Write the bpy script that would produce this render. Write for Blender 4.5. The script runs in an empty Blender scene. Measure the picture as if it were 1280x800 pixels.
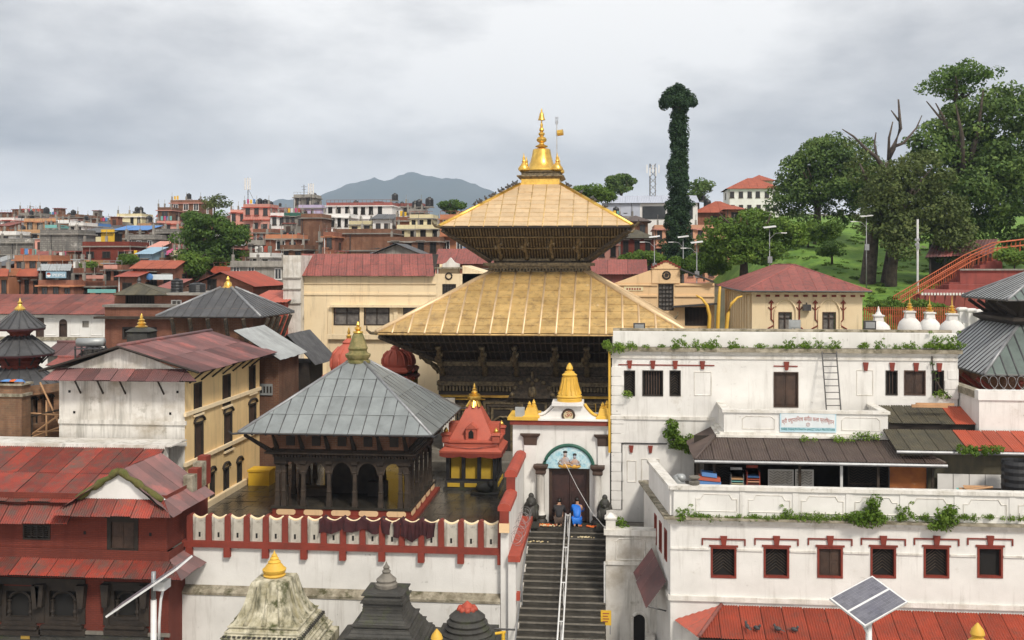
import bpy,math,random
import numpy as np
from mathutils import Vector,Matrix
R = math.radians
sc = bpy.context.scene
C = sc.collection
rng = random.Random(7)
# ---------------------------------------------------------------- camera
F,CX,HY,YAW,CAMZ = 1300.0,640.0,330.0,R(5.5),11.9
cd = bpy.data.cameras.new('camera')
cam = bpy.data.objects.new('camera',cd)
C.objects.link(cam)
cam.location = (0,0,CAMZ)
cam.rotation_euler = (R(90),0,YAW)
cd.sensor_width = 36
cd.lens = F/1280*36
cd.shift_y =-(400-HY)/1280
cd.clip_start = 0.5
cd.clip_end = 30000
sc.camera = cam
FW = Vector((-math.sin(YAW),math.cos(YAW),0))
RT = Vector((math.cos(YAW),math.sin(YAW),0))

def P(x,y,Y):
    """point of the place seen at photo pixel (x, y), standing on the plane at distance Y"""
    d = FW+RT*((x-CX)/F)+Vector((0,0,(HY-y)/F))
    t = Y/d.y
    return Vector((d.x*t,Y,CAMZ+d.z*t))
def PX(x,Y):return P(x,HY,Y).x
PZX = [640]
def PZ(y,Y,x=None):return P(PZX[0] if x is None else x,y,Y).z
# ---------------------------------------------------------------- sky, sun, exposure
SUN_EL,SUN_AZ,SKYX = 46,148,0.0
w = bpy.data.worlds.new('World'); sc.world = w; w.use_nodes = True
nt = w.node_tree; nt.nodes.clear()
def N(nt,typ,**kw):
    n = nt.nodes.new(typ)
    for k,v in kw.items():
        if k in n.inputs:n.inputs[k].default_value = v
        else:setattr(n,k,v)
    return n
def ln(nt,a,ao,b,bi):nt.links.new(a.outputs[ao],b.inputs[bi])
sky = N(nt,'ShaderNodeTexSky',sky_type='NISHITA',sun_disc=False,sun_elevation=R(SUN_EL),sun_rotation=R(SUN_AZ),air_density=1.0,dust_density=2.0)
tc = N(nt,'ShaderNodeTexCoord')
sep = N(nt,'ShaderNodeSeparateXYZ'); ln(nt,tc,'Generated',sep,0)
mx = N(nt,'ShaderNodeMath',operation='MAXIMUM'); ln(nt,sep,2,mx,0); mx.inputs[1].default_value = 0.0
mp = N(nt,'ShaderNodeMapping'); ln(nt,tc,'Generated',mp,0); mp.inputs['Scale'].default_value = (1.7,1.7,4.6); mp.inputs['Location'].default_value = (SKYX,2.0,0.3)
n1 = N(nt,'ShaderNodeTexNoise',Scale=1.0,Detail=9.0,Roughness=0.6,Distortion=0.1); ln(nt,mp,0,n1,'Vector')
cr = N(nt,'ShaderNodeValToRGB'); ln(nt,n1,'Fac',cr,0)
cr.color_ramp.elements[0].position = 0.40; cr.color_ramp.elements[0].color = (2.35,2.33,2.38,1)
cr.color_ramp.elements[1].position = 0.60; cr.color_ramp.elements[1].color = (6.0,5.85,5.65,1)
# low haze brightens the whole horizon ring of an overcast sky
hz = N(nt,'ShaderNodeMapRange'); ln(nt,mx,0,hz,0)
for k,v in (('From Min',0.0),('From Max',0.105),('To Min',1.0),('To Max',0.0)):hz.inputs[k].default_value = v
hm = N(nt,'ShaderNodeMix',data_type='RGBA'); ln(nt,hz,0,hm,0); ln(nt,cr,0,hm,6); hm.inputs[7].default_value = (14.5,13.7,12.8,1)
mixs = N(nt,'ShaderNodeMix',data_type='RGBA'); mixs.inputs[0].default_value = 0.965
ln(nt,sky,0,mixs,6); ln(nt,hm,2,mixs,7)
bg = N(nt,'ShaderNodeBackground',Strength=0.1); ln(nt,mixs,2,bg,0)
wo = N(nt,'ShaderNodeOutputWorld'); ln(nt,bg,0,wo,0)
sd = bpy.data.lights.new('sun','SUN'); sd.energy = 1.5; sd.angle = R(10); sd.color = (1,0.93,0.82)
so = bpy.data.objects.new('sun',sd); C.objects.link(so)
# sky sun_rotation runs clockwise from +Y; the lamp shines the other way
a = R(SUN_AZ); e = R(SUN_EL)
sdir = Vector((math.sin(a)*math.cos(e),math.cos(a)*math.cos(e),math.sin(e)))
so.rotation_euler = sdir.to_track_quat('Z','Y').to_euler(); so.location = sdir*200
sc.view_settings.view_transform = 'Standard'; sc.view_settings.look = 'None'
sc.view_settings.exposure = 1.0; sc.view_settings.gamma = 1; sc.view_settings.use_curve_mapping = False
sc.render.engine = 'CYCLES'
sc.cycles.use_denoising = True
sc.cycles.max_bounces = 6; sc.cycles.diffuse_bounces = 3; sc.cycles.volume_bounces = 0; sc.cycles.transparent_max_bounces = 6
sc.cycles.volume_step_rate = 4
# ---------------------------------------------------------------- materials
MATS = {}
def newmat(name):
    m = bpy.data.materials.new(name); m.use_nodes = True
    nt = m.node_tree; nt.nodes.clear()
    o = N(nt,'ShaderNodeOutputMaterial'); b = N(nt,'ShaderNodeBsdfPrincipled')
    ln(nt,b,0,o,0)
    MATS[name] = m
    return m,nt,b,o
def rgba(c):return (c[0],c[1],c[2],1)
def mixc(nt,fac,a,b,blend='MIX'):
    m = N(nt,'ShaderNodeMix',data_type='RGBA',blend_type=blend)
    for s,i in ((fac,0),(a,6),(b,7)):
        if isinstance(s,tuple) and hasattr(s[0],'outputs'):nt.links.new(s[0].outputs[s[1]],m.inputs[i])
        elif isinstance(s,(int,float)):m.inputs[i].default_value = s
        else:m.inputs[i].default_value = rgba(s)
    return (m,2)
def noise(nt,scale,detail=4,mapscale=None,coord=None,rough=0.6):
    n = N(nt,'ShaderNodeTexNoise',Scale=scale,Detail=detail,Roughness=rough)
    if mapscale:
        mp = N(nt,'ShaderNodeMapping'); mp.inputs['Scale'].default_value = mapscale
        nt.links.new(coord,mp.inputs[0]); nt.links.new(mp.outputs[0],n.inputs['Vector'])
    else:nt.links.new(coord,n.inputs['Vector'])
    return n
def ramp(nt,n,lo,hi,out='Fac'):
    r = N(nt,'ShaderNodeMapRange'); r.clamp = True
    nt.links.new(n.outputs[out],r.inputs[0])
    r.inputs[1].default_value = lo; r.inputs[2].default_value = hi
    return (r,0)
def vary(nt,col,rnd):
    oi = N(nt,'ShaderNodeObjectInfo')
    r = N(nt,'ShaderNodeMapRange'); ln(nt,oi,'Random',r,0); r.inputs[3].default_value = 1-rnd; r.inputs[4].default_value = 1+rnd
    vm = N(nt,'ShaderNodeVectorMath',operation='SCALE')
    if isinstance(col[0],(int,float)):vm.inputs[0].default_value = col
    else:nt.links.new(col[0].outputs[col[1]],vm.inputs[0])
    ln(nt,r,0,vm,'Scale'); return (vm,0)
def surf(name,c1,c2=None,scale=1.2,rough=0.85,metal=0.0,streak=None,blotch=None,bump=(25,0.15),rnd=0.0,spec=None,lohi=(0.35,0.65),blotch2=None):
    m,nt,b,o = newmat(name)
    co = N(nt,'ShaderNodeTexCoord').outputs['Object']
    col = tuple(c1)
    if c2 is not None:
        col = mixc(nt,ramp(nt,noise(nt,scale,6,None,co),*lohi),tuple(c1),tuple(c2))
    if streak:   # rain streaks running down: colour, amount, threshold
        n = noise(nt,1.0,5,(3.2,3.2,0.28),co,0.7)
        mk = ramp(nt,n,streak[2],streak[2]+0.22)
        ml = N(nt,'ShaderNodeMath',operation='MULTIPLY'); ln(nt,mk[0],0,ml,0); ml.inputs[1].default_value = streak[1]
        col = mixc(nt,(ml,0),col,tuple(streak[0]))
    for bl in (blotch,blotch2):
        if bl:       # colour, noise scale, lo, hi
            col = mixc(nt,ramp(nt,noise(nt,bl[1],8,None,co,0.68),bl[2],bl[3]),col,tuple(bl[0]))
    if rnd:col = vary(nt,col,rnd)
    if isinstance(col[0],(int,float)):b.inputs['Base Color'].default_value = rgba(col)
    else:nt.links.new(col[0].outputs[col[1]],b.inputs['Base Color'])
    b.inputs['Roughness'].default_value = rough; b.inputs['Metallic'].default_value = metal
    if spec is not None:b.inputs['Specular IOR Level'].default_value = spec
    if bump:
        n = noise(nt,bump[0],5,None,co)
        bp = N(nt,'ShaderNodeBump',Strength=bump[1],Distance=0.05)
        ln(nt,n,'Fac',bp,'Height'); ln(nt,bp,0,b,'Normal')
    return m
def brick(name,c1,c2,mortar,bw=0.24,bh=0.075,rough=0.9,blotch=None,msize=0.012):
    m,nt,b,o = newmat(name)
    co = N(nt,'ShaderNodeTexCoord').outputs['Object']
    s = N(nt,'ShaderNodeSeparateXYZ'); nt.links.new(co,s.inputs[0])
    ad = N(nt,'ShaderNodeMath',operation='ADD'); ln(nt,s,0,ad,0); ln(nt,s,1,ad,1)
    cb = N(nt,'ShaderNodeCombineXYZ'); ln(nt,ad,0,cb,0); ln(nt,s,2,cb,1)
    br = N(nt,'ShaderNodeTexBrick',Scale=1.0)
    br.inputs['Brick Width'].default_value = bw; br.inputs['Row Height'].default_value = bh; br.inputs['Mortar Size'].default_value = msize
    br.inputs['Color1'].default_value = rgba(c1); br.inputs['Color2'].default_value = rgba(c2); br.inputs['Mortar'].default_value = rgba(mortar)
    ln(nt,cb,0,br,'Vector')
    n = noise(nt,0.7,6,None,co)
    col = mixc(nt,ramp(nt,n,0.4,0.75),(br,0),tuple(x*0.55 for x in c1))
    if blotch:col = mixc(nt,ramp(nt,noise(nt,blotch[1],8,None,co,0.68),blotch[2],blotch[3]),col,tuple(blotch[0]))
    sk = ramp(nt,noise(nt,1.0,5,(1.6,1.6,0.16),co,0.7),0.48,0.72); col = mixc(nt,sk,col,tuple(x*0.6 for x in c2))
    col = vary(nt,col,0.2)
    nt.links.new(col[0].outputs[col[1]],b.inputs['Base Color'])
    b.inputs['Roughness'].default_value = rough
    bp = N(nt,'ShaderNodeBump',Strength=0.5,Distance=0.02); ln(nt,br,'Fac',bp,'Height'); bp.invert = True; ln(nt,bp,0,b,'Normal')
    return m
def leafmat(name,c1,c2,tr=0.3):
    m,nt,b,o = newmat(name)
    oi = N(nt,'ShaderNodeNewGeometry')
    co = N(nt,'ShaderNodeTexCoord').outputs['Object']
    r = mixc(nt,(oi,'Random Per Island'),tuple(c1),tuple(c2))
    r = mixc(nt,ramp(nt,noise(nt,0.35,3,None,co),0.35,0.7),r,tuple(x*0.62 for x in c1))
    nt.links.new(r[0].outputs[r[1]],b.inputs['Base Color'])
    b.inputs['Roughness'].default_value = 0.7; b.inputs['Specular IOR Level'].default_value = 0.25
    t = N(nt,'ShaderNodeBsdfTranslucent'); nt.links.new(r[0].outputs[r[1]],t.inputs[0])
    ms = N(nt,'ShaderNodeMixShader'); ms.inputs[0].default_value = tr
    ln(nt,b,0,ms,1); ln(nt,t,0,ms,2); ln(nt,ms,0,o,0)
    return m
dirt = (0.10,0.085,0.06)
surf('white_plaster',(0.78,0.765,0.735),(0.66,0.645,0.615),0.6,0.9,streak=((0.27,0.24,0.20),0.42,0.54),blotch=((0.42,0.37,0.30),0.8,0.62,0.84),blotch2=((0.14,0.12,0.095),2.4,0.65,0.78))
surf('old_white',(0.72,0.70,0.66),(0.56,0.53,0.48),0.9,0.92,streak=((0.15,0.14,0.115),0.62,0.50),blotch=((0.16,0.14,0.10),1.1,0.60,0.76),blotch2=((0.38,0.33,0.26),0.5,0.52,0.7))
surf('white_trim',(0.76,0.74,0.70),(0.60,0.57,0.51),1.5,0.9,streak=((0.2,0.18,0.14),0.5,0.5),blotch=((0.14,0.12,0.09),3.0,0.62,0.78))
surf('grimy_white',(0.60,0.57,0.51),(0.44,0.41,0.35),1.6,0.92,streak=((0.09,0.08,0.065),0.85,0.47),blotch=((0.16,0.14,0.11),2.2,0.56,0.72))
surf('clean_white',(0.78,0.77,0.75),(0.68,0.66,0.63),0.6,0.8,streak=((0.35,0.32,0.28),0.3,0.55))
surf('yellow_plaster',(0.80,0.58,0.29),(0.73,0.52,0.26),0.8,0.9,streak=((0.3,0.22,0.13),0.45,0.52),blotch=((0.42,0.30,0.17),0.7,0.62,0.82))
surf('cream_plaster',(0.84,0.69,0.46),(0.78,0.62,0.40),0.5,0.9,streak=((0.32,0.24,0.15),0.5,0.54),blotch=((0.45,0.34,0.22),0.6,0.64,0.84))
surf('peach_plaster',(0.78,0.55,0.32),(0.72,0.50,0.28),0.5,0.9,streak=((0.3,0.2,0.12),0.4,0.54))
surf('gold',(0.60,0.405,0.165),(0.44,0.285,0.11),1.3,0.45,0.2,streak=((0.17,0.11,0.06),0.75,0.5),blotch=((0.30,0.20,0.09),0.5,0.58,0.80),blotch2=((0.62,0.56,0.46),1.1,0.66,0.74),bump=(9,0.14),rnd=0.11)
surf('gold_pale',(0.76,0.57,0.35),(0.66,0.48,0.28),1.2,0.5,0.45,streak=((0.42,0.30,0.18),0.5,0.52),bump=(9,0.12),rnd=0.08)
surf('gold_bright',(0.85,0.56,0.13),(0.60,0.36,0.08),3.0,0.35,0.8,bump=(14,0.1))
surf('gold_paint',(0.70,0.43,0.055),(0.58,0.34,0.04),2.0,0.55,0.0,bump=(20,0.1),blotch=((0.42,0.24,0.04),2.5,0.62,0.8))
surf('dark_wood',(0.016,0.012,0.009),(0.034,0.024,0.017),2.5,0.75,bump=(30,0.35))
surf('carved_wood',(0.095,0.072,0.048),(0.022,0.017,0.012),7.0,0.7,bump=(16,0.9))
surf('old_bronze',(0.23,0.175,0.095),(0.066,0.052,0.033),6.0,0.55,0.3,bump=(14,0.7))
surf('brown_wood',(0.075,0.042,0.028),(0.045,0.026,0.018),3.0,0.7,bump=(30,0.3),rnd=0.2)
surf('grey_wood',(0.062,0.043,0.030),(0.030,0.022,0.016),3.0,0.85,bump=(30,0.3))
surf('red_trim',(0.24,0.036,0.020),(0.17,0.028,0.017),1.8,0.75,streak=((0.10,0.03,0.02),0.4,0.5),blotch=((0.32,0.12,0.09),2.5,0.66,0.8))
surf('red_paint',(0.42,0.068,0.036),(0.34,0.055,0.032),1.2,0.65,streak=((0.2,0.05,0.035),0.45,0.48),blotch=((0.42,0.17,0.11),2.0,0.6,0.78))
surf('coral_paint',(0.50,0.115,0.07),(0.42,0.095,0.06),1.4,0.65,streak=((0.3,0.09,0.07),0.4,0.5))
surf('red_sheet',(0.32,0.048,0.028),(0.19,0.034,0.025),1.3,0.55,streak=((0.11,0.07,0.058),0.8,0.47),blotch=((0.105,0.07,0.058),1.1,0.48,0.64),blotch2=((0.20,0.10,0.05),3.0,0.6,0.72),rnd=0.35,bump=(20,0.1))
surf('bright_red_sheet',(0.37,0.062,0.03),(0.27,0.05,0.027),1.1,0.55,streak=((0.14,0.055,0.04),0.6,0.5),blotch=((0.15,0.07,0.05),1.2,0.58,0.75),rnd=0.14,bump=(20,0.1))
surf('orange_sheet',(0.44,0.085,0.04),(0.36,0.075,0.04),0.9,0.55,rnd=0.12,bump=(20,0.1))
surf('rose_sheet',(0.31,0.085,0.068),(0.23,0.068,0.055),0.8,0.6,streak=((0.09,0.052,0.046),0.8,0.48),rnd=0.16,bump=(20,0.1))
surf('rust_sheet',(0.26,0.075,0.055),(0.17,0.055,0.045),0.7,0.7,streak=((0.10,0.06,0.05),0.6,0.5),rnd=0.25,blotch=((0.10,0.055,0.05),0.5,0.5,0.7),bump=(20,0.1))
surf('plum_sheet',(0.20,0.085,0.08),(0.12,0.065,0.065),0.8,0.5,streak=((0.09,0.06,0.055),0.5,0.5),rnd=0.45,blotch=((0.33,0.10,0.085),0.5,0.55,0.7),bump=(20,0.1))
surf('brown_sheet',(0.105,0.075,0.062),(0.075,0.052,0.044),1.2,0.6,streak=((0.20,0.17,0.08),0.45,0.58),rnd=0.12,bump=(20,0.12))
surf('moss_sheet',(0.095,0.082,0.05),(0.06,0.055,0.04),1.5,0.75,streak=((0.14,0.12,0.07),0.5,0.5),rnd=0.15,bump=(25,0.2))
surf('grey_sheet',(0.29,0.315,0.315),(0.22,0.24,0.24),1.2,0.38,0.25,streak=((0.14,0.14,0.14),0.4,0.55),rnd=0.10,bump=(60,0.18),spec=0.5)
surf('dark_sheet',(0.085,0.085,0.088),(0.055,0.055,0.058),1.4,0.42,0.1,streak=((0.13,0.13,0.13),0.4,0.5),rnd=0.15,bump=(40,0.15))
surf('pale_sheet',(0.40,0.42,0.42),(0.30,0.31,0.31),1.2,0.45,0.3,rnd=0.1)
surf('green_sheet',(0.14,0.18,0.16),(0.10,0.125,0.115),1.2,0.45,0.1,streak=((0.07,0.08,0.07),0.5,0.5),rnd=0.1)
surf('lead_rib',(0.045,0.045,0.048),(0.07,0.07,0.072),3,0.5)
surf('wet_stone',(0.040,0.036,0.030),(0.075,0.068,0.055),0.9,0.22,bump=(9,0.2),rnd=0.3,spec=0.6)
surf('step_stone',(0.075,0.067,0.055),(0.036,0.033,0.027),1.7,0.45,streak=((0.018,0.017,0.015),0.6,0.48),blotch=((0.15,0.135,0.115),2.2,0.60,0.78),bump=(12,0.3),rnd=0.2)
surf('grey_stone',(0.22,0.20,0.17),(0.13,0.12,0.10),1.5,0.8,streak=((0.07,0.06,0.05),0.5,0.5),bump=(14,0.4))
surf('dark_stone',(0.055,0.052,0.045),(0.026,0.025,0.022),2.0,0.6,bump=(12,0.5),blotch=((0.055,0.065,0.025),1.4,0.55,0.72))
surf('mossy_stone',(0.62,0.58,0.45),(0.30,0.27,0.17),1.8,0.9,streak=((0.045,0.045,0.022),0.9,0.47),blotch=((0.065,0.07,0.024),1.7,0.53,0.65),bump=(10,0.5))
surf('moss',(0.085,0.095,0.022),(0.15,0.12,0.04),3.0,1.0,bump=(18,0.8),blotch=((0.03,0.035,0.012),3.0,0.5,0.7))
surf('mossy_ledge',(0.40,0.36,0.28),(0.17,0.145,0.10),2.6,0.95,bump=(15,0.5),blotch=((0.07,0.065,0.03),2.0,0.52,0.66))
surf('mossy_bronze',(0.10,0.105,0.03),(0.30,0.24,0.10),2.4,0.7,0.1,bump=(10,0.4))
brick('brick_red',(0.22,0.042,0.024),(0.18,0.033,0.02),(0.12,0.028,0.018),0.24,0.075)
brick('brick_orange',(0.32,0.125,0.075),(0.25,0.095,0.058),(0.30,0.15,0.10),0.26,0.09)
brick('brick_brown',(0.25,0.11,0.06),(0.19,0.085,0.05),(0.24,0.17,0.12),0.26,0.10,blotch=((0.10,0.06,0.04),0.6,0.5,0.75))
brick('brick_ruin',(0.30,0.16,0.085),(0.20,0.105,0.065),(0.22,0.16,0.105),0.28,0.11,blotch=((0.10,0.075,0.05),0.8,0.5,0.72))
brick('block_grey',(0.28,0.265,0.24),(0.19,0.18,0.165),(0.13,0.12,0.11),0.55,0.28,blotch=((0.46,0.44,0.40),0.5,0.58,0.66),msize=0.03)
surf('concrete',(0.32,0.30,0.265),(0.20,0.185,0.165),0.9,0.92,rnd=0.2,streak=((0.09,0.085,0.075),0.6,0.48))
surf('paint_pink',(0.62,0.30,0.24),(0.54,0.26,0.21),0.6,0.85,streak=((0.3,0.17,0.14),0.4,0.52),rnd=0.2,blotch=((0.22,0.15,0.10),0.5,0.58,0.8))
surf('paint_salmon',(0.60,0.33,0.21),(0.54,0.29,0.19),0.6,0.85,streak=((0.28,0.17,0.12),0.4,0.52),rnd=0.2,blotch=((0.22,0.15,0.10),0.5,0.58,0.8))
surf('paint_orange',(0.46,0.195,0.10),(0.39,0.16,0.085),0.6,0.85,streak=((0.26,0.11,0.05),0.4,0.52),rnd=0.2,blotch=((0.22,0.15,0.10),0.5,0.58,0.8))
surf('paint_tan',(0.56,0.33,0.17),(0.47,0.27,0.14),0.6,0.88,streak=((0.24,0.15,0.09),0.45,0.5),rnd=0.2,blotch=((0.22,0.15,0.10),0.5,0.58,0.8))
surf('paint_cream',(0.72,0.64,0.40),(0.66,0.58,0.36),0.6,0.85,streak=((0.34,0.28,0.18),0.4,0.54),rnd=0.2,blotch=((0.22,0.15,0.10),0.5,0.58,0.8))
surf('paint_lavender',(0.48,0.42,0.58),(0.42,0.37,0.52),0.6,0.85)
surf('paint_blue',(0.10,0.25,0.55),(0.08,0.20,0.46),0.8,0.6)
surf('paint_skyblue',(0.30,0.45,0.56),(0.24,0.37,0.47),0.8,0.6)
surf('paint_teal',(0.18,0.45,0.42),(0.15,0.38,0.36),0.8,0.6)
surf('paint_yellow',(0.75,0.46,0.03),(0.66,0.40,0.03),1.5,0.6)
surf('ochre_wall',(0.55,0.36,0.03),(0.45,0.29,0.03),1.5,0.7)
surf('paint_magenta',(0.52,0.07,0.19),(0.42,0.06,0.15),0.8,0.6)
surf('paint_bluegrey',(0.45,0.48,0.56),(0.40,0.43,0.50),0.6,0.7)
surf('tile_roof',(0.38,0.10,0.055),(0.28,0.075,0.045),1.2,0.85,bump=(6,0.6))
surf('orange_rail',(0.46,0.105,0.035),(0.36,0.085,0.03),1.5,0.6)
surf('red_wall',(0.30,0.07,0.055),(0.22,0.055,0.045),0.8,0.85,streak=((0.10,0.04,0.035),0.5,0.5))
surf('glass',(0.018,0.02,0.024),(0.045,0.05,0.055),0.5,0.25,spec=0.35,bump=None)
surf('curtain',(0.22,0.20,0.18),(0.10,0.09,0.085),2.5,0.5)
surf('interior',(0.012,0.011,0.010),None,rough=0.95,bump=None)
surf('black_plastic',(0.012,0.012,0.014),(0.022,0.022,0.024),2,0.45)
surf('white_metal',(0.72,0.72,0.72),(0.62,0.62,0.61),3,0.4)
surf('grey_metal',(0.30,0.31,0.32),(0.22,0.22,0.23),3,0.45,0.4)
surf('steel',(0.55,0.56,0.58),(0.4,0.41,0.42),3,0.3,0.8)
surf('dark_metal',(0.05,0.05,0.055),(0.08,0.075,0.07),3,0.5,0.3)
surf('rusty_plate',(0.38,0.13,0.035),(0.26,0.085,0.03),2.5,0.8,blotch=((0.40,0.26,0.16),1.6,0.58,0.7))
surf('maroon_cloth',(0.060,0.014,0.016),(0.035,0.011,0.014),3.0,0.95,bump=(60,0.3))
surf('door_wood',(0.060,0.026,0.022),(0.035,0.018,0.016),3.5,0.5,bump=(26,0.25))
surf('mural_blue',(0.28,0.55,0.66),(0.62,0.76,0.78),5.5,0.6,blotch=((0.06,0.14,0.25),8.0,0.58,0.68))
surf('mural_skin',(0.50,0.30,0.18),(0.30,0.38,0.48),4,0.6)
surf('mural_gold',(0.68,0.40,0.06),(0.55,0.25,0.05),9,0.6)
surf('dark_green_paint',(0.02,0.11,0.075),(0.018,0.085,0.06),3,0.5)
surf('jacket_blue',(0.015,0.18,0.68),(0.012,0.13,0.55),4,0.55,bump=(12,0.3))
surf('jacket_black',(0.018,0.018,0.022),(0.03,0.028,0.03),5,0.8,bump=(14,0.3))
surf('trousers_brown',(0.09,0.06,0.045),(0.06,0.042,0.034),5,0.85)
surf('skin',(0.46,0.26,0.16),(0.40,0.22,0.14),5,0.6)
surf('hair',(0.012,0.010,0.009),None,rough=0.5)
surf('sign_white',(0.72,0.76,0.78),(0.62,0.68,0.70),3,0.6)
surf('sign_blue',(0.50,0.68,0.76),(0.42,0.60,0.70),2.0,0.6)
surf('letter_red',(0.36,0.07,0.04),None,bump=None)
surf('letter_teal',(0.03,0.25,0.24),None,bump=None)
surf('letter_white',(0.8,0.8,0.8),None,bump=None)
surf('letter_maroon',(0.30,0.06,0.04),None,bump=None)
surf('solar_cell',(0.11,0.11,0.14),(0.15,0.15,0.175),1.5,0.3,spec=0.6,bump=None,rnd=0.15)
surf('bark',(0.085,0.065,0.048),(0.035,0.028,0.022),2.5,0.95,bump=(9,0.9))
surf('dead_bark',(0.11,0.085,0.07),(0.045,0.035,0.03),2.5,0.95,bump=(9,0.8))
surf('grass',(0.15,0.27,0.028),(0.075,0.165,0.02),0.5,0.95,blotch=((0.20,0.30,0.05),0.3,0.5,0.66),bump=(4,1.0),blotch2=((0.05,0.10,0.016),1.4,0.56,0.7))
surf('town_ground',(0.16,0.13,0.09),(0.09,0.10,0.045),0.12,0.95,bump=(3,0.5))
surf('ghat_stone',(0.20,0.18,0.15),(0.12,0.11,0.09),0.7,0.6,bump=(6,0.3))
surf('river',(0.06,0.06,0.04),(0.045,0.048,0.035),0.2,0.12,bump=(2.5,0.25))
surf('hill_forest',(0.035,0.055,0.030),(0.065,0.075,0.042),0.006,0.95,bump=(0.02,0.6))
surf('flower_orange',(0.75,0.25,0.02),(0.55,0.06,0.04),9,0.8)
surf('flower_white',(0.75,0.68,0.5),(0.6,0.45,0.2),12,0.8)
leafmat('leaf_deep',(0.065,0.125,0.030),(0.20,0.285,0.07),0.2)
leafmat('leaf_mid',(0.065,0.135,0.026),(0.16,0.25,0.048),0.25)
leafmat('leaf_light',(0.10,0.19,0.028),(0.20,0.29,0.05),0.3)
leafmat('leaf_weed',(0.12,0.23,0.025),(0.26,0.36,0.06),0.3)
leafmat('leaf_ivy',(0.026,0.060,0.026),(0.055,0.10,0.036),0.15)
leafmat('leaf_olive',(0.085,0.125,0.034),(0.19,0.225,0.075),0.22)
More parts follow.
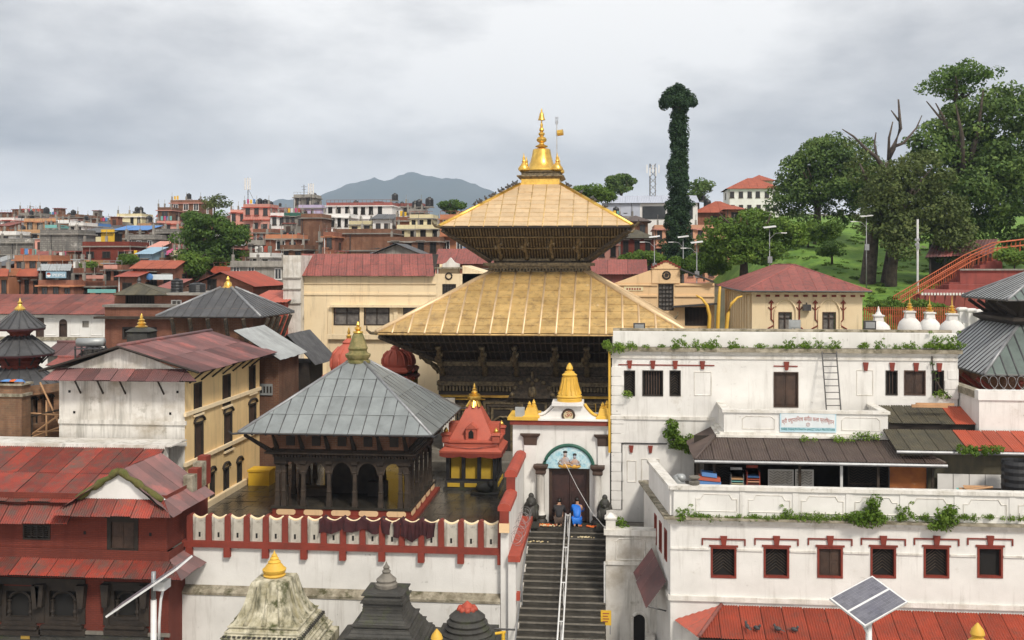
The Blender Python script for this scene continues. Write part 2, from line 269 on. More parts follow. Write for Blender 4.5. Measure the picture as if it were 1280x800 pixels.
# ---------------------------------------------------------------- mesh helpers
class MB:
    def __init__(s):s.v,s.f = [],[]
    def add(s,vs,fs):
        k = len(s.v); s.v += [tuple(p) for p in vs]; s.f += [tuple(i+k for i in f) for f in fs]; return s
    def poly(s,pts):return s.add(pts,[tuple(range(len(pts)))])
    def box(s,x0,y0,z0,x1,y1,z1):
        return s.add([(x0,y0,z0),(x1,y0,z0),(x1,y1,z0),(x0,y1,z0),(x0,y0,z1),(x1,y0,z1),(x1,y1,z1),(x0,y1,z1)],
                     [(3,2,1,0),(4,5,6,7),(0,1,5,4),(1,2,6,5),(2,3,7,6),(3,0,4,7)])
    def taper(s,cx,cy,z0,hx0,hy0,z1,hx1,hy1):
        return s.add([(cx-hx0,cy-hy0,z0),(cx+hx0,cy-hy0,z0),(cx+hx0,cy+hy0,z0),(cx-hx0,cy+hy0,z0),
                      (cx-hx1,cy-hy1,z1),(cx+hx1,cy-hy1,z1),(cx+hx1,cy+hy1,z1),(cx-hx1,cy+hy1,z1)],
                     [(3,2,1,0),(4,5,6,7),(0,1,5,4),(1,2,6,5),(2,3,7,6),(3,0,4,7)])
    def ext(s,pts,vec):
        n = len(pts); vec = Vector(vec)
        a = [Vector(p) for p in pts]; b = [p+vec for p in a]
        return s.add(a+b,[tuple(range(n))[::-1],tuple(range(n,2*n))]+[(i,(i+1)%n,n+(i+1)%n,n+i) for i in range(n)])
    def lathe(s,prof,c=(0,0),seg=16,rot=0.0,sx=1,sy=1):
        vs = []
        for r,z in prof:
            for k in range(seg):
                t = rot+2*math.pi*k/seg
                vs.append((c[0]+r*math.cos(t)*sx,c[1]+r*math.sin(t)*sy,z))
        m = len(prof)
        fs = [(j*seg+k,j*seg+(k+1)%seg,(j+1)*seg+(k+1)%seg,(j+1)*seg+k) for j in range(m-1) for k in range(seg)]
        fs += [tuple(range(seg))[::-1],tuple((m-1)*seg+k for k in range(seg))]
        return s.add(vs,fs)
    def sq(s,prof,c,sx=1,sy=1):   # square stack: half-width, z
        return s.lathe([(r*math.sqrt(2),z) for r,z in prof],c,4,math.pi/4,sx,sy)
    def tube(s,pts,r,seg=6):
        pts = [Vector(p) for p in pts]; n = len(pts)
        rs = r if isinstance(r,(list,tuple)) else [r]*n
        vs = []
        for i,p in enumerate(pts):
            d = (pts[min(i+1,n-1)]-pts[max(i-1,0)])
            d = d.normalized() if d.length > 1e-9 else Vector((0,0,1))
            u = d.cross(Vector((0,0,1)) if abs(d.z) < 0.95 else Vector((1,0,0))).normalized(); v = d.cross(u)
            for k in range(seg):
                t = 2*math.pi*k/seg
                vs.append(p+(u*math.cos(t)+v*math.sin(t))*rs[i])
        fs = [(j*seg+k,j*seg+(k+1)%seg,(j+1)*seg+(k+1)%seg,(j+1)*seg+k) for j in range(n-1) for k in range(seg)]
        fs += [tuple(range(seg))[::-1],tuple((n-1)*seg+k for k in range(seg))]
        return s.add(vs,fs)
    def ball(s,c,rx,ry=None,rz=None,seg=10,rings=7,jit=0.0):
        ry = rx if ry is None else ry; rz = rx if rz is None else rz
        vs = [(c[0],c[1],c[2]-rz)]
        for i in range(1,rings):
            t = math.pi*i/rings
            for k in range(seg):
                p = 2*math.pi*k/seg; j = 1+rng.uniform(-jit,jit)
                vs.append((c[0]+rx*math.sin(t)*math.cos(p)*j,c[1]+ry*math.sin(t)*math.sin(p)*j,c[2]-rz*math.cos(t)*j))
        vs.append((c[0],c[1],c[2]+rz)); L = len(vs)-1
        fs = [(0,1+(k+1)%seg,1+k) for k in range(seg)]
        fs += [(1+i*seg+k,1+i*seg+(k+1)%seg,1+(i+1)*seg+(k+1)%seg,1+(i+1)*seg+k) for i in range(rings-2) for k in range(seg)]
        fs += [(L,1+(rings-2)*seg+k,1+(rings-2)*seg+(k+1)%seg) for k in range(seg)]
        return s.add(vs,fs)
    def fbox(s,fr,a0,a1,b0,b1,c0,c1):   # box in a wall frame: along, up, outward
        q = [fr(a,b,c) for c in (c0,c1) for a,b in ((a0,b0),(a1,b0),(a1,b1),(a0,b1))]
        return s.add(q,[(3,2,1,0),(4,5,6,7),(0,1,5,4),(1,2,6,5),(2,3,7,6),(3,0,4,7)])
    def fext(s,fr,pts,c0,c1):
        a = [fr(p[0],p[1],c0) for p in pts]
        return s.ext(a,fr(0,0,c1)-fr(0,0,c0))
    def wall(s,fr,a0,a1,b0,b1,holes,depth=0.3):
        xs = sorted({a0,a1,*[h[0] for h in holes],*[h[1] for h in holes]})
        zs = sorted({b0,b1,*[h[2] for h in holes],*[h[3] for h in holes]})
        for i in range(len(xs)-1):
            for j in range(len(zs)-1):
                mxx,mz = (xs[i]+xs[i+1])/2,(zs[j]+zs[j+1])/2
                if any(h[0] < mxx < h[1] and h[2] < mz < h[3] for h in holes):continue
                s.poly([fr(xs[i],zs[j],0),fr(xs[i+1],zs[j],0),fr(xs[i+1],zs[j+1],0),fr(xs[i],zs[j+1],0)])
        for h in holes:
            for p,q in (((h[0],h[2]),(h[1],h[2])),((h[1],h[2]),(h[1],h[3])),((h[1],h[3]),(h[0],h[3])),((h[0],h[3]),(h[0],h[2]))):
                s.poly([fr(*p,0),fr(*q,0),fr(*q,-depth),fr(*p,-depth)])
        return s
    def build(s,name,mat,parent=None,smooth=False,label=None):
        me = bpy.data.meshes.new(name); me.from_pydata(s.v,[],s.f); me.update()
        me.materials.append(MATS[mat])
        if smooth:
            me.shade_smooth() if hasattr(me,'shade_smooth') else None
            if smooth != True:
                try:me.set_sharp_from_angle(angle=R(smooth))
                except Exception:pass
        o = bpy.data.objects.new(name,me); C.objects.link(o)
        if parent is not None:adopt(o,parent)
        if label:o['label'] = label
        return o
def adopt(o,parent):
    o.parent = parent
    if parent.type == 'EMPTY':o.matrix_parent_inverse = Matrix.Translation(-Vector(parent.location))
def frame(O,u,n):
    O,u,n = Vector(O),Vector(u),Vector(n)
    return lambda a,b,c:O+u*a+Vector((0,0,b))+n*c
def front(Y):return frame((0,Y,0),(1,0,0),(0,-1,0))
def sideR(X):return frame((X,0,0),(0,1,0),(1,0,0))      # faces +X, runs along Y
def sideL(X):return frame((X,0,0),(0,1,0),(-1,0,0))
def tag(o,label=None,cat=None,group=None,kind=None):
    if label:o['label'] = label
    if cat:o['category'] = cat
    if group:o['group'] = group
    if kind:o['kind'] = kind
    return o
def thing(name,label,cat,loc=(0,0,0),group=None):
    o = bpy.data.objects.new(name,None); C.objects.link(o); o.location = loc; o.empty_display_size = 0.3
    return tag(o,label,cat,group)
def inst(o,loc=(0,0,0),parent='same',rotz=0,scale=None):
    c = o.copy(); C.objects.link(c)
    if parent != 'same':
        c.parent = parent
        c.matrix_parent_inverse = Matrix.Translation(-Vector(parent.location)) if parent is not None and parent.type == 'EMPTY' else Matrix()
    c.location = Vector(o.location)+Vector(loc)
    if rotz:c.rotation_euler.z = rotz
    if scale:c.scale = scale
    return c
def kids(o):return [c for c in bpy.data.objects if c.parent == o]
def copy_tree(o,loc,rotz=0,scale=1,label=None,group=None,ks=None):
    c = o.copy(); C.objects.link(c); c.location = loc; c.rotation_euler = (0,0,rotz)
    c.scale = scale if isinstance(scale,tuple) else (scale,)*3
    if label:c['label'] = label
    if group:c['group'] = group
    for ch in (ks if ks is not None else kids(o)):
        d = ch.copy(); C.objects.link(d); d.parent = c
        for g in kids(ch) if ks is None else []:
            q = g.copy(); C.objects.link(q); q.parent = d
    return c
def clip(poly,a,b,c):
    """keep a*s + b*v <= c"""
    out = []
    for i in range(len(poly)):
        p,q = poly[i],poly[(i+1)%len(poly)]
        fp,fq = a*p[0]+b*p[1]-c,a*q[0]+b*q[1]-c
        if fp <= 1e-9:out.append(p)
        if (fp <-1e-9 and fq > 1e-9) or (fp > 1e-9 and fq <-1e-9):
            t = fp/(fp-fq); out.append((p[0]+(q[0]-p[0])*t,p[1]+(q[1]-p[1])*t))
    return out
def roof_face(parent,mat,e0,e1,t0,t1,strip,rows=1,corr=None,gap=0.012,thick=0.03,name='roof_sheet',rib=None,deck='dark_wood',lift=0.0,ribstart=0,ribrise=0.4):
    """one plane of a roof, laid in sheets: eave e0-e1, upper edge t0-t1; each sheet (or plate) is a piece of its own"""
    e0,e1,t0,t1 = map(Vector,(e0,e1,t0,t1))
    L = (e1-e0).length; u = (e1-e0)/L
    a = (t0-e0).dot(u); b = (t1-e0).dot(u)
    up = (t0-e0)-u*a
    H = up.length; vdir = up/H
    nrm = u.cross(vdir).normalized()
    if nrm.z < 0:nrm =-nrm
    n = max(1,round(L/strip)); sw = L/n
    def W(s,v,h=0.0):return e0+u*s+vdir*v+nrm*(h+lift)
    def limits(poly):
        # left hip: point must be right of line (0,0)-(a,H); right hip: left of (L,0)-(b,H)
        poly = clip(poly,-H,a,0.0)
        if len(poly) >= 3:poly = clip(poly,H,(L-b),L*H)
        return poly
    if deck:MB().poly([e0-nrm*0.03,e1-nrm*0.03,t1-nrm*0.03,t0-nrm*0.03]).build('roof_deck',deck,parent)
    def top(s):
        v = H
        if a > 1e-6:v = min(v,s*H/a)
        if b < L-1e-6:v = min(v,(L-s)*H/(L-b))
        if a <-1e-6 and s < 0:v = H
        return max(v,0)
    for i in range(n):
        for j in range(rows):
            jh = rng.uniform(0,.022) if corr else rng.uniform(0,.006); jt = rng.uniform(-.012,.012) if rows > 1 and not corr else 0.0
            s0,s1,v0,v1 = i*sw+gap,(i+1)*sw-gap,H*j/rows,H*(j+1)/rows-(gap if j < rows-1 else 0)
            if j == 0:v0 -= rng.uniform(0,.07) if corr else 0.0
            mb = MB()
            if a <-1e-6 or b > L+1e-6:sh = lambda s,v:s+(a*v/H)      # leaning parallelogram
            else:sh = None
            if corr:
                k = max(2,2*round((s1-s0)/corr[0]))
                for q in range(k):
                    p = [(s0+(s1-s0)*q/k,v0),(s0+(s1-s0)*(q+1)/k,v0),(s0+(s1-s0)*(q+1)/k,v1),(s0+(s1-s0)*q/k,v1)]
                    if sh:pp = [(sh(*x),x[1]) for x in p]
                    else:pp = limits(p)
                    if len(pp) < 3:continue
                    mid = (p[0][0]+p[1][0])/2
                    hs = (corr[1],0.0) if q%2 else (0.0,corr[1])
                    mb.poly([W(x[0],x[1],jh+hs[0] if (x[0]-(sh(0,x[1]) if sh else 0)) < mid else jh+hs[1]) for x in pp])
            else:
                p = [(s0,v0),(s1,v0),(s1,v1),(s0,v1)]
                p = [(sh(*x),x[1]) for x in p] if sh else limits(p)
                if len(p) >= 3:mb.ext([W(x[0],x[1],jh+jt*(x[0]-s0)/sw+(0.02*(1-(x[1]-v0)/max(v1-v0,1e-6)) if rows > 1 else 0)) for x in p],nrm*thick)
            if mb.f:mb.build(name,mat,parent)
    if rib:
        rmat,rr = rib
        for i in range(ribstart,n+1-ribstart):
            s = i*sw; v = top(s)
            if v > 0.25:MB().tube([W(s,-0.05,rr*ribrise),W(s,v,rr*ribrise)],rr,6).build('rib',rmat,parent,smooth=True)
    return nrm
def hips(parent,mat,pairs,r,name='ridge'):
    for p,q in pairs:MB().tube([p,q],r,8).build(name,mat,parent,smooth=True)
def text_part(body,size,fr,a,b,c,mat,parent,name='lettering',ext=0.004,align='CENTER',width=None,arc=0.0):
    cu = bpy.data.curves.new(name,'FONT'); cu.body = body; cu.size = size; cu.align_x = align; cu.align_y = 'CENTER'; cu.extrude = ext
    o = bpy.data.objects.new(name,cu); C.objects.link(o)
    bpy.context.view_layer.update()
    me = bpy.data.meshes.new_from_object(o.evaluated_get(bpy.context.evaluated_depsgraph_get()))
    C.objects.unlink(o); bpy.data.objects.remove(o)
    xs = [v.co.x for v in me.vertices] or [0,1]
    k = 1.0
    if width:k = width/max(max(xs)-min(xs),1e-6)
    mid = (max(xs)+min(xs))/2 if align == 'CENTER' else 0
    for v in me.vertices:
        x = (v.co.x-mid)*k
        v.co = fr(a+x,b+v.co.y-arc*(2*x/width) ** 2 if width else b+v.co.y,c+v.co.z)
    me.materials.clear(); me.materials.append(MATS[mat])
    o = bpy.data.objects.new(name,me); C.objects.link(o)
    if parent is not None:adopt(o,parent)
    return o
# ================================================================ the ground
def smooth(t):t = min(1.0,max(0.0,t)); return t*t*(3-2*t)
def lerp_tab(tab,v):
    if v <= tab[0][0]:return tab[0][1]
    for (a,b),(c,d) in zip(tab,tab[1:]):
        if v <= c:return b+(d-b)*(v-a)/(c-a)
    return tab[-1][1]
HL = [(49,-6),(50.5,-0.35),(75,-0.35),(100,2.5),(130,5.5),(160,9),(200,12.5),(250,15),(330,13),(600,-5),(1500,-25),(4500,-30),(9000,-30)]
HR = [(49,-6),(50.5,-0.35),(66,2.0),(80,5.0),(98,8.4),(120,12.2),(145,16.4),(200,20),(260,24),(330,22),(700,-5),(1500,-25),(9000,-30)]
def h(X,Y):
    a,b = lerp_tab(HL,Y),lerp_tab(HR,Y)
    return a+(b-a)*smooth((X-8-0.02*Y)/12.0)
ys = [-60,0,20,43,49,50.5]+[50+3.5*i for i in range(1,90)]+[400,450,520,600,700,850,1000,1250,1500,2000,3000,4500,6500,9000]
xs_ = [-9000,-5000,-2500,-1200,-700,-450,-300,-200]+[-150+5*i for i in range(61)]+[170,200,300,450,700,1200,2500,5000,9000]
mb = MB()
mb.v = [(x,y,h(x,y)+(0.25*math.sin(x*0.31+y*0.17)*smooth((y-80)/30) if y < 400 else 0)) for y in ys for x in xs_]
nx = len(xs_)
mb.f = [(j*nx+i,j*nx+i+1,(j+1)*nx+i+1,(j+1)*nx+i) for j in range(len(ys)-1) for i in range(nx-1)]
tag(mb.build('ground','town_ground',smooth=True),kind='structure')
# grass slope on the right, a sheet laid over the ground
mb = MB(); gx = [10+2.5*i for i in range(50)]; gy = [70+2.2*i for i in range(75)]
mb.v = [(x+0.02*y,y,h(x+0.02*y,y)+0.32*smooth((x-9)/6)-0.05+0.22*math.sin(x*0.7+y*0.33)*math.sin(y*0.5-x*0.2)) for y in gy for x in gx]
mb.f = [(j*50+i,j*50+i+1,(j+1)*50+i+1,(j+1)*50+i) for j in range(74) for i in range(49)]
tag(mb.build('grass_slope','grass',smooth=True),kind='structure')
tag(MB().poly([(-70,-40,-5.0),(60,-40,-5.0),(60,24,-5.0),(-70,24,-5.0)]).build('river','river'),kind='structure')
gh = MB().box(-70,24,-5.8,60,46.2,-4.0)
for k in range(4):gh.box(-70,22.2+0.45*k,-5.8,60,24.01,-5.0+0.25*k-0.02)
tag(gh.build('ghat_pavement','ghat_stone'),kind='structure')
# temple courtyard, wet flagstones
cy = MB().box(-46,41.9,-0.35,-4.45,76,-0.03)
cyo = tag(cy.build('courtyard','wet_stone'),kind='structure')
tag(MB().box(-4.449,48.9,-0.35,4,76,-0.03).build('courtyard','wet_stone'),kind='structure')
fs = MB(); r2 = random.Random(3)
y = 42.0
while y < 60:
    d = r2.uniform(0.45,0.75); x =-24.0
    while x <-4.6:
        wd = r2.uniform(0.5,1.1); t = r2.uniform(-0.006,0.012)
        fs.box(x,y,-0.03,min(x+wd-0.025,-4.5),y+d-0.025,t); x += wd
    y += d
tag(fs.build('flagstones','wet_stone',cyo),kind='stuff')
# ---------------------------------------------------------------- distant mountain
prof = [(60,285),(200,280),(300,268),(330,258),(345,250),(395,247),(418,237),(440,229),(468,222),(482,227),(500,219),(515,214),(530,219),(548,223),(570,223),(590,229),(615,239),(640,246),(700,258),(800,270),(950,282),(1100,290),(1300,300)]
mb = MB(); cols = []
r2 = random.Random(11)
def ridge(x):
    return lerp_tab(prof,x)
px_list = [60+6*i for i in range(207)]
rows_ = 26
for x in px_list:
    ytop = ridge(x)
    base = P(x,ytop,6200)
    zt = base.z
    for j in range(rows_):
        t = j/(rows_-1)                # 0 near foot .. 1 crest
        Yd = 4300+1900*t
        X = P(x,HY,6200).x+0.04*(Yd-6200)
        gul = math.sin(X*0.011+2.1*math.sin(X*0.003)+t*5)*0.5+math.sin(X*0.027+t*9)*0.25+math.sin(X*0.061+t*4)*0.12
        z =-40+(zt+40)*(t ** 1.1)*(1+gul*0.16*(1-t)*2*t ** 0.3)
        if j == rows_-1:z = zt+r2.uniform(-4,5)
        cols.append((X,Yd,z))
    cols.append((P(x,HY,6200).x,7600,-40))
nr = rows_+1
mb.v = cols
mb.f = [(i*nr+j,(i+1)*nr+j,(i+1)*nr+j+1,i*nr+j+1) for i in range(len(px_list)-1) for j in range(nr-1)]
tag(mb.build('mountain','hill_forest',smooth=True),kind='structure')

# ================================================================ the golden pagoda
TY = 66.35; TX = PX(677,TY)
T = thing('golden_pagoda','two-tiered pagoda temple with gilded roofs and dark carved timber walls','temple',(TX,TY,0))
def ring4(cx,cy,hw,z):return [Vector((cx-hw,cy-hw,z)),Vector((cx+hw,cy-hw,z)),Vector((cx+hw,cy+hw,z)),Vector((cx-hw,cy+hw,z))]
MB().box(TX-7.2,TY-7.2,-0.3,TX+7.2,TY+7.2,0.5).box(TX-6.6,TY-6.6,0.5,TX+6.6,TY+6.6,0.9).build('plinth','grey_stone',T)
MB().box(TX-5.45,TY-5.45,0.9,TX+5.45,TY+5.45,8.6).build('wall','carved_wood',T)
# carved cornice bands
for z0,z1,hw,m in ((4.05,4.2,5.62,'gold_bright'),(4.2,4.42,5.7,'dark_wood'),(4.75,5.0,5.8,'old_bronze'),(5.0,5.35,5.66,'carved_wood'),(5.9,6.15,5.72,'old_bronze')):
    MB().box(TX-hw,TY-hw,z0,TX+hw,TY+hw,z1).build('cornice',m,T)
dn = MB()
for k in range(58):
    x = TX-5.65+k*0.197
    dn.box(x,TY-5.78,4.44,x+0.11,TY-5.5,4.72)
    yy = TY-5.65+k*0.197
    dn.box(TX-5.78,yy,4.44,TX-5.5,yy+0.11,4.72).box(TX+5.5,yy,4.44,TX+5.78,yy+0.11,4.72)
tag(dn.build('dentils','old_bronze',T),kind='stuff')
fT = front(TY-5.45)
def carved_door(cx,w,ht,big):
    d = MB()
    d.fbox(fT,cx-w,cx+w,0.9,ht,0.0,0.06); d.build('door_panel','dark_wood',T)
    for k,(ww,c) in enumerate(((w,0.10),(w+0.22,0.17),(w+0.46,0.12))):
        m = MB().fbox(fT,cx-ww,cx-ww+0.15,0.9,ht+0.16*k,0.02,c).fbox(fT,cx+ww-0.15,cx+ww,0.9,ht+0.16*k,0.02,c+0.002).fbox(fT,cx-ww,cx+ww,ht+0.16*k,ht+0.16*k+0.13,0.02,c+0.01)
        m.build('door_frame','old_bronze' if k != 1 else 'carved_wood',T)
    pts = []
    for k in range(13):   # cusped arch
        t = math.pi*k/12; rr = w*0.92*(1+0.05*math.cos(t*10))
        pts.append((cx-rr*math.cos(t),ht-1.0+rr*math.sin(t)*0.85))
    ar = MB(); ar.tube([fT(p[0],p[1],0.1) for p in pts],0.07,6)
    ar.build('door_arch','old_bronze',T)
    if big:   # torana tympanum above the lintel
        tp = MB(); q = []
        for k in range(17):
            t = math.pi*k/16; rr = 1.0+0.06*math.cos(8*t)
            q.append((cx-1.35*rr*math.cos(t),ht+0.35+1.25*rr*math.sin(t)))
        tp.fext(fT,q,0.1,0.4).build('torana','carved_wood',T)
        for k in range(1,16,2):
            t = math.pi*k/16
            MB().ball(fT(cx-1.2*math.cos(t),ht+0.35+1.1*math.sin(t),0.42),0.14,0.08,0.14,6,5).build('carving','old_bronze',T)
        MB().ball(fT(cx,ht+0.75,0.42),0.26,0.1,0.34,8,6).ball(fT(cx,ht+1.2,0.42),0.12,0.1,0.14,8,6).ball(fT(cx,ht+1.7,0.36),0.09,0.09,0.24,8,6).build('carving','old_bronze',T)
DZ = 3.7
carved_door(PX(666,TY-5.45),0.85,DZ,True)
carved_door(PX(629,TY-5.45),0.72,DZ-0.35,False)
carved_door(PX(746,TY-5.45),0.72,DZ-0.35,False)
carved_door(PX(588,TY-5.45),0.5,DZ-0.6,False)
MB().fbox(fT,TX-5.45,TX-4.75,0.9,4.0,0.0,0.16).build('marble_panel','old_white',T)
for z in (3.3,3.9):
    MB().fbox(fT,TX-4.7,TX-2.95,z,z+0.06,0,0.2).build('gilt_strip','gold_bright',T)
MB().fbox(fT,TX+3.5,TX+5.0,2.9,3.75,0,0.14).build('panel','dark_wood',T)
for a0 in (3.5,4.94):
    MB().fbox(fT,TX+a0,TX+a0+0.06,2.9,3.75,0,0.2).build('gilt_strip','gold_bright',T)
def soffit(hw0,z0,hw1,z1,step,name):
    a,b = ring4(TX,TY,hw0,z0),ring4(TX,TY,hw1,z1)
    m = MB()
    for i in range(4):m.poly([a[i],a[(i+1)%4],b[(i+1)%4],b[i]])
    m.build('soffit','dark_wood',T)
    rf = MB()
    for i in range(4):
        A,B,Cc,D = a[i],a[(i+1)%4],b[(i+1)%4],b[i]
        out = ((A+B)/2-Vector((TX,TY,z0))); out.z = 0; out.normalize()
        n = int((Cc-D).length/step)
        for k in range(n+1):
            s = k/n
            top = D.lerp(Cc,s)
            # rafters run square to the wall and stop at the corner beams
            q = D.lerp(Cc,s); L = (Cc-D).length; w0 = hw0/hw1
            pos = (s-0.5)*2
            if abs(pos) <= w0:bot = A.lerp(B,(pos/w0+1)/2)
            else:
                f = (1-abs(pos))/(1-w0); bot = top.lerp(top-out*(hw1-hw0)+Vector((0,0,z0-z1)),f)
            if (bot-top).length < 0.3:continue
            dd = Vector((0,0,-0.03))+out*0.02
            rf.tube([top+dd,bot+dd],0.045,4)
        for f in (0.25,0.62):
            p,q2 = D.lerp(A,f),Cc.lerp(B,f)
            rf.tube([p+out*0.06-Vector((0,0,.06)),q2+out*0.06-Vector((0,0,.06))],0.05,4)
    tag(rf.build('rafters','old_bronze' if name else 'carved_wood',T),kind='stuff')
    for i in range(4):
        MB().tube([b[i]+Vector((0,0,-0.1)),a[i]+Vector((0,0,-0.15))],[0.16,0.2],5).build('corner_beam','carved_wood',T)
soffit(5.6,6.3,8.6,7.9,0.3,False)
soffit(2.95,12.25,5.5,14.0,0.17,True)
def strut(p,q,mat,wd=0.2):
    p,q = Vector(p),Vector(q); m = MB(); d = q-p
    fr_ = [0,.08,.2,.3,.4,.5,.58,.68,.78,.86,.94,1]
    rs = [1.3,.9,1.1,.7,1.25,1.0,1.3,.8,1.0,.6,.9,1.2]
    m.tube([p+d*f+Vector((0.05*math.sin(f*9),0,0)) for f in fr_],[wd*r for r in rs],6)
    m.ball(p+d*0.72+Vector((0.17,-0.05,0)),.1,.1,.16,6,5).ball(p+d*0.55+Vector((-0.2,-0.05,0)),.1,.1,.2,6,5)
    m.build('strut',mat,T,smooth=True)
for x in (550,604,644,694,733,775):
    X = PX(x,TY-6.6); strut((X,TY-5.75,5.45),(X,TY-7.5,7.15),'old_bronze',.17)
for k in range(6):
    yy = TY-5+2*k
    for s in (-1,1):strut((TX+s*5.75,yy,5.45),(TX+s*7.5,yy,7.15),'old_bronze',.17)
for x in (624,657,689,722):
    X = PX(x,TY-3.9); strut((X,TY-3.05,12.2),(X,TY-4.75,13.5),'old_bronze',.12)
for k in range(4):
    yy = TY-2.6+1.73*k
    for s in (-1,1):strut((TX+s*3.05,yy,12.2),(TX+s*4.75,yy,13.5),'old_bronze',.12)
# upper storey
MB().box(TX-2.75,TY-2.75,9.5,TX+2.75,TY+2.75,14.6).build('upper_wall','carved_wood',T)
for z0,z1,hw in ((11.3,11.5,2.9),(11.62,11.78,3.05),(11.78,11.98,3.35),(12.1,12.25,3.0)):
    MB().box(TX-hw,TY-hw,z0,TX+hw,TY+hw,z1).build('cornice','old_bronze',T)
dn = MB()
for k in range(30):
    x = TX-2.95+k*0.2
    dn.box(x,TY-3.1,11.5,x+0.1,TY-2.8,11.62).box(TX-3.1,TY-2.95+k*.2,11.5,TX-2.8,TY-2.85+k*.2,11.62).box(TX+2.8,TY-2.95+k*.2,11.5,TX+3.1,TY-2.85+k*.2,11.62)
tag(dn.build('dentils','old_bronze',T),kind='stuff')
lat = MB()
for k in range(26):
    x = TX-2.7+k*0.216
    lat.box(x,TY-2.82,12.28,x+0.09,TY-2.74,13.0)
tag(lat.build('lattice','old_bronze',T),kind='stuff')
E = ring4(TX,TY,8.75,8.0); U = ring4(TX,TY,2.78,11.42)
for i in range(4):
    j = (i+1)%4
    roof_face(T,'gold',E[i],E[j],U[i],U[j],0.92,rows=9 if i == 0 else 5,name='gold_plate',rib=('gold_pale',0.07),lift=0.02,ribstart=1,gap=0.006)
    MB().tube([E[i]+Vector((0,0,-.05)),E[j]+Vector((0,0,-.05))],0.06,6).build('eave_rail','gold',T)
hips(T,'gold_pale',[(E[i]+Vector((0,0,.08)),U[i]+Vector((0,0,.08))) for i in range(4)],0.14,'hip_ridge')
E2 = ring4(TX,TY,5.65,14.1); U2 = ring4(TX,TY,1.28,16.85)
for i in range(4):
    j = (i+1)%4
    roof_face(T,'gold_pale',E2[i],E2[j],U2[i],U2[j],0.87,rows=10 if i == 0 else 5,name='gold_plate',rib=('gold',0.045),lift=0.02,ribstart=1,gap=0.005)
    MB().tube([E2[i]+Vector((0,0,-.05)),E2[j]+Vector((0,0,-.05))],0.06,6).build('eave_rail','dark_wood',T)
hips(T,'gold_bright',[(E2[i]+Vector((0,0,.06)),U2[i]+Vector((0,0,.06))) for i in range(4)],0.12,'hip_ridge')
for RR,s in ((E,1.0),(E2,.85)):
    for i in range(4):
        o_ = (RR[i]-Vector((TX,TY,RR[i].z))).normalized()
        MB().tube([RR[i]-o_*.1,RR[i]+o_*.35*s+Vector((0,0,.02)),RR[i]+o_*.6*s+Vector((0,0,.2)),RR[i]+o_*.62*s+Vector((0,0,.45*s))],[.12,.09,.06,.03],6).build('corner_hook','old_bronze',T,smooth=True)
# pinnacle
MB().sq([(1.3,16.8),(1.3,17.0),(1.2,17.02),(1.2,17.25)],(TX,TY)).build('pinnacle_base','gold_bright',T)
MB().sq([(1.25,17.25),(1.48,17.4),(1.46,17.47),(1.2,17.5),(1.2,17.62),(1.28,17.7),(1.05,17.78)],(TX,TY)).build('pinnacle_ledge','old_bronze',T)
MB().lathe([(1.0,17.78),(1.08,17.85),(1.0,17.98),(0.86,18.1),(0.72,18.45),(0.62,18.85),(0.56,19.2),(0.46,19.26)],(TX,TY),20).build('pinnacle_bell','gold_bright',T,smooth=40)
MB().lathe([(0.12,19.24),(0.16,19.3),(0.38,19.38),(0.40,19.44),(0.16,19.56),(0.14,19.64),(0.3,19.74),(0.33,19.86),(0.26,19.98),(0.1,20.06),(0.2,20.18),(0.2,20.26),(0.09,20.34),(0.16,20.46),(0.13,20.58),(0.07,20.64),(0.1,20.78),(0.05,20.9),(0.03,21.1)],(TX,TY),14).build('pinnacle_finial','gold_bright',T,smooth=40)
MB().lathe([(0.03,21.06),(0.24,21.1),(0.2,21.2),(0.15,21.4),(0.12,21.55),(0.05,21.62),(0.06,21.7),(0.01,21.85)],(TX,TY),12).build('pinnacle_parasol','gold_bright',T,smooth=40)
for sx in (-1,1):
    for sy in (-1,1):
        c = (TX+sx*1.05,TY+sy*1.05)
        MB().lathe([(0.2,17.7),(0.36,17.82),(0.36,17.95),(0.2,18.15),(0.1,18.3),(0.13,18.36),(0.08,18.45),(0.1,18.55),(0.04,18.7),(0.01,18.9)],c,10).build('corner_finial','gold_bright',T,smooth=40)
tp = P(697,236,TY)
pole = MB().tube([(tp.x,TY-1.0,17.0),(tp.x,TY-1.0,20.9)],0.05,6)
for dx_ in (-.07,0,.07):pole.tube([(tp.x,TY-1.0,20.6),(tp.x+dx_,TY-1.0,20.75),(tp.x+dx_,TY-1.0,21.15)],0.02,4)
pole.build('trident','steel',T)
MB().tube([(tp.x+.05,TY-1.0,20.13),(tp.x+.4,TY-1.05,20.17)],.19,12).build('drum','gold_bright',T,smooth=40)

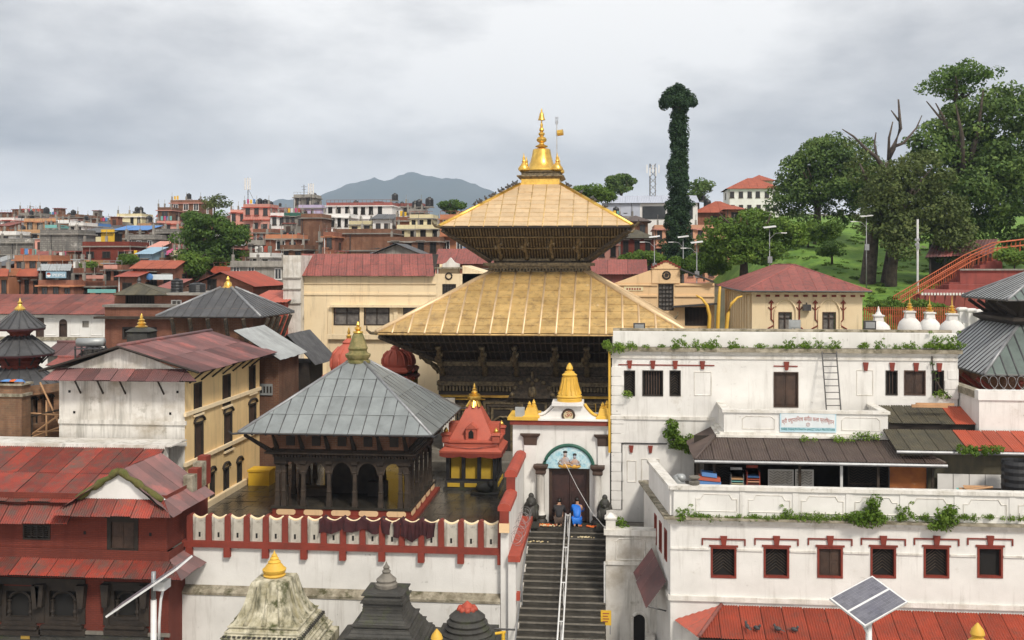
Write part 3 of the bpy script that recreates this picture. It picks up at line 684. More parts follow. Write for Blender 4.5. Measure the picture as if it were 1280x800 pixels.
# ================================================================ mandapa (open pillared pavilion)
mxl,mxr = PX(292,46.3),PX(546,46.3)
MCX,MCY,MH = (mxl+mxr)/2,50.75,4.48
MD = thing('pillared_pavilion','open pillared pavilion with grey metal pyramid roof behind the striped parapet','pavilion',(MCX,MCY,0))
PH = MH-1.2   # podium half width
MB().box(MCX-PH-.25,MCY-PH-.25,-.05,MCX+PH+.25,MCY+PH+.25,.14).box(MCX-PH,MCY-PH,.14,MCX+PH,MCY+PH,.5).build('podium','red_trim',MD)
MB().box(MCX-PH-.06,MCY-PH-.06,.46,MCX+PH+.06,MCY+PH+.06,.56).build('podium_floor','wet_stone',MD)
for k in range(5):
    wv = 2*PH/5; a0 = MCX-PH+wv*k+.2; a1 = a0+wv-.4
    for fr_,base in ((front(MCY-PH),MCX),(sideR(MCX+PH),MCY)):
        q0,q1 = a0-MCX+base,a1-MCX+base; cth = .08
        MB().fext(fr_,[(q0+cth,.17),(q1-cth,.17),(q1,.24),(q1,.36),(q1-cth,.43),(q0+cth,.43),(q0,.36),(q0,.24)],0.0,.04).build('podium_panel','peach_plaster',MD)
CT = 3.0   # beam level
def mcol(x,y):
    c = MB().box(x-.12,y-.12,.56,x+.12,y+.12,.8).sq([(.10,.8),(.09,1.2),(.11,1.25),(.085,1.3),(.08,2.1),(.11,2.15),(.08,2.2),(.08,2.45),(.16,2.55),(.16,2.68)],(x,y))
    return c.build('column','grey_wood',MD)
cxs = [MCX-PH+.2+i*(2*PH-.4)/5 for i in range(6)]
cys = [MCY-PH+.2+i*(2*PH-.4)/5 for i in range(6)]
for i,x in enumerate(cxs):
    for j,yv in enumerate(cys):
        if i in (0,5) or j in (0,5):mcol(x,yv)
mcol(cxs[0]+.3,cys[0]); mcol(cxs[5]-.3,cys[0]); mcol(cxs[5],cys[0]+.3)
def arch_panel(fr_,a0,a1):
    pts = [(a0,2.70),(a0,2.05)]
    for k in range(11):
        t = math.pi*k/10; rr = 1+.03*math.cos(8*t)
        pts.append(((a0+a1)/2-(a1-a0)/2*.86*math.cos(t)*rr,2.05+.56*math.sin(t)))
    pts += [(a1,2.05),(a1,2.70)]
    m = MB(); n = len(pts)
    top = [(p[0],2.70) for p in pts]
    for k in range(1,n-2):
        p,q = pts[k],pts[k+1]
        m.fext(fr_,[p,q,(q[0],2.70),(p[0],2.70)],0,.08)
    m.build('arch','grey_wood',MD)
for i in range(5):
    arch_panel(front(MCY-PH+.22),cxs[i]+.08,cxs[i+1]-.08)
    arch_panel(front(MCY+PH-.16),cxs[i]+.08,cxs[i+1]-.08)
    arch_panel(sideR(MCX+PH-.22),cys[i]+.08,cys[i+1]-.08)
    arch_panel(sideL(MCX-PH+.22),cys[i]+.08,cys[i+1]-.08)
MB().box(MCX-PH+.05,MCY-PH+.05,2.68,MCX+PH-.05,MCY+PH-.05,2.86).build('beam','dark_wood',MD)
dn = MB()
for k in range(44):
    v =-PH+.02+k*(2*PH)/44
    dn.box(MCX+v,MCY-PH-.06,2.86,MCX+v+.09,MCY-PH+.1,2.98).box(MCX+PH-.1,MCY+v,2.86,MCX+PH+.06,MCY+v+.09,2.98)
tag(dn.build('dentils','grey_wood',MD),kind='stuff')
MB().sq([(PH+.06,2.98),(PH+.3,3.06),(PH+.3,3.13),(PH-.05,3.24)],(MCX,MCY)).build('cornice','grey_wood',MD)
MB().box(MCX-PH+.1,MCY-PH+.1,3.2,MCX+PH-.1,MCY+PH-.1,4.1).build('frieze','brick_brown',MD)
for i,x in enumerate(cxs):
    strut_m = MB().tube([(x,MCY-PH+.05,3.25),(x,MCY-PH-.55,3.95)],[.12,.07],5); strut_m.build('strut','dark_wood',MD)
    MB().tube([(MCX+PH-.05,cys[i],3.25),(MCX+PH+.55,cys[i],3.95)],[.12,.07],5).build('strut','dark_wood',MD)
    if i < 5:
        MB().box(x+.45,MCY-PH+.02,3.4,x+.85,MCY-PH+.12,3.85).build('frieze_window','dark_wood',MD)
E = ring4(MCX,MCY,MH,4.14); U = ring4(MCX,MCY,.42,7.02)
for i in range(4):
    j = (i+1)%4
    roof_face(MD,'grey_sheet',E[i],E[j],U[i],U[j],.64,rows=4,name='roof_sheet',rib=('lead_rib',.035),lift=.02,ribstart=1,gap=.004,thick=.02)
    MB().tube([E[i],E[j]],.05,6).build('eave_rail','dark_metal',MD)
    n_ = 14
    for k in range(1,n_):
        if i in (0,1):MB().ball(E[i].lerp(E[j],k/n_)+Vector((0,0,-.04)),.06,.06,.06,6,4).build('eave_stud','black_plastic',MD)
hips(MD,'grey_metal',[(E[i]+Vector((0,0,.05)),U[i]+Vector((0,0,.05))) for i in range(4)],.08,'hip_ridge')
for i in range(4):
    o_ = (E[i]-Vector((MCX,MCY,4.14))).normalized()
    MB().tube([E[i],E[i]+o_*.3,E[i]+o_*.5+Vector((0,0,.16))],[.06,.05,.02],6).build('corner_hook','dark_metal',MD)
    c0 = Vector((MCX,MCY,0))+o_*(PH*1.414) 
    MB().tube([(c0.x,c0.y,3.1),E[i]+Vector((0,0,-.1))-o_*.3],[.12,.08],5).build('corner_strut','dark_wood',MD)
MB().lathe([(.62,7.0),(.62,7.1),(.5,7.16),(.62,7.3),(.64,7.42),(.48,7.5),(.44,7.6),(.5,7.72),(.44,7.85),(.33,8.2),(.25,8.42),(.2,8.46)],(MCX,MCY),16).build('roof_cap','mossy_bronze',MD,smooth=40)
MB().lathe([(.2,8.44),(.26,8.5),(.24,8.56),(.1,8.6),(.18,8.68),(.16,8.76),(.07,8.8),(.1,8.88),(.02,9.05)],(MCX,MCY),12).build('finial','gold_bright',MD,smooth=40)
# a red chest stands inside the pavilion
MB().box(MCX+.7,MCY-.9,.57,MCX+1.6,MCY-.3,1.25).build('bench','dark_wood',MD)
MB().box(MCX-2.6,MCY-1.2,.57,MCX-1.2,MCY-.4,.95).build('bench','grey_wood',MD)
MB().box(MCX-1.6,MCY-.3,.56,MCX+.9,MCY+1.4,2.68).build('inner_shrine','dark_wood',MD)

# ================================================================ striped parapet and retaining wall
WY = 41.5; wl,wr = PX(238,WY),-4.44; PDZ =-.15
RW = thing('retaining_wall','white retaining wall below the courtyard with a red and white striped scalloped parapet','wall',((wl+wr)/2,WY,-4))
MB().box(wl-.3,WY,-4,wr,WY+.6,.42+PDZ).build('wall','white_plaster',RW)
zb = PZ(745,WY,400); 
MB().box(wl-.3,WY-.3,-4,wr,WY-.001,zb).build('base_course','white_plaster',RW)
MB().add([(wl-.3,WY-.002,zb+.32),(wr,WY-.002,zb+.32),(wr,WY-.34,zb+.1),(wl-.3,WY-.34,zb+.1),(wr,WY-.34,zb),(wl-.3,WY-.34,zb),(wl-.3,WY-.002,zb),(wr,WY-.002,zb)],[(0,3,2,1),(3,5,4,2),(0,6,5,3),(1,2,4,7)]).build('ledge','mossy_ledge',RW)
MB().box(wl-.3,WY-.16,.40+PDZ,wr,WY+.3,.66+PDZ).build('red_band','red_trim',RW)
n = 16; pw = (wr-wl)/n
scal = None; pil = None; cop = None; brk = None
for i in range(n+1):
    x = wl+i*pw
    if i < n:
        if scal is None:
            pts = [(.13,.66),(pw-.13,.66),(pw-.11,1.66)]+[(pw-.11-(pw-.22)*k/8,1.66-.13*math.sin(math.pi*k/8)) for k in range(1,8)]+[(.11,1.66)]
            scal = MB().fext(front(WY),[(p[0]+wl,p[1]+PDZ) for p in pts],-.2,.02).build('parapet_panel','grimy_white',RW)
            cpt = [fr0 for fr0 in [front(WY)(wl+.1+(pw-.2)*k/8,1.69+PDZ-.13*math.sin(math.pi*k/8),-.09) for k in range(9)]]
            cop = MB().tube(cpt,.055,6).build('coping','cream_plaster',RW,smooth=True)
            sl = MB().fbox(front(WY),wl+pw/2-.04,wl+pw/2+.04,.8+PDZ,1.0+PDZ,0,.03).build('drain_slot','interior',RW)
        else:inst(scal,(i*pw,0,0)); inst(cop,(i*pw,0,0)); inst(sl,(i*pw,0,0))
    if pil is None:
        pil = MB().fbox(front(WY),wl-.12,wl+.12,.66+PDZ,1.62+PDZ,-.24,.1).tube([(wl,WY-.11,1.62+PDZ),(wl,WY+.25,1.62+PDZ)],.122,10).build('pilaster','red_trim',RW)
        brk = MB().fbox(front(WY),wl-.13,wl+.13,.02+PDZ,.40+PDZ,0,.2).build('bracket','red_trim',RW)
    else:
        inst(pil,(i*pw,0,0))
        if i%2 == 0 and i:inst(brk,(i*pw,0,0))
# maroon cloths hung over the parapet
def drape(x0,x1,y0,y1,lab,seed):
    r3 = random.Random(seed); X0,X1 = PX(x0,WY),PX(x1,WY); m = MB(); nu,nv = 60,9
    zt = 1.76+PDZ
    for i in range(nu+1):
        u = i/nu; X = X0+(X1-X0)*u
        sag = .20*abs(math.sin(math.pi*(X-wl)/pw)) ** .9
        dl = y1*(.86+.10*math.sin(u*7+seed)+.06*math.sin(u*17))
        m.v.append((X,WY+.34,zt-sag-.5))
        m.v.append((X,WY+.3,zt-sag+.02))
        for j in range(nv):
            t = j/(nv-1)
            m.v.append((X+.03*math.sin(u*40+t*3),WY-.16-.05*math.sin(u*34+seed)*(0.4+t)-.03*math.sin(u*71),zt+.03-sag*(1-t*.4)-dl*t))
    k = nv+2
    m.f = [(i*k+j,(i+1)*k+j,(i+1)*k+j+1,i*k+j+1) for i in range(nu) for j in range(k-1)]
    tag(m.build('hanging_cloth','maroon_cloth',smooth=True),lab,'cloth','maroon cloths on the parapet')
drape(400,489,0,.62,'long dark maroon cloth draped in waves over the striped parapet',1)
drape(492,545,0,.82,'shorter maroon cloth hanging square over the striped parapet beside a longer one',5)

# ================================================================ walls along the stair, left
SW = thing('stepped_wall','white wall with stepped red coping running from the gate down beside the stairs','wall',(-4.25,45,0))
MB().box(-4.42,41.2,-4,-4.1,43.8,2.1).box(-4.42,43.8,-4,-4.1,48.4,2.9).build('wall','white_plaster',SW)
for y0,y1,z in ((43.7,48.4,2.9),(41.0,43.78,2.1)):
    pr = [(-.26,0),(.26,0),(.26,.16),(.16,.27),(0,.31),(-.16,.27),(-.26,.16)]
    MB().ext([(-4.26+p[0],y0,z+p[1]) for p in pr],(0,y1-y0,0)).build('coping','red_paint',SW)
    MB().box(-4.44,y0-.02,z-.75,-4.08,y0+.14,z).build('end_post','red_trim',SW)
MB().box(-4.46,40.96,1.25,-4.06,41.16,1.62).build('end_panel','peach_plaster',SW)
LW = thing('stair_side_wall','low white wall with flat red coping along the left of the stairs','wall',(-3.95,45,-4))
MB().box(-4.1,41.0,-4,-3.8,47.9,.12).build('wall','white_plaster',LW)
MB().box(-4.1,40.9,.12,-3.62,47.9,.36).build('coping','red_paint',LW)
for k in range(5):
    MB().box(-3.8,41.6+k*1.1,-3.6+.46*k,-3.74,42.3+k*1.1,-2.6+.46*k).build('recess_panel','old_white',LW)
MB().box(-3.9,41.2,-1.5,-3.66,41.5,-1.2).build('red_block','red_paint',LW)
# coiled razor wire between the two walls
cw = []
for k in range(420):
    t = k/419; a = t*2*math.pi*10
    cw.append((-3.88+.24*math.cos(a)+.05*math.sin(a*.37),41.6+5.6*t+.2*math.sin(a*.53),.70+.3*math.sin(a)+.05*math.sin(a*.21)))
tag(MB().tube(cw,.007,4).build('razor_wire','grey_metal'),'coil of steel razor wire lying on the red coping by the stairs','razor wire')

# ================================================================ stairs
ST = thing('stone_staircase','steep dark stone staircase rising to the temple gate','staircase',(-1.9,44,-4))
sx0,sx1 =-3.8,-.28
ns = 25; ry = 2.0
z_top,y_top =-.3,47.3
stp = MB().box(sx0,0,-.34,sx1,.40,0)
s0 = None
for k in range(23):
    z = z_top-k*.163; yv = y_top-k*.385
    if s0 is None:
        s0 = stp.build('step','step_stone',ST); s0.location = (0,0,0); s0.matrix_parent_inverse = Matrix.Translation(-Vector(ST.location)); s0.location = (0,yv,z); base0 = Vector((0,yv,z))
    else:inst(s0,(0,yv-base0.y,z-base0.z))
    MB().box(sx0+.01,yv-.03,z-.045,sx1-.01,yv+.05,z+.005).build('nosing','grey_stone',ST)
MB().box(sx0,47.6,-.5,sx1,48.9,-.14).build('landing','step_stone',ST)
MB().add([(sx0,47.4,-.7),(sx1,47.4,-.7),(sx1,39,-4.2),(sx0,39,-4.2),(sx0,47.4,-4.2),(sx1,47.4,-4.2)],[(0,3,2,1),(0,1,5,4)]).build('stair_core','dark_stone',ST)
HRl = thing('handrail','double white metal handrail up the middle of the dark stairs','handrail',(-2.1,44,-2))
for dx_ in (-.1,.1):
    MB().tube([(-2.0+dx_,47.3,.55),(-2.0+dx_,38.4,.55-8.9*.423)],.035,6).build('rail','white_metal',HRl,smooth=True)
for k in range(5):
    yv = 47.2-2.1*k; zt = .55-(47.3-yv)*.423
    MB().tube([(-2.0,yv,zt),(-2.0,yv,zt-.95)],.025,6).tube([(-2.1,yv,zt),(-1.9,yv,zt)],.025,6).build('post','white_metal',HRl)
tag(MB().tube([(-3.72,47.3,.5),(-3.72,38.6,.5-8.7*.423)],.03,6).tube([(-3.72,47.2,.5),(-3.72,47.2,-.3)],.03,6).tube([(-3.72,43,-1.35),(-3.72,43,-2.4)],.03,6).build('side_handrail','grey_metal'),'thin grey handrail along the left wall of the stairs','handrail')
# flowers and offerings lying on the top steps
r3 = random.Random(5)
def offer(cx,cy,cz,n,sp,mat,lab):
    m = MB()
    for k in range(n):
        m.ball((cx+r3.gauss(0,sp),cy+r3.gauss(0,sp*.25),cz+r3.uniform(.02,.07)),r3.uniform(.03,.07),None,.03,5,4)
    tag(m.build('flower_offering',mat),lab,'flowers',kind='stuff')
offer(-3.05,47.75,-.14,40,.22,'flower_orange','heap of orange and red marigold offerings on the left of the landing')
offer(-2.9,47.62,-.14,16,.2,'flower_white','white petals mixed among the left heap of offerings')
offer(-.95,47.7,-.14,40,.22,'flower_orange','heap of orange marigold offerings on the right of the landing')
offer(-1.2,46.95,-.46,18,.3,'flower_white','pale petals strewn on a step under the blue-jacketed worshipper')
offer(-3.2,46.6,-.62,12,.2,'flower_white','pale petals strewn low on the left of the stairs')

# ================================================================ gate
GY = 48.5; gl,gr = PX(641,GY),PX(762,GY); gc = PX(711,GY)
G = thing('temple_gate','white arched gateway with gilded spire, mural lunette and dark double door','gate',(gc,GY,0))
fG = front(GY)
zc = PZ(530,GY); zd = PZ(584,GY); dl,dr = PX(686,GY),PX(737,GY)
arx,arr = (PX(680,GY)+PX(742,GY))/2,(PX(742,GY)-PX(680,GY))/2
MB().wall(fG,gl,gr,-.14,zc,[(dl,dr,-.14,zd)],.5).poly([(gl,GY,-.2),(gl,GY+2,-.2),(gl,GY+2,zc),(gl,GY,zc)]).poly([(gr,GY,-.2),(gr,GY,zc),(gr,GY+2,zc),(gr,GY+2,-.2)]).poly([(gl,GY+2,-.2),(gr,GY+2,-.2),(gr,GY+2,zc),(gl,GY+2,zc)]).build('wall','white_plaster',G)
MB().box(gl-.12,GY-.22,zc,gr+.05,GY+2.1,zc+.22).build('cornice','red_trim',G)
MB().box(gl-.2,GY-.28,zc+.22,gr+.05,GY+2.1,zc+.3).build('roof_edge','clean_white',G)
MB().box(gl-.22,GY-.3,zc+.225,PX(673,GY),GY+2.0,zc+.36).build('gilt_ledge','gold_paint',G)
# curved gable
tz = PZ(506,GY); g0,g1 = PX(674,GY),PX(746,GY); t0_,t1_ = PX(694,GY),PX(729,GY)
pts = [(g0,zc+.3)]
for k in range(9):
    s = k/8; pts.append((g0+(t0_-g0)*s,zc+.36+(tz-zc-.36)*s ** 1.9))
for k in range(9):
    s = 1-k/8; pts.append((g1-(g1-t1_)*s,zc+.36+(tz-zc-.36)*s ** 1.9))
pts.append((g1,zc+.3))
MB().fext(fG,pts,-1.2,.02).build('gable','clean_white',G)
for sgn,xa,xb in ((1,g0,t0_),(-1,g1,t1_)):
    MB().tube([fG(xa+(xb-xa)*k/8-sgn*.06,zc+.42+(tz-zc-.36)*(k/8) ** 1.9,-.2) for k in range(9)],.07,8).build('gable_coping','clean_white' if sgn > 0 else 'gold_paint',G,smooth=True)
MB().box(gc-.78,GY-.25,tz,gc+.68,GY+1.1,tz+.16).build('spire_base','clean_white',G)
zs_ = PZ(460,GY); cs = gc+.02
ribs_ = MB().lathe([(.58,tz+.16),(.58,tz+.28),(.54,tz+.33),(.6,tz+.39),(.52,tz+.48),(.43,tz+.75),(.35,tz+1.05),(.31,tz+1.3),(.33,tz+1.33),(.36,tz+1.4),(.24,tz+1.48),(.22,tz+1.55),(.12,tz+1.58),(.17,tz+1.68),(.13,tz+1.8),(.04,tz+1.95),(.01,zs_+.02)],(cs,GY+.4),20)
ribs_.build('spire','gold_paint',G,smooth=35)
for k in range(14):
    t = 2*math.pi*k/14
    MB().tube([(cs+math.cos(t)*r_,GY+.4+math.sin(t)*r_,z_) for r_,z_ in ((.53,tz+.5),(.44,tz+.75),(.36,tz+1.05),(.32,tz+1.28))],.04,5).build('spire_flute','gold_paint',G)
for x in (664,756):
    X = PX(x,GY)
    MB().sq([(.40,zc+.3),(.40,zc+.38),(.32,zc+.44),(.27,zc+.62),(.23,zc+.76),(.14,zc+.78)],(X,GY+.25)).lathe([(.12,zc+.77),(.12,zc+.84),(.07,zc+.86),(.09,zc+.92),(.01,zc+1.05)],(X-.1,GY+.25),8).lathe([(.12,zc+.77),(.12,zc+.87),(.07,zc+.9),(.09,zc+.97),(.01,zc+1.13)],(X+.1,GY+.3),8).build('corner_spire','gold_paint',G)
# om roundel
oz = PZ(518,GY); oc = PX(710.5,GY)
mm = MB(); mm.tube([fG(oc+.27*math.cos(t*math.pi/12),oz+.27*math.sin(t*math.pi/12),.05) for t in range(25)],.055,6); mm.build('roundel_ring','brown_wood',G,smooth=True)
MB().fext(fG,[(oc+.25*math.cos(t*math.pi/10),oz+.25*math.sin(t*math.pi/10)) for t in range(20)],.02,.05).build('roundel','paint_cream',G)
text_part('\u0950',.42,fG,oc,oz-.0,.055,'letter_maroon',G,'om_symbol',.008)
# lunette
lz = PZ(584,GY)
pts = [(arx+arr*math.cos(math.pi*k/24),lz+arr*.94*math.sin(math.pi*k/24)) for k in range(25)]
MB().fext(fG,pts,.0,.05).build('mural','mural_blue',G)
MB().tube([fG(p[0],p[1],.06) for p in pts],.085,6).build('mural_frame','dark_green_paint',G,smooth=True)
# seated figures of the mural in low relief
for dx_,s in ((-.16,1.0),(.28,.85)):
    mm = MB().ball(fG(arx+dx_,lz+.30*s,.05),.22*s,.05,.26*s,10,7).tube([fG(arx+dx_-.2*s,lz+.42*s,.07),fG(arx+dx_-.32*s,lz+.26*s,.08),fG(arx+dx_-.1*s,lz+.16*s,.08)],.045,6).tube([fG(arx+dx_+.2*s,lz+.42*s,.07),fG(arx+dx_+.3*s,lz+.24*s,.08),fG(arx+dx_+.08*s,lz+.2*s,.08)],.045,6)
    mm.ball(fG(arx+dx_,lz+.64*s,.06),.09*s,.05,.11*s,8,6).build('mural_figure','mural_skin',G,smooth=True)
    MB().ball(fG(arx+dx_,lz+.76*s,.05),.11*s,.05,.07,8,6).build('mural_hair','hair',G,smooth=True)
    MB().ball(fG(arx+dx_,lz+.12*s,.06),.34*s,.06,.12*s,10,6).build('mural_garment','mural_gold',G,smooth=True)
# door
for k,(a0,a1) in enumerate(((dl+.14,(dl+dr)/2-.01),((dl+dr)/2+.01,dr-.14))):
    leaf = MB().fbox(fG,a0,a1,-.14,zd-.15,-.34,-.26).build('door_leaf','door_wood',G)
    MB().fbox(fG,a0+.1,a1-.1,.1,1.3,-.26,-.235).fbox(fG,a0+.1,a1-.1,1.5,zd-.35,-.26,-.235).build('door_panel','door_wood',leaf)
MB().fbox(fG,dl,dl+.14,-.14,zd,-.34,-.12).fbox(fG,dr-.14,dr,-.14,zd,-.34,-.12).fbox(fG,dl+.14,dr-.14,zd-.15,zd,-.34,-.12).build('door_frame','brown_wood',G)
# columns flanking the door
for x in (676,747):
    X = PX(x,GY-.3)
    MB().lathe([(.24,.28),(.2,.34),(.19,.5),(.17,2.1),(.2,2.16)],(X,GY-.3),16).build('column','old_white',G,smooth=40)
    MB().lathe([(.30,-.14),(.30,.0),(.22,.1),(.26,.2),(.25,.28)],(X,GY-.3),16).build('column_base','dark_stone',G,smooth=40)
    MB().sq([(.2,2.16),(.24,2.22),(.22,2.35),(.33,2.5),(.33,2.58)],(X,GY-.3)).build('capital','brown_wood',G)
for x in (663,755):
    X = PX(x,GY)
    MB().fbox(fG,X-.28,X+.28,-.14,zc-.95,0,.12).build('pilaster','white_plaster',G)
    MB().sq([(.3,zc-.95),(.32,zc-.6),(.46,zc-.48),(.46,zc-.42)],(X,GY),1,.45).build('pilaster_capital','brown_wood',G)
MB().box(PX(650,GY)-.22,GY-.1,zc+.32,PX(650,GY)+.22,GY+.05,zc+.8).build('floodlight','pale_sheet',G)
def Pside(x,y,X):
    """point at photo pixel (x, y) on the wall plane standing at X"""
    d = FW+RT*((x-CX)/F)+Vector((0,0,(HY-y)/F)); t = X/d.x
    return d.y*t,CAMZ+d.z*t
def rect(x0,x1,y0,y1,Y):
    a,b = P(x0,y1,Y),P(x1,y0,Y); return a.x,b.x,a.z,b.z
def window(parent,fr,a0,a1,b0,b1,style='shutter',frame_m='brown_wood',rec=.16,fw=.07,sill=None,name='window'):
    """a window set in its opening; frame is the part, panes, shutters or bars its sub-parts"""
    f = MB().fbox(fr,a0,a0+fw,b0,b1,-rec,.03).fbox(fr,a1-fw,a1,b0,b1,-rec,.03).fbox(fr,a0+fw,a1-fw,b1-fw,b1,-rec,.031).fbox(fr,a0+fw,a1-fw,b0,b0+fw,-rec,.031).build(name,frame_m,parent)
    A0,A1,B0,B1 = a0+fw,a1-fw,b0+fw,b1-fw; mid = (A0+A1)/2
    if style == 'shutter':
        for p,q in ((A0,mid-.008),(mid+.008,A1)):
            s = MB().fbox(fr,p,q,B0,B1,-rec+.01,-rec+.05)
            hh = (B1-B0)
            for k in range(2):s.fbox(fr,p+.06,q-.06,B0+.06+hh/2*k,B0-.06+hh/2*(k+1),-rec+.05,-rec+.065)
            s.build('shutter','brown_wood',f)
    elif style == 'lattice':
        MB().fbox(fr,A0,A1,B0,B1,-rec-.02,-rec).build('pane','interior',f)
        m = MB(); n = 9; hh = (B1-B0); sl = hh/n
        for k in range(-4,n+1):
            for sgn,p,q in ((1,A0,mid),(-1,mid,A1)):
                w4 = q-p; z0 = B0+sl*k; rise = w4*.8
                lo,hi = (z0,z0+rise) if sgn > 0 else (z0+rise,z0)
                if max(lo,hi) > B1 or min(lo,hi) < B0:continue
                m.fext(fr,[(p,lo),(q,hi),(q,hi+.03),(p,lo+.03)],-rec+.01,-rec+.04)
        tag(m.build('lattice','grey_wood',f),kind='stuff')
    elif style == 'bars':
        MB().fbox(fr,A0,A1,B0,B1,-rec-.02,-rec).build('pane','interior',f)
        m = MB(); n = max(3,int((A1-A0)/.11))
        for k in range(1,n):m.fbox(fr,A0+(A1-A0)*k/n-.018,A0+(A1-A0)*k/n+.018,B0,B1,-rec+.02,-rec+.055)
        m.build('bars','brown_wood',f)
    elif style == 'glass':
        n = 2
        for k in range(n):
            p,q = A0+(A1-A0)*k/n,A0+(A1-A0)*(k+1)/n
            MB().fbox(fr,p+.015,q-.015,B0,B1,-rec,-rec+.02).build('pane','curtain',f)
        MB().fbox(fr,mid-.03,mid+.03,B0,B1,-rec+.02,-.02).fbox(fr,A0,A1,B0+(B1-B0)*.68,B0+(B1-B0)*.72,-rec+.02,-.03).build('glazing_bar',frame_m,f)
    elif style == 'grid':
        MB().fbox(fr,A0,A1,B0,B1,-rec,-rec+.02).build('pane','curtain',f)
        m = MB()
        for k in range(1,4):m.fbox(fr,A0+(A1-A0)*k/4-.02,A0+(A1-A0)*k/4+.02,B0,B1,-rec+.03,-.02)
        for k in range(1,6):m.fbox(fr,A0,A1,B0+(B1-B0)*k/6-.02,B0+(B1-B0)*k/6+.02,-rec+.03,-.018)
        m.build('glazing_bar',frame_m,f)
    else:
        MB().fbox(fr,A0,A1,B0,B1,-rec-.02,-rec).build('pane','interior',f)
    if sill:MB().fbox(fr,a0-.1,a1+.1,b0-.09,b0,-.05,.12).build('sill',sill,f)
    return f

PZX[0] = 950
# ================================================================ right: lower white building
LY = 40.0; fL = front(LY); lx0 = PX(838,LY); lx1 = PX(1420,LY)
LBd = thing('white_ghat_building','long white building with red-framed windows and panelled terrace parapet beside the stairs','building',((lx0+lx1)/2,LY,-4))
wins = []
wc = [904.5,970.5,1037.5,1104,1170.5,1237.5,1304]
for x in wc[:6]:wins.append(rect(x-16,x+16,684,722,LY))
zcor = PZ(650,LY); ztop = PZ(609,LY)
MB().wall(fL,lx0,lx1,-4,zcor,wins,.3).build('wall','white_plaster',LBd)
SV = Vector((-math.sin(R(7)),math.cos(R(7)),0)); SN = Vector((-math.cos(R(7)),-math.sin(R(7)),0))
fLS = frame((lx0,LY,0),SV,SN)
sw_ = [(.7,1.25,.35,1.55),(1.9,2.45,.35,1.55),(3.1,3.65,.35,1.55)]
MB().wall(fLS,0,6.6,-4,zcor,sw_,.3).build('side_wall','white_plaster',LBd)
for q in sw_:window(LBd,fLS,*q,style='shutter',frame_m='red_trim')
sty = ['lattice','lattice','shutter','lattice','lattice','open']
for k,q in enumerate(wins):
    fw_ = window(LBd,fL,*q,style=sty[k],frame_m='red_trim')
    cxw = (q[0]+q[1])/2; zt = q[3]
    MB().fbox(fL,q[0]-.06,q[1]+.06,zt,zt+.07,0,.05).build('lintel','red_trim',LBd)
    MB().fbox(fL,cxw-.82,cxw+.82,zt+.27,zt+.32,.002,.045).fbox(fL,cxw-.82,cxw-.77,zt+.06,zt+.27,.002,.045).fbox(fL,cxw+.77,cxw+.82,zt+.06,zt+.27,.002,.045).build('label_mould','red_trim',LBd)
    MB().fext(fL,[(cxw-.08,zt+.07),(cxw+.08,zt+.07),(cxw+.13,zt+.42),(cxw-.13,zt+.42)],0,.08).build('keystone','red_trim',LBd)
for z in (PZ(689,LY)+.0,):
    segs = [lx0]+[v for q in wins for v in (q[0]-.03,q[1]+.03)]+[lx1]
    for a_,b_ in zip(segs[0::2],segs[1::2]):MB().fbox(fL,a_,b_,z,z+.07,0,.05).build('string_course','white_trim',LBd)
MB().fbox(fL,lx0-.05,lx1,PZ(753,LY),PZ(747,LY),0,.09).build('string_course','white_trim',LBd)
MB().fbox(fLS,-.05,6.5,PZ(753,LY),PZ(747,LY),0,.09).build('string_course','white_trim',LBd)
# cornice with weeds on it
for z0,z1,o_ in ((zcor-.22,zcor-.12,.06),(zcor-.12,zcor,.14),(zcor,zcor+.08,.26)):
    MB().fbox(fL,lx0-o_,lx1,z0,z1,-.1,o_).build('cornice','white_trim' if o_ < .2 else 'mossy_ledge',LBd)
    MB().fbox(fLS,0.0,6.5,z0,z1,-.1,o_+.001).build('cornice','white_trim' if o_ < .2 else 'mossy_ledge',LBd)
MB().fbox(fL,lx0+.12,lx1,zcor+.08,ztop-.14,-.25,0.0).fbox(fLS,.12,5.2,zcor+.08,ztop-.14,-.25,0.0).build('parapet','white_plaster',LBd)
MB().fbox(fL,lx0-.02,lx1,ztop-.14,ztop,-.32,.08).fbox(fLS,-.02,5.3,ztop-.142,ztop-.002,-.32,.08).build('coping','white_trim',LBd)
pwp = (PX(980,LY)-PX(914,LY))
for k in range(9):
    a0 = PX(870,LY)+k*pwp; a1 = a0+pwp*.78; z0,z1 = zcor+.3,ztop-.3; ch = .18
    loop = [(a0,z0),(a1,z0),(a1,z1-ch),(a1-ch,z1-ch),(a1-ch*1.6,z1),(a0+ch*1.6,z1),(a0+ch,z1-ch),(a0,z1-ch)]
    m = MB()
    for p,q in zip(loop,loop[1:]+loop[:1]):m.tube([fL(p[0],p[1],.005),fL(q[0],q[1],.005)],.022,4)
    m.build('panel_moulding','white_trim',LBd)
    MB().fbox(fL,a1+.1,a1+.32,zcor+.1,ztop-.16,0,.03).build('parapet_pier','white_plaster',LBd)
MB().add([(lx0-.8,46.5,1.95),(lx0+.1,LY+.1,1.95),(lx1,LY+.1,1.95),(lx1,48.3,1.95),(lx0-.8,48.3,1.95)],[(0,1,2,3,4)]).build('terrace_floor','grey_stone',LBd)
# little lamp post stump on the terrace corner
cp = P(866,601,LY+.6)
tag(MB().lathe([(.1,3.25),(.1,3.4),(.2,3.5),(.22,3.6),(.12,3.65),(.22,3.75),(.2,3.8)],(PX(868,LY+.2),LY+.2),10).build('stone_urn','grey_stone',smooth=40),'small weathered stone urn on the terrace parapet corner','urn')
PZX[0] = 900
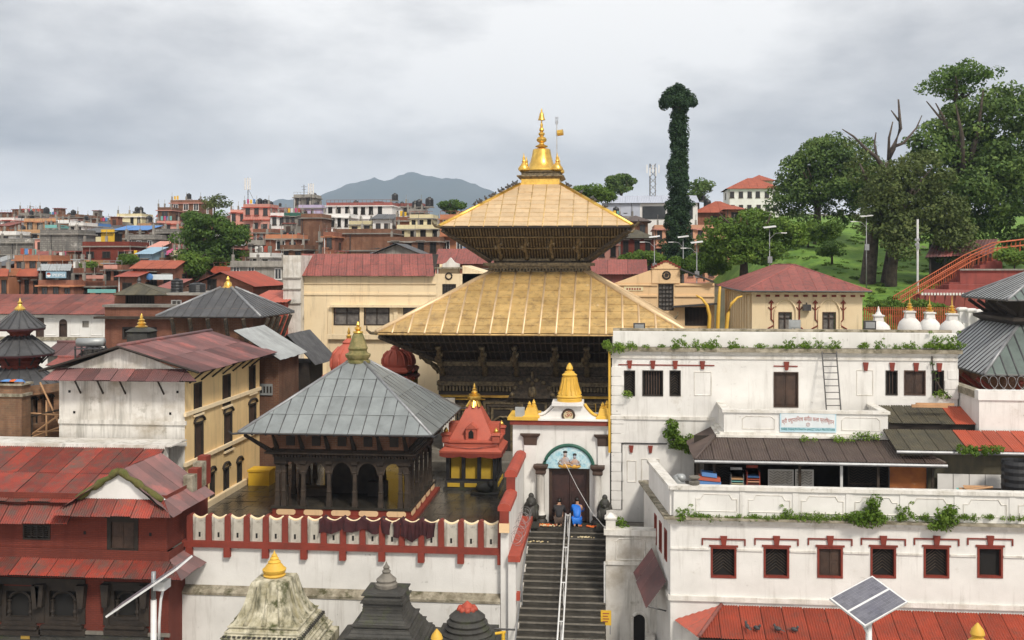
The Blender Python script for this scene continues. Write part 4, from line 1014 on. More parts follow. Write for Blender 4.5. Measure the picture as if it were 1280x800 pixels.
# red tin lean-to roof under the windows
LR = thing('red_lean_to_roof','bright red corrugated lean-to roof below the red-framed windows','roof',(PX(1070,39),39.2,-4))
e0,e1 = P(874,797,38.3),P(1420,800,38.3); t0,t1 = P(902,757,39.95),P(1310,759,39.95)
e1.z = e0.z; t1.z = t0.z
roof_face(LR,'bright_red_sheet',e0,(e1.x,e0.y,e0.z),(t0.x,t0.y,t0.z),(e1.x,t0.y,t0.z),.8,corr=(.1,.04))
lf = Vector((lx0+.2,39.97,e0.z+.05))
roof_face(LR,'bright_red_sheet',lf,e0,t0,t0+Vector((.01,0,0)),.9,corr=(.1,.04),deck=None)
hips(LR,'rust_sheet',[(e0+Vector((0,0,.05)),t0+Vector((0,0,.05)))],.07)
MB().box(e0.x,38.35,e0.z-.14,e1.x,38.42,e0.z-.01).build('fascia','dark_wood',LR)
for k in range(6):MB().box(e0.x+.3+k*2.4,38.5,-4,e0.x+.42+k*2.4,38.62,e0.z-.05).build('post','dark_wood',LR)
PZX[0] = 790
# ================================================================ pedestal wall right of the stairs
PYY = 43.2
PD = thing('stair_pedestal','white panelled pedestal wall with small post at the right of the stairs','wall',(1,PYY,-4))
pa0,pa1 =-.26,PX(822,PYY)+.25
fP = front(PYY); pz1 = PZ(666,PYY)
dq = rect(790,808,766,800,PYY)
MB().box(pa0,PYY,-4,pa1,PYY+.5,pz1-.1).box(pa0,PYY+.5,-4,pa0+.4,47.6,pz1-.1).build('wall','old_white',PD)
MB().box(pa0-.08,PYY-.1,pz1-.1,pa1,PYY+.55,pz1+.12).build('coping','white_trim',PD)
MB().fbox(fP,pa0-.04,pa1,PZ(706,PYY),PZ(702,PYY),0,.07).build('string_course','white_trim',PD)
q = rect(770,806,674,699,PYY); m = MB()
lp = [(q[0],q[2]),(q[1],q[2]),(q[1],q[3]-.12),(q[1]-.12,q[3]),(q[0]+.12,q[3]),(q[0],q[3]-.12)]
for a_,b_ in zip(lp,lp[1:]+lp[:1]):m.tube([fP(*a_,.005),fP(*b_,.005)],.025,4)
m.build('panel_moulding','white_trim',PD)
MB().sq([(.2,pz1+.12),(.2,pz1+.5),(.25,pz1+.54),(.25,pz1+.6),(.1,pz1+.7),(.04,pz1+.76)],(pa0+.2,PYY+.2)).build('post','white_trim',PD)
MB().tube([(pa0-.05,PYY-.06,-2.6),(pa0-.05,PYY-.06,-.4)],.04,6).build('pipe','white_metal',PD)
dc,dw_ = (dq[0]+dq[1])/2,(dq[1]-dq[0])/2
ap = [(dc-dw_,-4)]+[(dc-dw_*math.cos(math.pi*k/10),dq[3]-dw_+dw_*math.sin(math.pi*k/10)) for k in range(11)]+[(dc+dw_,-4)]
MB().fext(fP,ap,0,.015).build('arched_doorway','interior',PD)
MB().tube([fP(p[0],p[1],.02) for p in ap],.07,6).build('door_arch','white_trim',PD)
MB().box(PX(806,PYY),PYY-.5,-4,PX(818,PYY),PYY,PZ(790,PYY)).build('step_block','old_white',PD)
tag(MB().box(.05,PYY+.5,-4,4,48.2,0.0).build('terrace','grey_stone'),kind='structure')
PZX[0] = 830
# red tin awning on the side wall
AW = thing('tin_awning','small dusky red corrugated awning on the side wall above the arched doorway','awning',tuple(fLS(1.5,0,.6)))
A0_,A1_ = fLS(.5,-.35,.05),fLS(3.1,.25,.05); B0_,B1_ = fLS(.5,-1.35,.8),fLS(3.1,-.75,.95)
roof_face(AW,'plum_sheet',B0_,B1_,A0_,A1_,.7,corr=(.1,.035),deck=None)
for k in (.05,.95):MB().tube([B0_.lerp(B1_,k),A0_.lerp(A1_,k)-Vector((0,0,1.2))],.03,5).build('brace','dark_metal',AW)
PZX[0] = 930
# ================================================================ right: upper white building
UY = 48.3; fU = front(UY); ux0,ux1 = PX(765,UY),PX(1197,UY)
UB = thing('white_upper_building','tall whitewashed building with weeds along its roof ledge and dark shuttered windows','building',((ux0+ux1)/2,UY,0))
zU = PZ(436,UY); zUt = PZ(416,UY)
uw = {}
uwins = [(780,794,463,495,'lattice'),(803,829,463,495,'bars'),(837,851,463,495,'lattice'),(967,998,465,509,'shutter'),(1107,1122,463,494,'bars'),(1130,1157,463,494,'shutter'),(1165,1180,463,494,'bars')]
rects = [rect(a_,b_,c_,d_,UY) for a_,b_,c_,d_,s_ in uwins]
MB().wall(fU,ux0,ux1,0,zU,rects,.3).poly([(ux0,UY,0),(ux0,UY+7,0),(ux0,UY+7,zU),(ux0,UY,zU)]).poly([(ux1,UY,0),(ux1,UY,zU),(ux1,UY+7,zU),(ux1,UY+7,0)]).poly([(ux0,UY+7,0),(ux1,UY+7,0),(ux1,UY+7,zU),(ux0,UY+7,zU)]).build('wall','white_plaster',UB)
MB().box(ux0,UY,zU-.1,ux1,UY+7,zU+.05).build('flat_roof','grey_stone',UB)
for (a_,b_,c_,d_,s_),q in zip(uwins,rects):window(UB,fU,*q,style=s_,frame_m='dark_wood' if s_ != 'shutter' else 'brown_wood',fw=.05,name='window' if a_ != 967 else 'door')
for x in (787,816,844,878,983,1082,1115,1145,1174):
    X = PX(x,UY); zt = PZ(462,UY)
    MB().fext(fU,[(X-.07,zt),(X+.07,zt),(X+.12,zt+.38),(X-.12,zt+.38)],0,.07).build('keystone','red_trim',UB)
for x0_,x1_ in ((773,893),(967,997)):
    MB().fbox(fU,PX(x0_,UY),PX(x1_,UY),PZ(458,UY),PZ(456.5,UY),0,.03).build('red_line','red_trim',UB)
for y0,y1,x0_,x1_,o_ in ((526,522,765,893,.07),(449,445,765,1197,.06),(443,440,765,1197,.12)):
    MB().fbox(fU,PX(x0_,UY)-(o_ if x0_ == 765 else 0),PX(x1_,UY),PZ(y0,UY),PZ(y1,UY),-.05,o_).build('string_course','white_trim',UB)
MB().fbox(fU,ux0-.25,ux1+.15,PZ(440,UY),PZ(435,UY),-.2,.24).build('cornice','mossy_ledge',UB)
MB().box(ux0+.05,UY+.25,zU+.05,ux1+.05,UY+.75,zUt).build('parapet','white_plaster',UB)
MB().box(ux0+.05,UY+.78,zU+.05,ux1,UY+1.1,zUt+.12).build('parapet_back','mossy_ledge',UB)
# quoin stones at both corners
for k in range(15):
    z0 = PZ(640,UY)+k*.44
    for xx in ((ux0,1),(ux1,-1)):
        w5 = .55 if k%2 else .42
        if xx[1] < 0 and z0 < 5.5:continue
        if z0+.4 > zU-.4:continue
        MB().fbox(fU,xx[0]-(.03 if xx[1] > 0 else w5),xx[0]+(w5 if xx[1] > 0 else .03),z0,z0+.4,0,.035).build('quoin','white_plaster',UB)
def blind(x0_,x1_,y0,y1,arch=False,z_off=0):
    q = rect(x0_,x1_,y0,y1,UY); m = MB()
    lp = [(q[0],q[2]),(q[1],q[2]),(q[1],q[3]),(q[0],q[3])]
    for a_,b_ in zip(lp,lp[1:]+lp[:1]):m.tube([fU(*a_,.0),fU(*b_,.0)],.03,4)
    m.build('blind_panel','white_trim',UB)
for q in ((868,889,465,494),(1071,1091,463,494),(784,795,576,602),(802,824,574,602)):blind(*q)
MB().fbox(fU,PX(777,UY),PX(834,UY),PZ(557,UY),PZ(555.5,UY),0,.05).fbox(fU,PX(777,UY),PX(778,UY),PZ(640,UY),PZ(556,UY),0,.04).build('conduit','dark_metal',UB)
for x in (789,813):MB().fext(fU,[(PX(x,UY)-.06,PZ(568,UY)),(PX(x,UY)+.06,PZ(568,UY)),(PX(x,UY)+.11,PZ(559,UY)),(PX(x,UY)-.11,PZ(559,UY))],0,.07).build('keystone','red_trim',UB)
MB().tube([(ux0-.12,UY-.1,3.2),(ux0-.12,UY-.1,zU)],.06,6).build('gilded_pipe','gold_paint',UB)
PZX[0] = 1000
# balcony with sign
BY = 45.8; fB = front(BY); b0,b1 = PX(905,BY),PX(1110,BY); bz0,bz1 = PZ(547,BY),PZ(513,BY)
BC = thing('white_balcony','white panelled balcony parapet projecting over the brown tin veranda roof','balcony',((b0+b1)/2,47,bz0))
MB().box(b0-.35,BY-.22,bz0,b1+.25,UY+.01,bz0+.1).box(b0-.2,BY-.1,bz0+.1,b1+.1,UY,bz0+.2).build('slab','white_trim',BC)
MB().box(b0,BY,bz0+.2,b1,BY+.22,bz1-.12).box(b0,BY+.22,bz0+.2,b0+.22,UY,bz1-.12).box(b1-.22,BY+.22,bz0+.2,b1,UY,bz1-.12).build('parapet','white_plaster',BC)
MB().box(b0-.08,BY-.08,bz1-.12,b1+.08,BY+.3,bz1).box(b0-.08,BY+.3,bz1-.12,b0+.3,UY,bz1-.001).box(b1-.3,BY+.3,bz1-.12,b1+.08,UY,bz1-.001).build('coping','white_trim',BC)
for x0_,x1_ in ((928,968),(1052,1100)):
    a0,a1 = PX(x0_,BY),PX(x1_,BY); z0,z1 = bz0+.35,bz1-.28; m = MB()
    lp = [(a0,z0),(a1,z0),(a1,z1-.12),(a1-.15,z1),(a0+.15,z1),(a0,z1-.12)]
    for p,q in zip(lp,lp[1:]+lp[:1]):m.tube([fB(*p,.004),fB(*q,.004)],.022,4)
    m.build('panel_moulding','white_trim',BC)
q = rect(974.5,1045,516,539.5,BY)
SG = thing('sign_board','pale blue sign board with arched red Devanagari lettering on the balcony','sign',((q[0]+q[1])/2,BY-.1,q[2]))
MB().fbox(fB,q[0],q[1],q[2],q[3],.02,.06).build('board','sign_blue',SG)
MB().fbox(fB,q[0]+.06,q[1]-.06,q[2]+.2,q[3]-.06,.06,.066).build('board_field','sign_white',SG)
sc_,swd = (q[0]+q[1])/2,q[1]-q[0]
text_part('श्री पशुपतिनाथ संगीत कला प्रतिष्ठान',.24,fB,sc_,q[2]+.56,.07,'letter_red',SG,'lettering',.003,width=swd*.92,arc=.13)
text_part('SHREE PASHUPATINATH SANGIT KALA PRATISTHAN',.15,fB,sc_,q[2]+.12,.07,'letter_teal',SG,'lettering',.003,width=swd*.95)
m = MB(); m.tube([fB(sc_+.075*math.cos(t*math.pi/8),q[2]+.33+.075*math.sin(t*math.pi/8),.07) for t in range(17)],.008,4)
m.fbox(fB,sc_-.012,sc_+.012,q[2]+.28,q[2]+.38,.066,.072).build('emblem','letter_maroon',SG)
# brown tin veranda roof
VR = thing('veranda_roof','brown corrugated hipped veranda roof below the white balcony','roof',((b0+b1)/2,45,1.95))
VY,VZ = 43.3,PZ(577,43.3)
ve0,ve1 = Vector((PX(869,VY),VY,VZ)),Vector((PX(1182,VY),VY,VZ))
vt0,vt1 = Vector((b0-.3,BY+.1,bz0+.02)),Vector((b1+.2,BY+.1,bz0+.02))
roof_face(VR,'brown_sheet',ve0,ve1,vt0,vt1,.75,corr=(.1,.04))
ve2 = Vector((ve0.x,UY-.05,VZ)); vt2 = Vector((vt0.x,UY-.05,vt0.z))
roof_face(VR,'brown_sheet',ve2,ve0,vt2,vt0,.75,corr=(.1,.04))
ve3 = Vector((ve1.x,UY-.6,VZ)); vt3 = Vector((vt1.x,UY-.6,vt1.z))
roof_face(VR,'brown_sheet',ve1,ve3,vt1,vt3,.75,corr=(.1,.04))
hips(VR,'brown_sheet',[(ve0+Vector((0,0,.04)),vt0+Vector((0,0,.04))),(ve1+Vector((0,0,.04)),vt1+Vector((0,0,.04)))],.06)
MB().tube([ve0+Vector((-.03,-.07,-.06)),ve1+Vector((.05,-.07,-.06))],.07,6).build('gutter','grey_metal',VR)
for x in (872,893,1000,1052,1098,1166):MB().box(PX(x,43.6)-.05,43.6,1.95,PX(x,43.6)+.05,43.7,VZ-.02).build('post','grey_wood' if x != 1052 else 'white_metal',VR)
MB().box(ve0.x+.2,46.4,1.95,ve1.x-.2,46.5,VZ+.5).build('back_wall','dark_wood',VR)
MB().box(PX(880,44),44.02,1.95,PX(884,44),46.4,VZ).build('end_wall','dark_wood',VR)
# back-wall lattice doors in the shade
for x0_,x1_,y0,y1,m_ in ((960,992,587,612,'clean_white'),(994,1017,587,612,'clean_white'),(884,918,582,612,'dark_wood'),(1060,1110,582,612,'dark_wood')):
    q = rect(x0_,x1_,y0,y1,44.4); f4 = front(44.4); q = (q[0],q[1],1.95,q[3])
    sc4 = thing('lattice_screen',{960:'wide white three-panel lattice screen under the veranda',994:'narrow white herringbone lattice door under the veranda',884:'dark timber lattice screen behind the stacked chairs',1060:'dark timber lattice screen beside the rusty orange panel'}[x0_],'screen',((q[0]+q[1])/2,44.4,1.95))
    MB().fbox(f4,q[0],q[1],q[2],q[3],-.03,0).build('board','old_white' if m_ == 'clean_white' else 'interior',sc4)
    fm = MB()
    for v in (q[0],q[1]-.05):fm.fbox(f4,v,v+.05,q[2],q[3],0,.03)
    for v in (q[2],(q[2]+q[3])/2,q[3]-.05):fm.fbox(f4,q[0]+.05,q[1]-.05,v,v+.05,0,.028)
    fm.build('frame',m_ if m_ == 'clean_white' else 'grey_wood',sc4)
    lt = MB(); nn = int((q[1]-q[0])/.16)
    for k in range(nn):
        xa = q[0]+.05+k*.16
        for j in range(int((q[3]-q[2])/.11)):
            z = q[2]+.06+j*.11; d_ = .08 if k%2 else -.08
            lt.fext(f4,[(xa,z),(xa+.15,z+d_),(xa+.15,z+d_+.025),(xa,z+.025)],0,.014)
    tag(lt.build('lattice','concrete' if m_ == 'clean_white' else 'grey_wood',sc4),kind='stuff')
q = rect(1112,1158,582,612,43.9)
RP = thing('rusty_panel','rusty orange sheet metal panel under the veranda','panel',(q[0],43.9,1.95))
MB().box(q[0],43.9,1.95,q[1],43.94,q[3]).build('sheet','rusty_plate',RP)
MB().box(q[0]-.04,43.88,1.95,q[0],43.96,q[3]+.03).box(q[1],43.88,1.95,q[1]+.04,43.96,q[3]+.03).box(q[0],43.88,q[3],q[1],43.96,q[3]+.04).build('rim','dark_metal',RP)
# stacked chairs under the veranda
def chair(cx,cy,cz,mat,mat2,n,lab):
    for k in range(n):
        t = thing('stacked_chair',lab,'chair',(cx,cy,cz),'chairs stacked under the veranda')
        z = cz+.1*k+.34
        MB().box(cx-.24,cy-.22,z,cx+.24,cy+.22,z+.035).build('seat',mat2[k%len(mat2)],t)
        MB().box(cx-.24,cy+.2,z+.035,cx+.24,cy+.235,z+.42).build('backrest',mat,t)
        for sx in (-1,1):
            MB().tube([(cx+sx*.27,cy-.2,z-.34+.0),(cx+sx*.25,cy-.2,z+.2),(cx+sx*.25,cy+.2,z+.22)],.02,5).build('arm',mat,t)
            MB().tube([(cx+sx*.25,cy+.2,z-.34),(cx+sx*.24,cy+.22,z)],.02,5).build('leg',mat,t)
chair(PX(921,43.9),43.9,1.95,'steel',['curtain','paint_cream','paint_teal','paint_tan'],8,'grey plastic chair in a stack under the veranda')
chair(PX(941,43.9),43.9,1.95,'red_paint',['paint_blue','rust_sheet','paint_salmon','letter_red'],9,'red plastic chair in a stack under the veranda')
tg = MB(); cx_,cy_ = PX(886,43.8),43.8
tarp = thing('tarpaulin_pile','pile of folded orange and blue striped tarpaulin on the terrace','tarpaulin',(cx_,cy_,1.95))
for k in range(8):
    z0 = 1.95+.165*k; ww = .5-.05*abs(k-4)*.5-(.12 if k > 6 else 0)
    MB().add([(cx_-ww,cy_-.3,z0+.04),(cx_+ww,cy_-.3,z0-.03),(cx_+ww,cy_+.3,z0-.03),(cx_-ww,cy_+.3,z0+.04),(cx_-ww,cy_-.26,z0+.2),(cx_+ww,cy_-.26,z0+.13),(cx_+ww,cy_+.26,z0+.13),(cx_-ww,cy_+.26,z0+.2)],[(3,2,1,0),(4,5,6,7),(0,1,5,4),(1,2,6,5),(2,3,7,6),(3,0,4,7)]).build('fold','orange_sheet' if k%2 == 0 else 'paint_blue',tarp)
bq = P(848,602,42.6)
tag(MB().ball((bq.x,42.6,3.0),.28,.3,.4,10,8,.08).ball((bq.x+.1,42.5,3.25),.2,.2,.18,8,6,.1).tube([(bq.x,42.6,1.95),(bq.x,42.6,2.8)],.3,8).build('sack','pale_sheet',smooth=True),'bulging grey sack standing against the terrace parapet corner','sack')
PZX[0] = 1160
# annex on the right: two tiers of tin roofs
AX = thing('tin_annex','low annex under mossy and orange corrugated roofs beside the white building','shed',(PX(1200,45),45,1.95))
e0,t0 = P(1112,529,46.2),P(1095,507,48.2); 
xe,xo,xr_ = PX(1112,46.2),PX(1194,46.2),PX(1221,46.2)
roof_face(AX,'moss_sheet',(xe,46.2,e0.z),(xo,46.2,e0.z),(xe,48.2,t0.z),(xo,48.2,t0.z),.6,corr=(.1,.03))
roof_face(AX,'orange_sheet',(xo+.01,46.2,e0.z),(xr_,46.2,e0.z),(xo+.01,48.2,t0.z),(xr_,48.2,t0.z),.6,corr=(.1,.03))
l0,l1 = P(1140,563,43.6),P(1112,537,45.7)
xe2,xo2,xr2 = PX(1120,43.6),PX(1211,43.6),PX(1420,43.6)
roof_face(AX,'moss_sheet',(xe2,43.6,l0.z),(xo2,43.6,l0.z),(xe2,45.7,l1.z),(xo2,45.7,l1.z),.6,corr=(.1,.03))
roof_face(AX,'orange_sheet',(xo2+.01,43.6,l0.z),(xr2,43.6,l0.z),(xo2+.01,45.7,l1.z),(xr2,45.7,l1.z),.6,corr=(.1,.03))
MB().box(xe,46.3,1.95,xr_,46.4,e0.z-.03).build('wall','dark_wood',AX)
MB().tube([(xe2,43.52,l0.z-.06),(xr2,43.52,l0.z-.06)],.07,6).build('gutter','grey_metal',AX)
MB().box(xe2+.3,44.0,1.95,xr2,44.1,l0.z-.05).build('back_wall','moss_sheet',AX)
for k in range(6):
    a0 = PX(1172+k*20,43.8)
    MB().box(a0,43.8,1.95,a0+.6,43.84,PZ(592,43.8)).build('tin_panel','clean_white',AX)
tag(MB().box(xe+1.1,46.75,e0.z+.62,xe+2.6,46.9,e0.z+.74).box(xe+1.3,46.85,e0.z+.7,xe+2.9,46.98,e0.z+.8).build('plank_pile','paint_tan'),'weathered planks lying on the mossy tin roof','planks')
PZX[0] = 1250
# water tank and scrap pile
tk = P(1270,600,42.6)
WT = thing('water_tank','large ribbed black plastic water tank on the terrace','water tank',(tk.x,42.6,1.95))
MB().lathe([(.52,1.95)]+[(.52+(.03 if k%2 else 0),1.95+.14*k) for k in range(1,17)]+[(.45,3.75),(.2,3.85)],(tk.x,42.6),18).build('body','black_plastic',WT)
MB().lathe([(.2,3.84),(.22,3.9),(.2,3.95)],(tk.x,42.6),12).build('lid','black_plastic',WT)
SP_ = thing('scrap_pile','heap of old planks and blue junk against the white tin panels','scrap',(PX(1235,42.9),42.9,1.95))
r3 = random.Random(9)
for k in range(16):
    x = PX(1212+r3.uniform(0,46),42.9); z = r3.uniform(2.5,3.1)
    MB().add([(x-.5,42.8+.02*k,z),(x+.5,42.8+.02*k,z+r3.uniform(-.2,.2)),(x+.5,43.2,z+.1),(x-.5,43.2,z+.1)],[(0,1,2,3)]).tube([(x-.5,42.75,z),(x+.5,42.75,z+r3.uniform(-.15,.15))],.05,5).build('plank',r3.choice(['paint_tan','dark_wood','paint_teal','grey_wood']),SP_)
MB().box(PX(1206,42.9),42.7,1.95,PX(1262,42.9),43.3,2.75).build('crate','dark_metal',SP_)
PZX[0] = 1240
# right boundary wall
RB2 = thing('boundary_wall','white boundary wall with stained coping beside the orange tin roof','wall',(PX(1250,45.9),45.9,1.95))
rx = PX(1224,45.8)
MB().box(rx,45.8,1.95,PX(1420,45.8),46.1,PZ(500,45.8)).box(rx,46.1,1.95,rx+.3,49.5,PZ(500,45.8)).build('wall','white_plaster',RB2)
MB().box(rx-.06,45.72,PZ(500,45.8),PX(1420,45.8),46.2,PZ(488,45.8)).build('coping','white_plaster',RB2)
MB().box(rx-.08,46.2,PZ(499,45.8),rx+.36,49.6,PZ(490,45.8)).build('side_coping','mossy_ledge',RB2)
cw = []
for k in range(300):
    t = k/299; a = t*2*math.pi*9
    cw.append((rx+.2+3.4*t,46.0+.1*math.sin(a),PZ(488,45.8)+.3+.28*math.sin(a)))
    cw[-1] = (cw[-1][0]+.25*math.cos(a),cw[-1][1],cw[-1][2])
tag(MB().tube(cw,.008,4).build('razor_wire','grey_metal'),'coil of razor wire along the top of the right boundary wall','razor wire')
# ladder
LD = thing('ladder','narrow dark iron ladder leaning on the white upper building','ladder',(PX(1044,47),47.2,bz0+.2))
pl,pr_ = [P(1027,434,UY-.15),P(1033,511,47.2)],[P(1045,434,UY-.15),P(1051,511,47.2)]
for s in (pl,pr_):MB().tube([s[0],s[1]+(s[1]-s[0]).normalized()*.95],.03,6).build('rail','dark_metal',LD)
for k in range(1,10):MB().tube([pl[0].lerp(pl[1],k/9.5),pr_[0].lerp(pr_[1],k/9.5)],.02,5).build('rung','dark_metal',LD)
PZX[0] = 1230
# far-right pagoda roofs
FR = thing('grey_pagoda','two-tiered pagoda with ribbed grey-green metal roofs behind the boundary wall','pagoda',(PX(1290,58),58,0))
def pag(par,cx,cy,hw,ze,hw2,zt,strip,mats,corr=None,rib=('lead_rib',.045)):
    E = ring4(cx,cy,hw,ze); U = ring4(cx,cy,hw2,zt)
    for i in range(4):
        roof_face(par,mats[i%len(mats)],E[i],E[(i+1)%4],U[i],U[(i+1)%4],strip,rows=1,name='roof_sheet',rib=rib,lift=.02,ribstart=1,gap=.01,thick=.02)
        MB().tube([E[i],E[(i+1)%4]],.06,6).build('eave_rail','dark_metal',par)
    hips(par,'grey_metal',[(E[i]+Vector((0,0,.05)),U[i]+Vector((0,0,.05))) for i in range(4)],.09,'hip_ridge')
fx,fy = PX(1230,53.5)+5.2,53.5+5.2
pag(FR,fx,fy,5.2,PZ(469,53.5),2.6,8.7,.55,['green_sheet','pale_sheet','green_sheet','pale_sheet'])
hw_u = fx-PX(1258,55); 
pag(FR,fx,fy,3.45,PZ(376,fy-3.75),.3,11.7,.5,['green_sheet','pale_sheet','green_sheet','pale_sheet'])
MB().box(fx-2.5,fy-2.5,6,fx+2.5,fy+2.5,10.4).build('upper_wall','dark_wood',FR)
MB().box(fx-3.6,fy-3.6,0,fx+3.6,fy+3.6,7.4).build('wall','brick_brown',FR)
MB().sq([(2.6,8.7),(3.0,8.95),(3.0,9.1),(2.6,9.2)],(fx,fy)).build('cornice','dark_wood',FR)
for k in range(4):
    v =-2.2+1.47*k
    MB().tube([(fx-2.5,fy+v,9.2),(fx-3.5,fy+v,PZ(376,fy-3.75)-.1)],.1,5).build('strut','dark_wood',FR)
    MB().tube([(fx+v,fy-2.5,9.2),(fx+v,fy-3.5,PZ(376,fy-3.75)-.1)],.1,5).build('strut','dark_wood',FR)
    MB().tube([(fx-3.6,fy+v*1.5,5.0),(fx-4.9,fy+v*1.5,6.05)],.12,5).build('strut','red_trim',FR)
    MB().tube([(fx+v*1.5,fy-3.6,5.0),(fx+v*1.5,fy-4.9,6.05)],.12,5).build('strut','red_trim',FR)
PZX[0] = 110
# ================================================================ left: red brick building
RY = 40.2; fR = front(RY); rxr = PX(208,RY); rxl = PX(-150,RY)
RB = thing('red_brick_house','red brick house with rusty red tin roofs and carved black windows below the striped parapet','house',((rxl+rxr)/2,RY,-4))
zs0 = .67
w1 = rect(29,63,656,674,RY); w2 = rect(134,173,648,690,RY)
MB().wall(fR,rxl,rxr,zs0-.3,2.62,[w1,w2],.3).poly([(rxr,RY,zs0-.3),(rxr,44.5,zs0-.3),(rxr,44.5,2.62),(rxr,RY,2.62)]).build('upper_wall','brick_red',RB)
window(RB,fR,*w1,style='grid',frame_m='dark_wood')
f_ = window(RB,fR,*w2,style='shutter',frame_m='dark_wood',fw=.16,rec=.12)
MB().fbox(fR,w2[0]-.35,w2[1]+.35,w2[2]-.12,w2[2],-.05,.12).build('sill','dark_wood',f_)
MB().fbox(fR,w2[0]-.1,w2[1]+.1,w2[3],w2[3]+.1,-.05,.1).build('lintel','dark_wood',f_)
for x in (106,188):MB().fbox(fR,PX(x,RY)-.05,PX(x,RY)+.05,PZ(668,RY),PZ(664,RY),0,.02).build('vent_hole','interior',RB)
MB().fbox(fR,rxl,rxr+.05,PZ(691,RY)-.02,PZ(689,RY)+.03,0,.08).build('string_course','red_trim',RB)
# lower storey
LY2 = 39.9; fR2 = front(LY2); rx2 = PX(211,LY2)
lw = [rect(2,46,733,780,LY2),rect(56,102,733,780,LY2),rect(-58,-8,733,780,LY2),rect(137,180,733,780,LY2)]
MB().wall(fR2,rxl,rx2,-4,.45,lw,.3).poly([(rx2,LY2,-4),(rx2,41.6,-4),(rx2,41.6,.45),(rx2,LY2,.45)]).build('lower_wall','brick_red',RB)
for k,q in enumerate(lw):
    f_ = window(RB,fR2,*q,style='open',frame_m='dark_wood',fw=.2,rec=.18)
    c0,c1 = q[0]+.3,q[1]-.3; m = MB()
    m.tube([fR2(c0+(c1-c0)*(.5-.5*math.cos(math.pi*j/10)),q[3]-.6+.35*math.sin(math.pi*j/10),-.05) for j in range(11)],.06,6).build('carved_arch','dark_wood',f_)
    for v in (c0,c1):MB().lathe([(.09,q[2]+.2),(.07,q[2]+.4),(.1,q[2]+.5),(.06,q[2]+.6),(.06,q[3]-.7),(.1,q[3]-.6)],(v,LY2+.06),8).build('colonnette','dark_wood',f_)
    MB().fbox(fR2,q[0]-.1,q[1]+.1,q[2]-.12,q[2]+.0,-.05,.2).fbox(fR2,q[0]+.2,q[1]-.2,q[2]+.2,q[2]+.32,-.15,.06).build('sill','dark_wood',f_)
    MB().fbox(fR2,q[0]-.2,q[1]+.2,q[2]-.4,q[2]-.12,-.05,.12).build('apron','dark_wood',f_)
    for v in (q[0]-.08,q[1]+.08):MB().fext(fR2,[(v-.1,q[3]-.8),(v+.1,q[3]-.8),(v+.18,q[3]+.1),(v-.18,q[3]+.1)],0,.3).build('bracket','dark_wood',f_)
for x0_,x1_,y0,y1 in ((46,56,780,733),(102,107,780,733),(-8,2,780,733),(-70,107,733,724),(130,137,780,733),(180,187,780,733),(130,187,733,726)):MB().fbox(fR2,PX(x0_,LY2),PX(x1_,LY2),PZ(y0,LY2),PZ(y1,LY2),0,.07).build('window_casing','dark_wood',RB)
MB().fbox(fR2,rxl,rx2+.06,PZ(792,LY2),PZ(788,LY2),0,.1).build('string_course','grey_stone',RB)
MB().fbox(fR2,rxl,PX(205,LY2),PZ(822,LY2),PZ(793,LY2),0,.04).build('dark_plinth','dark_stone',RB)
MB().fbox(fR2,PX(27,LY2),PX(38,LY2),PZ(801,LY2),PZ(795,LY2),.04,.06).build('plaque','gold_bright',RB)
# skirt roof
sz,st_ = PZ(722,39.0),PZ(693,RY)
se0,se1 = Vector((rxl,39.0,sz)),Vector((PX(226,39.0),39.0,sz)); stt0,stt1 = Vector((rxl,RY,st_)),Vector((rxr+.02,RY,st_))
roof_face(RB,'red_sheet',se0,se1,stt0,stt1,.78,corr=(.1,.04),deck='dark_wood')
se2 = Vector((se1.x+.35,41.45,sz)); 
roof_face(RB,'plum_sheet',se1,Vector((se1.x,41.45,sz)),stt1,Vector((stt1.x,41.45,st_)),.75,corr=(.1,.04))
# main roof
mz,mt = PZ(629,40.0),PZ(560,44.6)
roof_face(RB,'red_sheet',(rxl,40.0,mz),(PX(120,40.0),40.0,mz),(rxl,44.6,mt),(PX(195,44.6),44.6,mt),.95,rows=2,corr=(.1,.04)) if False else None
xr_m = PX(206,44.6)
roof_face(RB,'red_sheet',(rxl,40.0,mz),(xr_m,40.0,mz),(rxl,44.6,mt),(xr_m,44.6,mt),.95,rows=2,corr=(.1,.04))
roof_face(RB,'red_sheet',(rxl,39.5,PZ(656,39.5)),(PX(84,39.5),39.5,PZ(656,39.5)),(rxl,40.15,PZ(633,40.15)),(PX(84,39.5),40.15,PZ(633,40.15)),.95,corr=(.1,.04))
MB().box(rxl,44.6,0,xr_m,45.0,mt+.1).build('rear_wall','old_white',RB)
tag(MB().box(rxl,44.62,mt+.1,xr_m+.3,46.3,mt+.16).build('roof_terrace','old_white',RB))
PZX[0] = 150
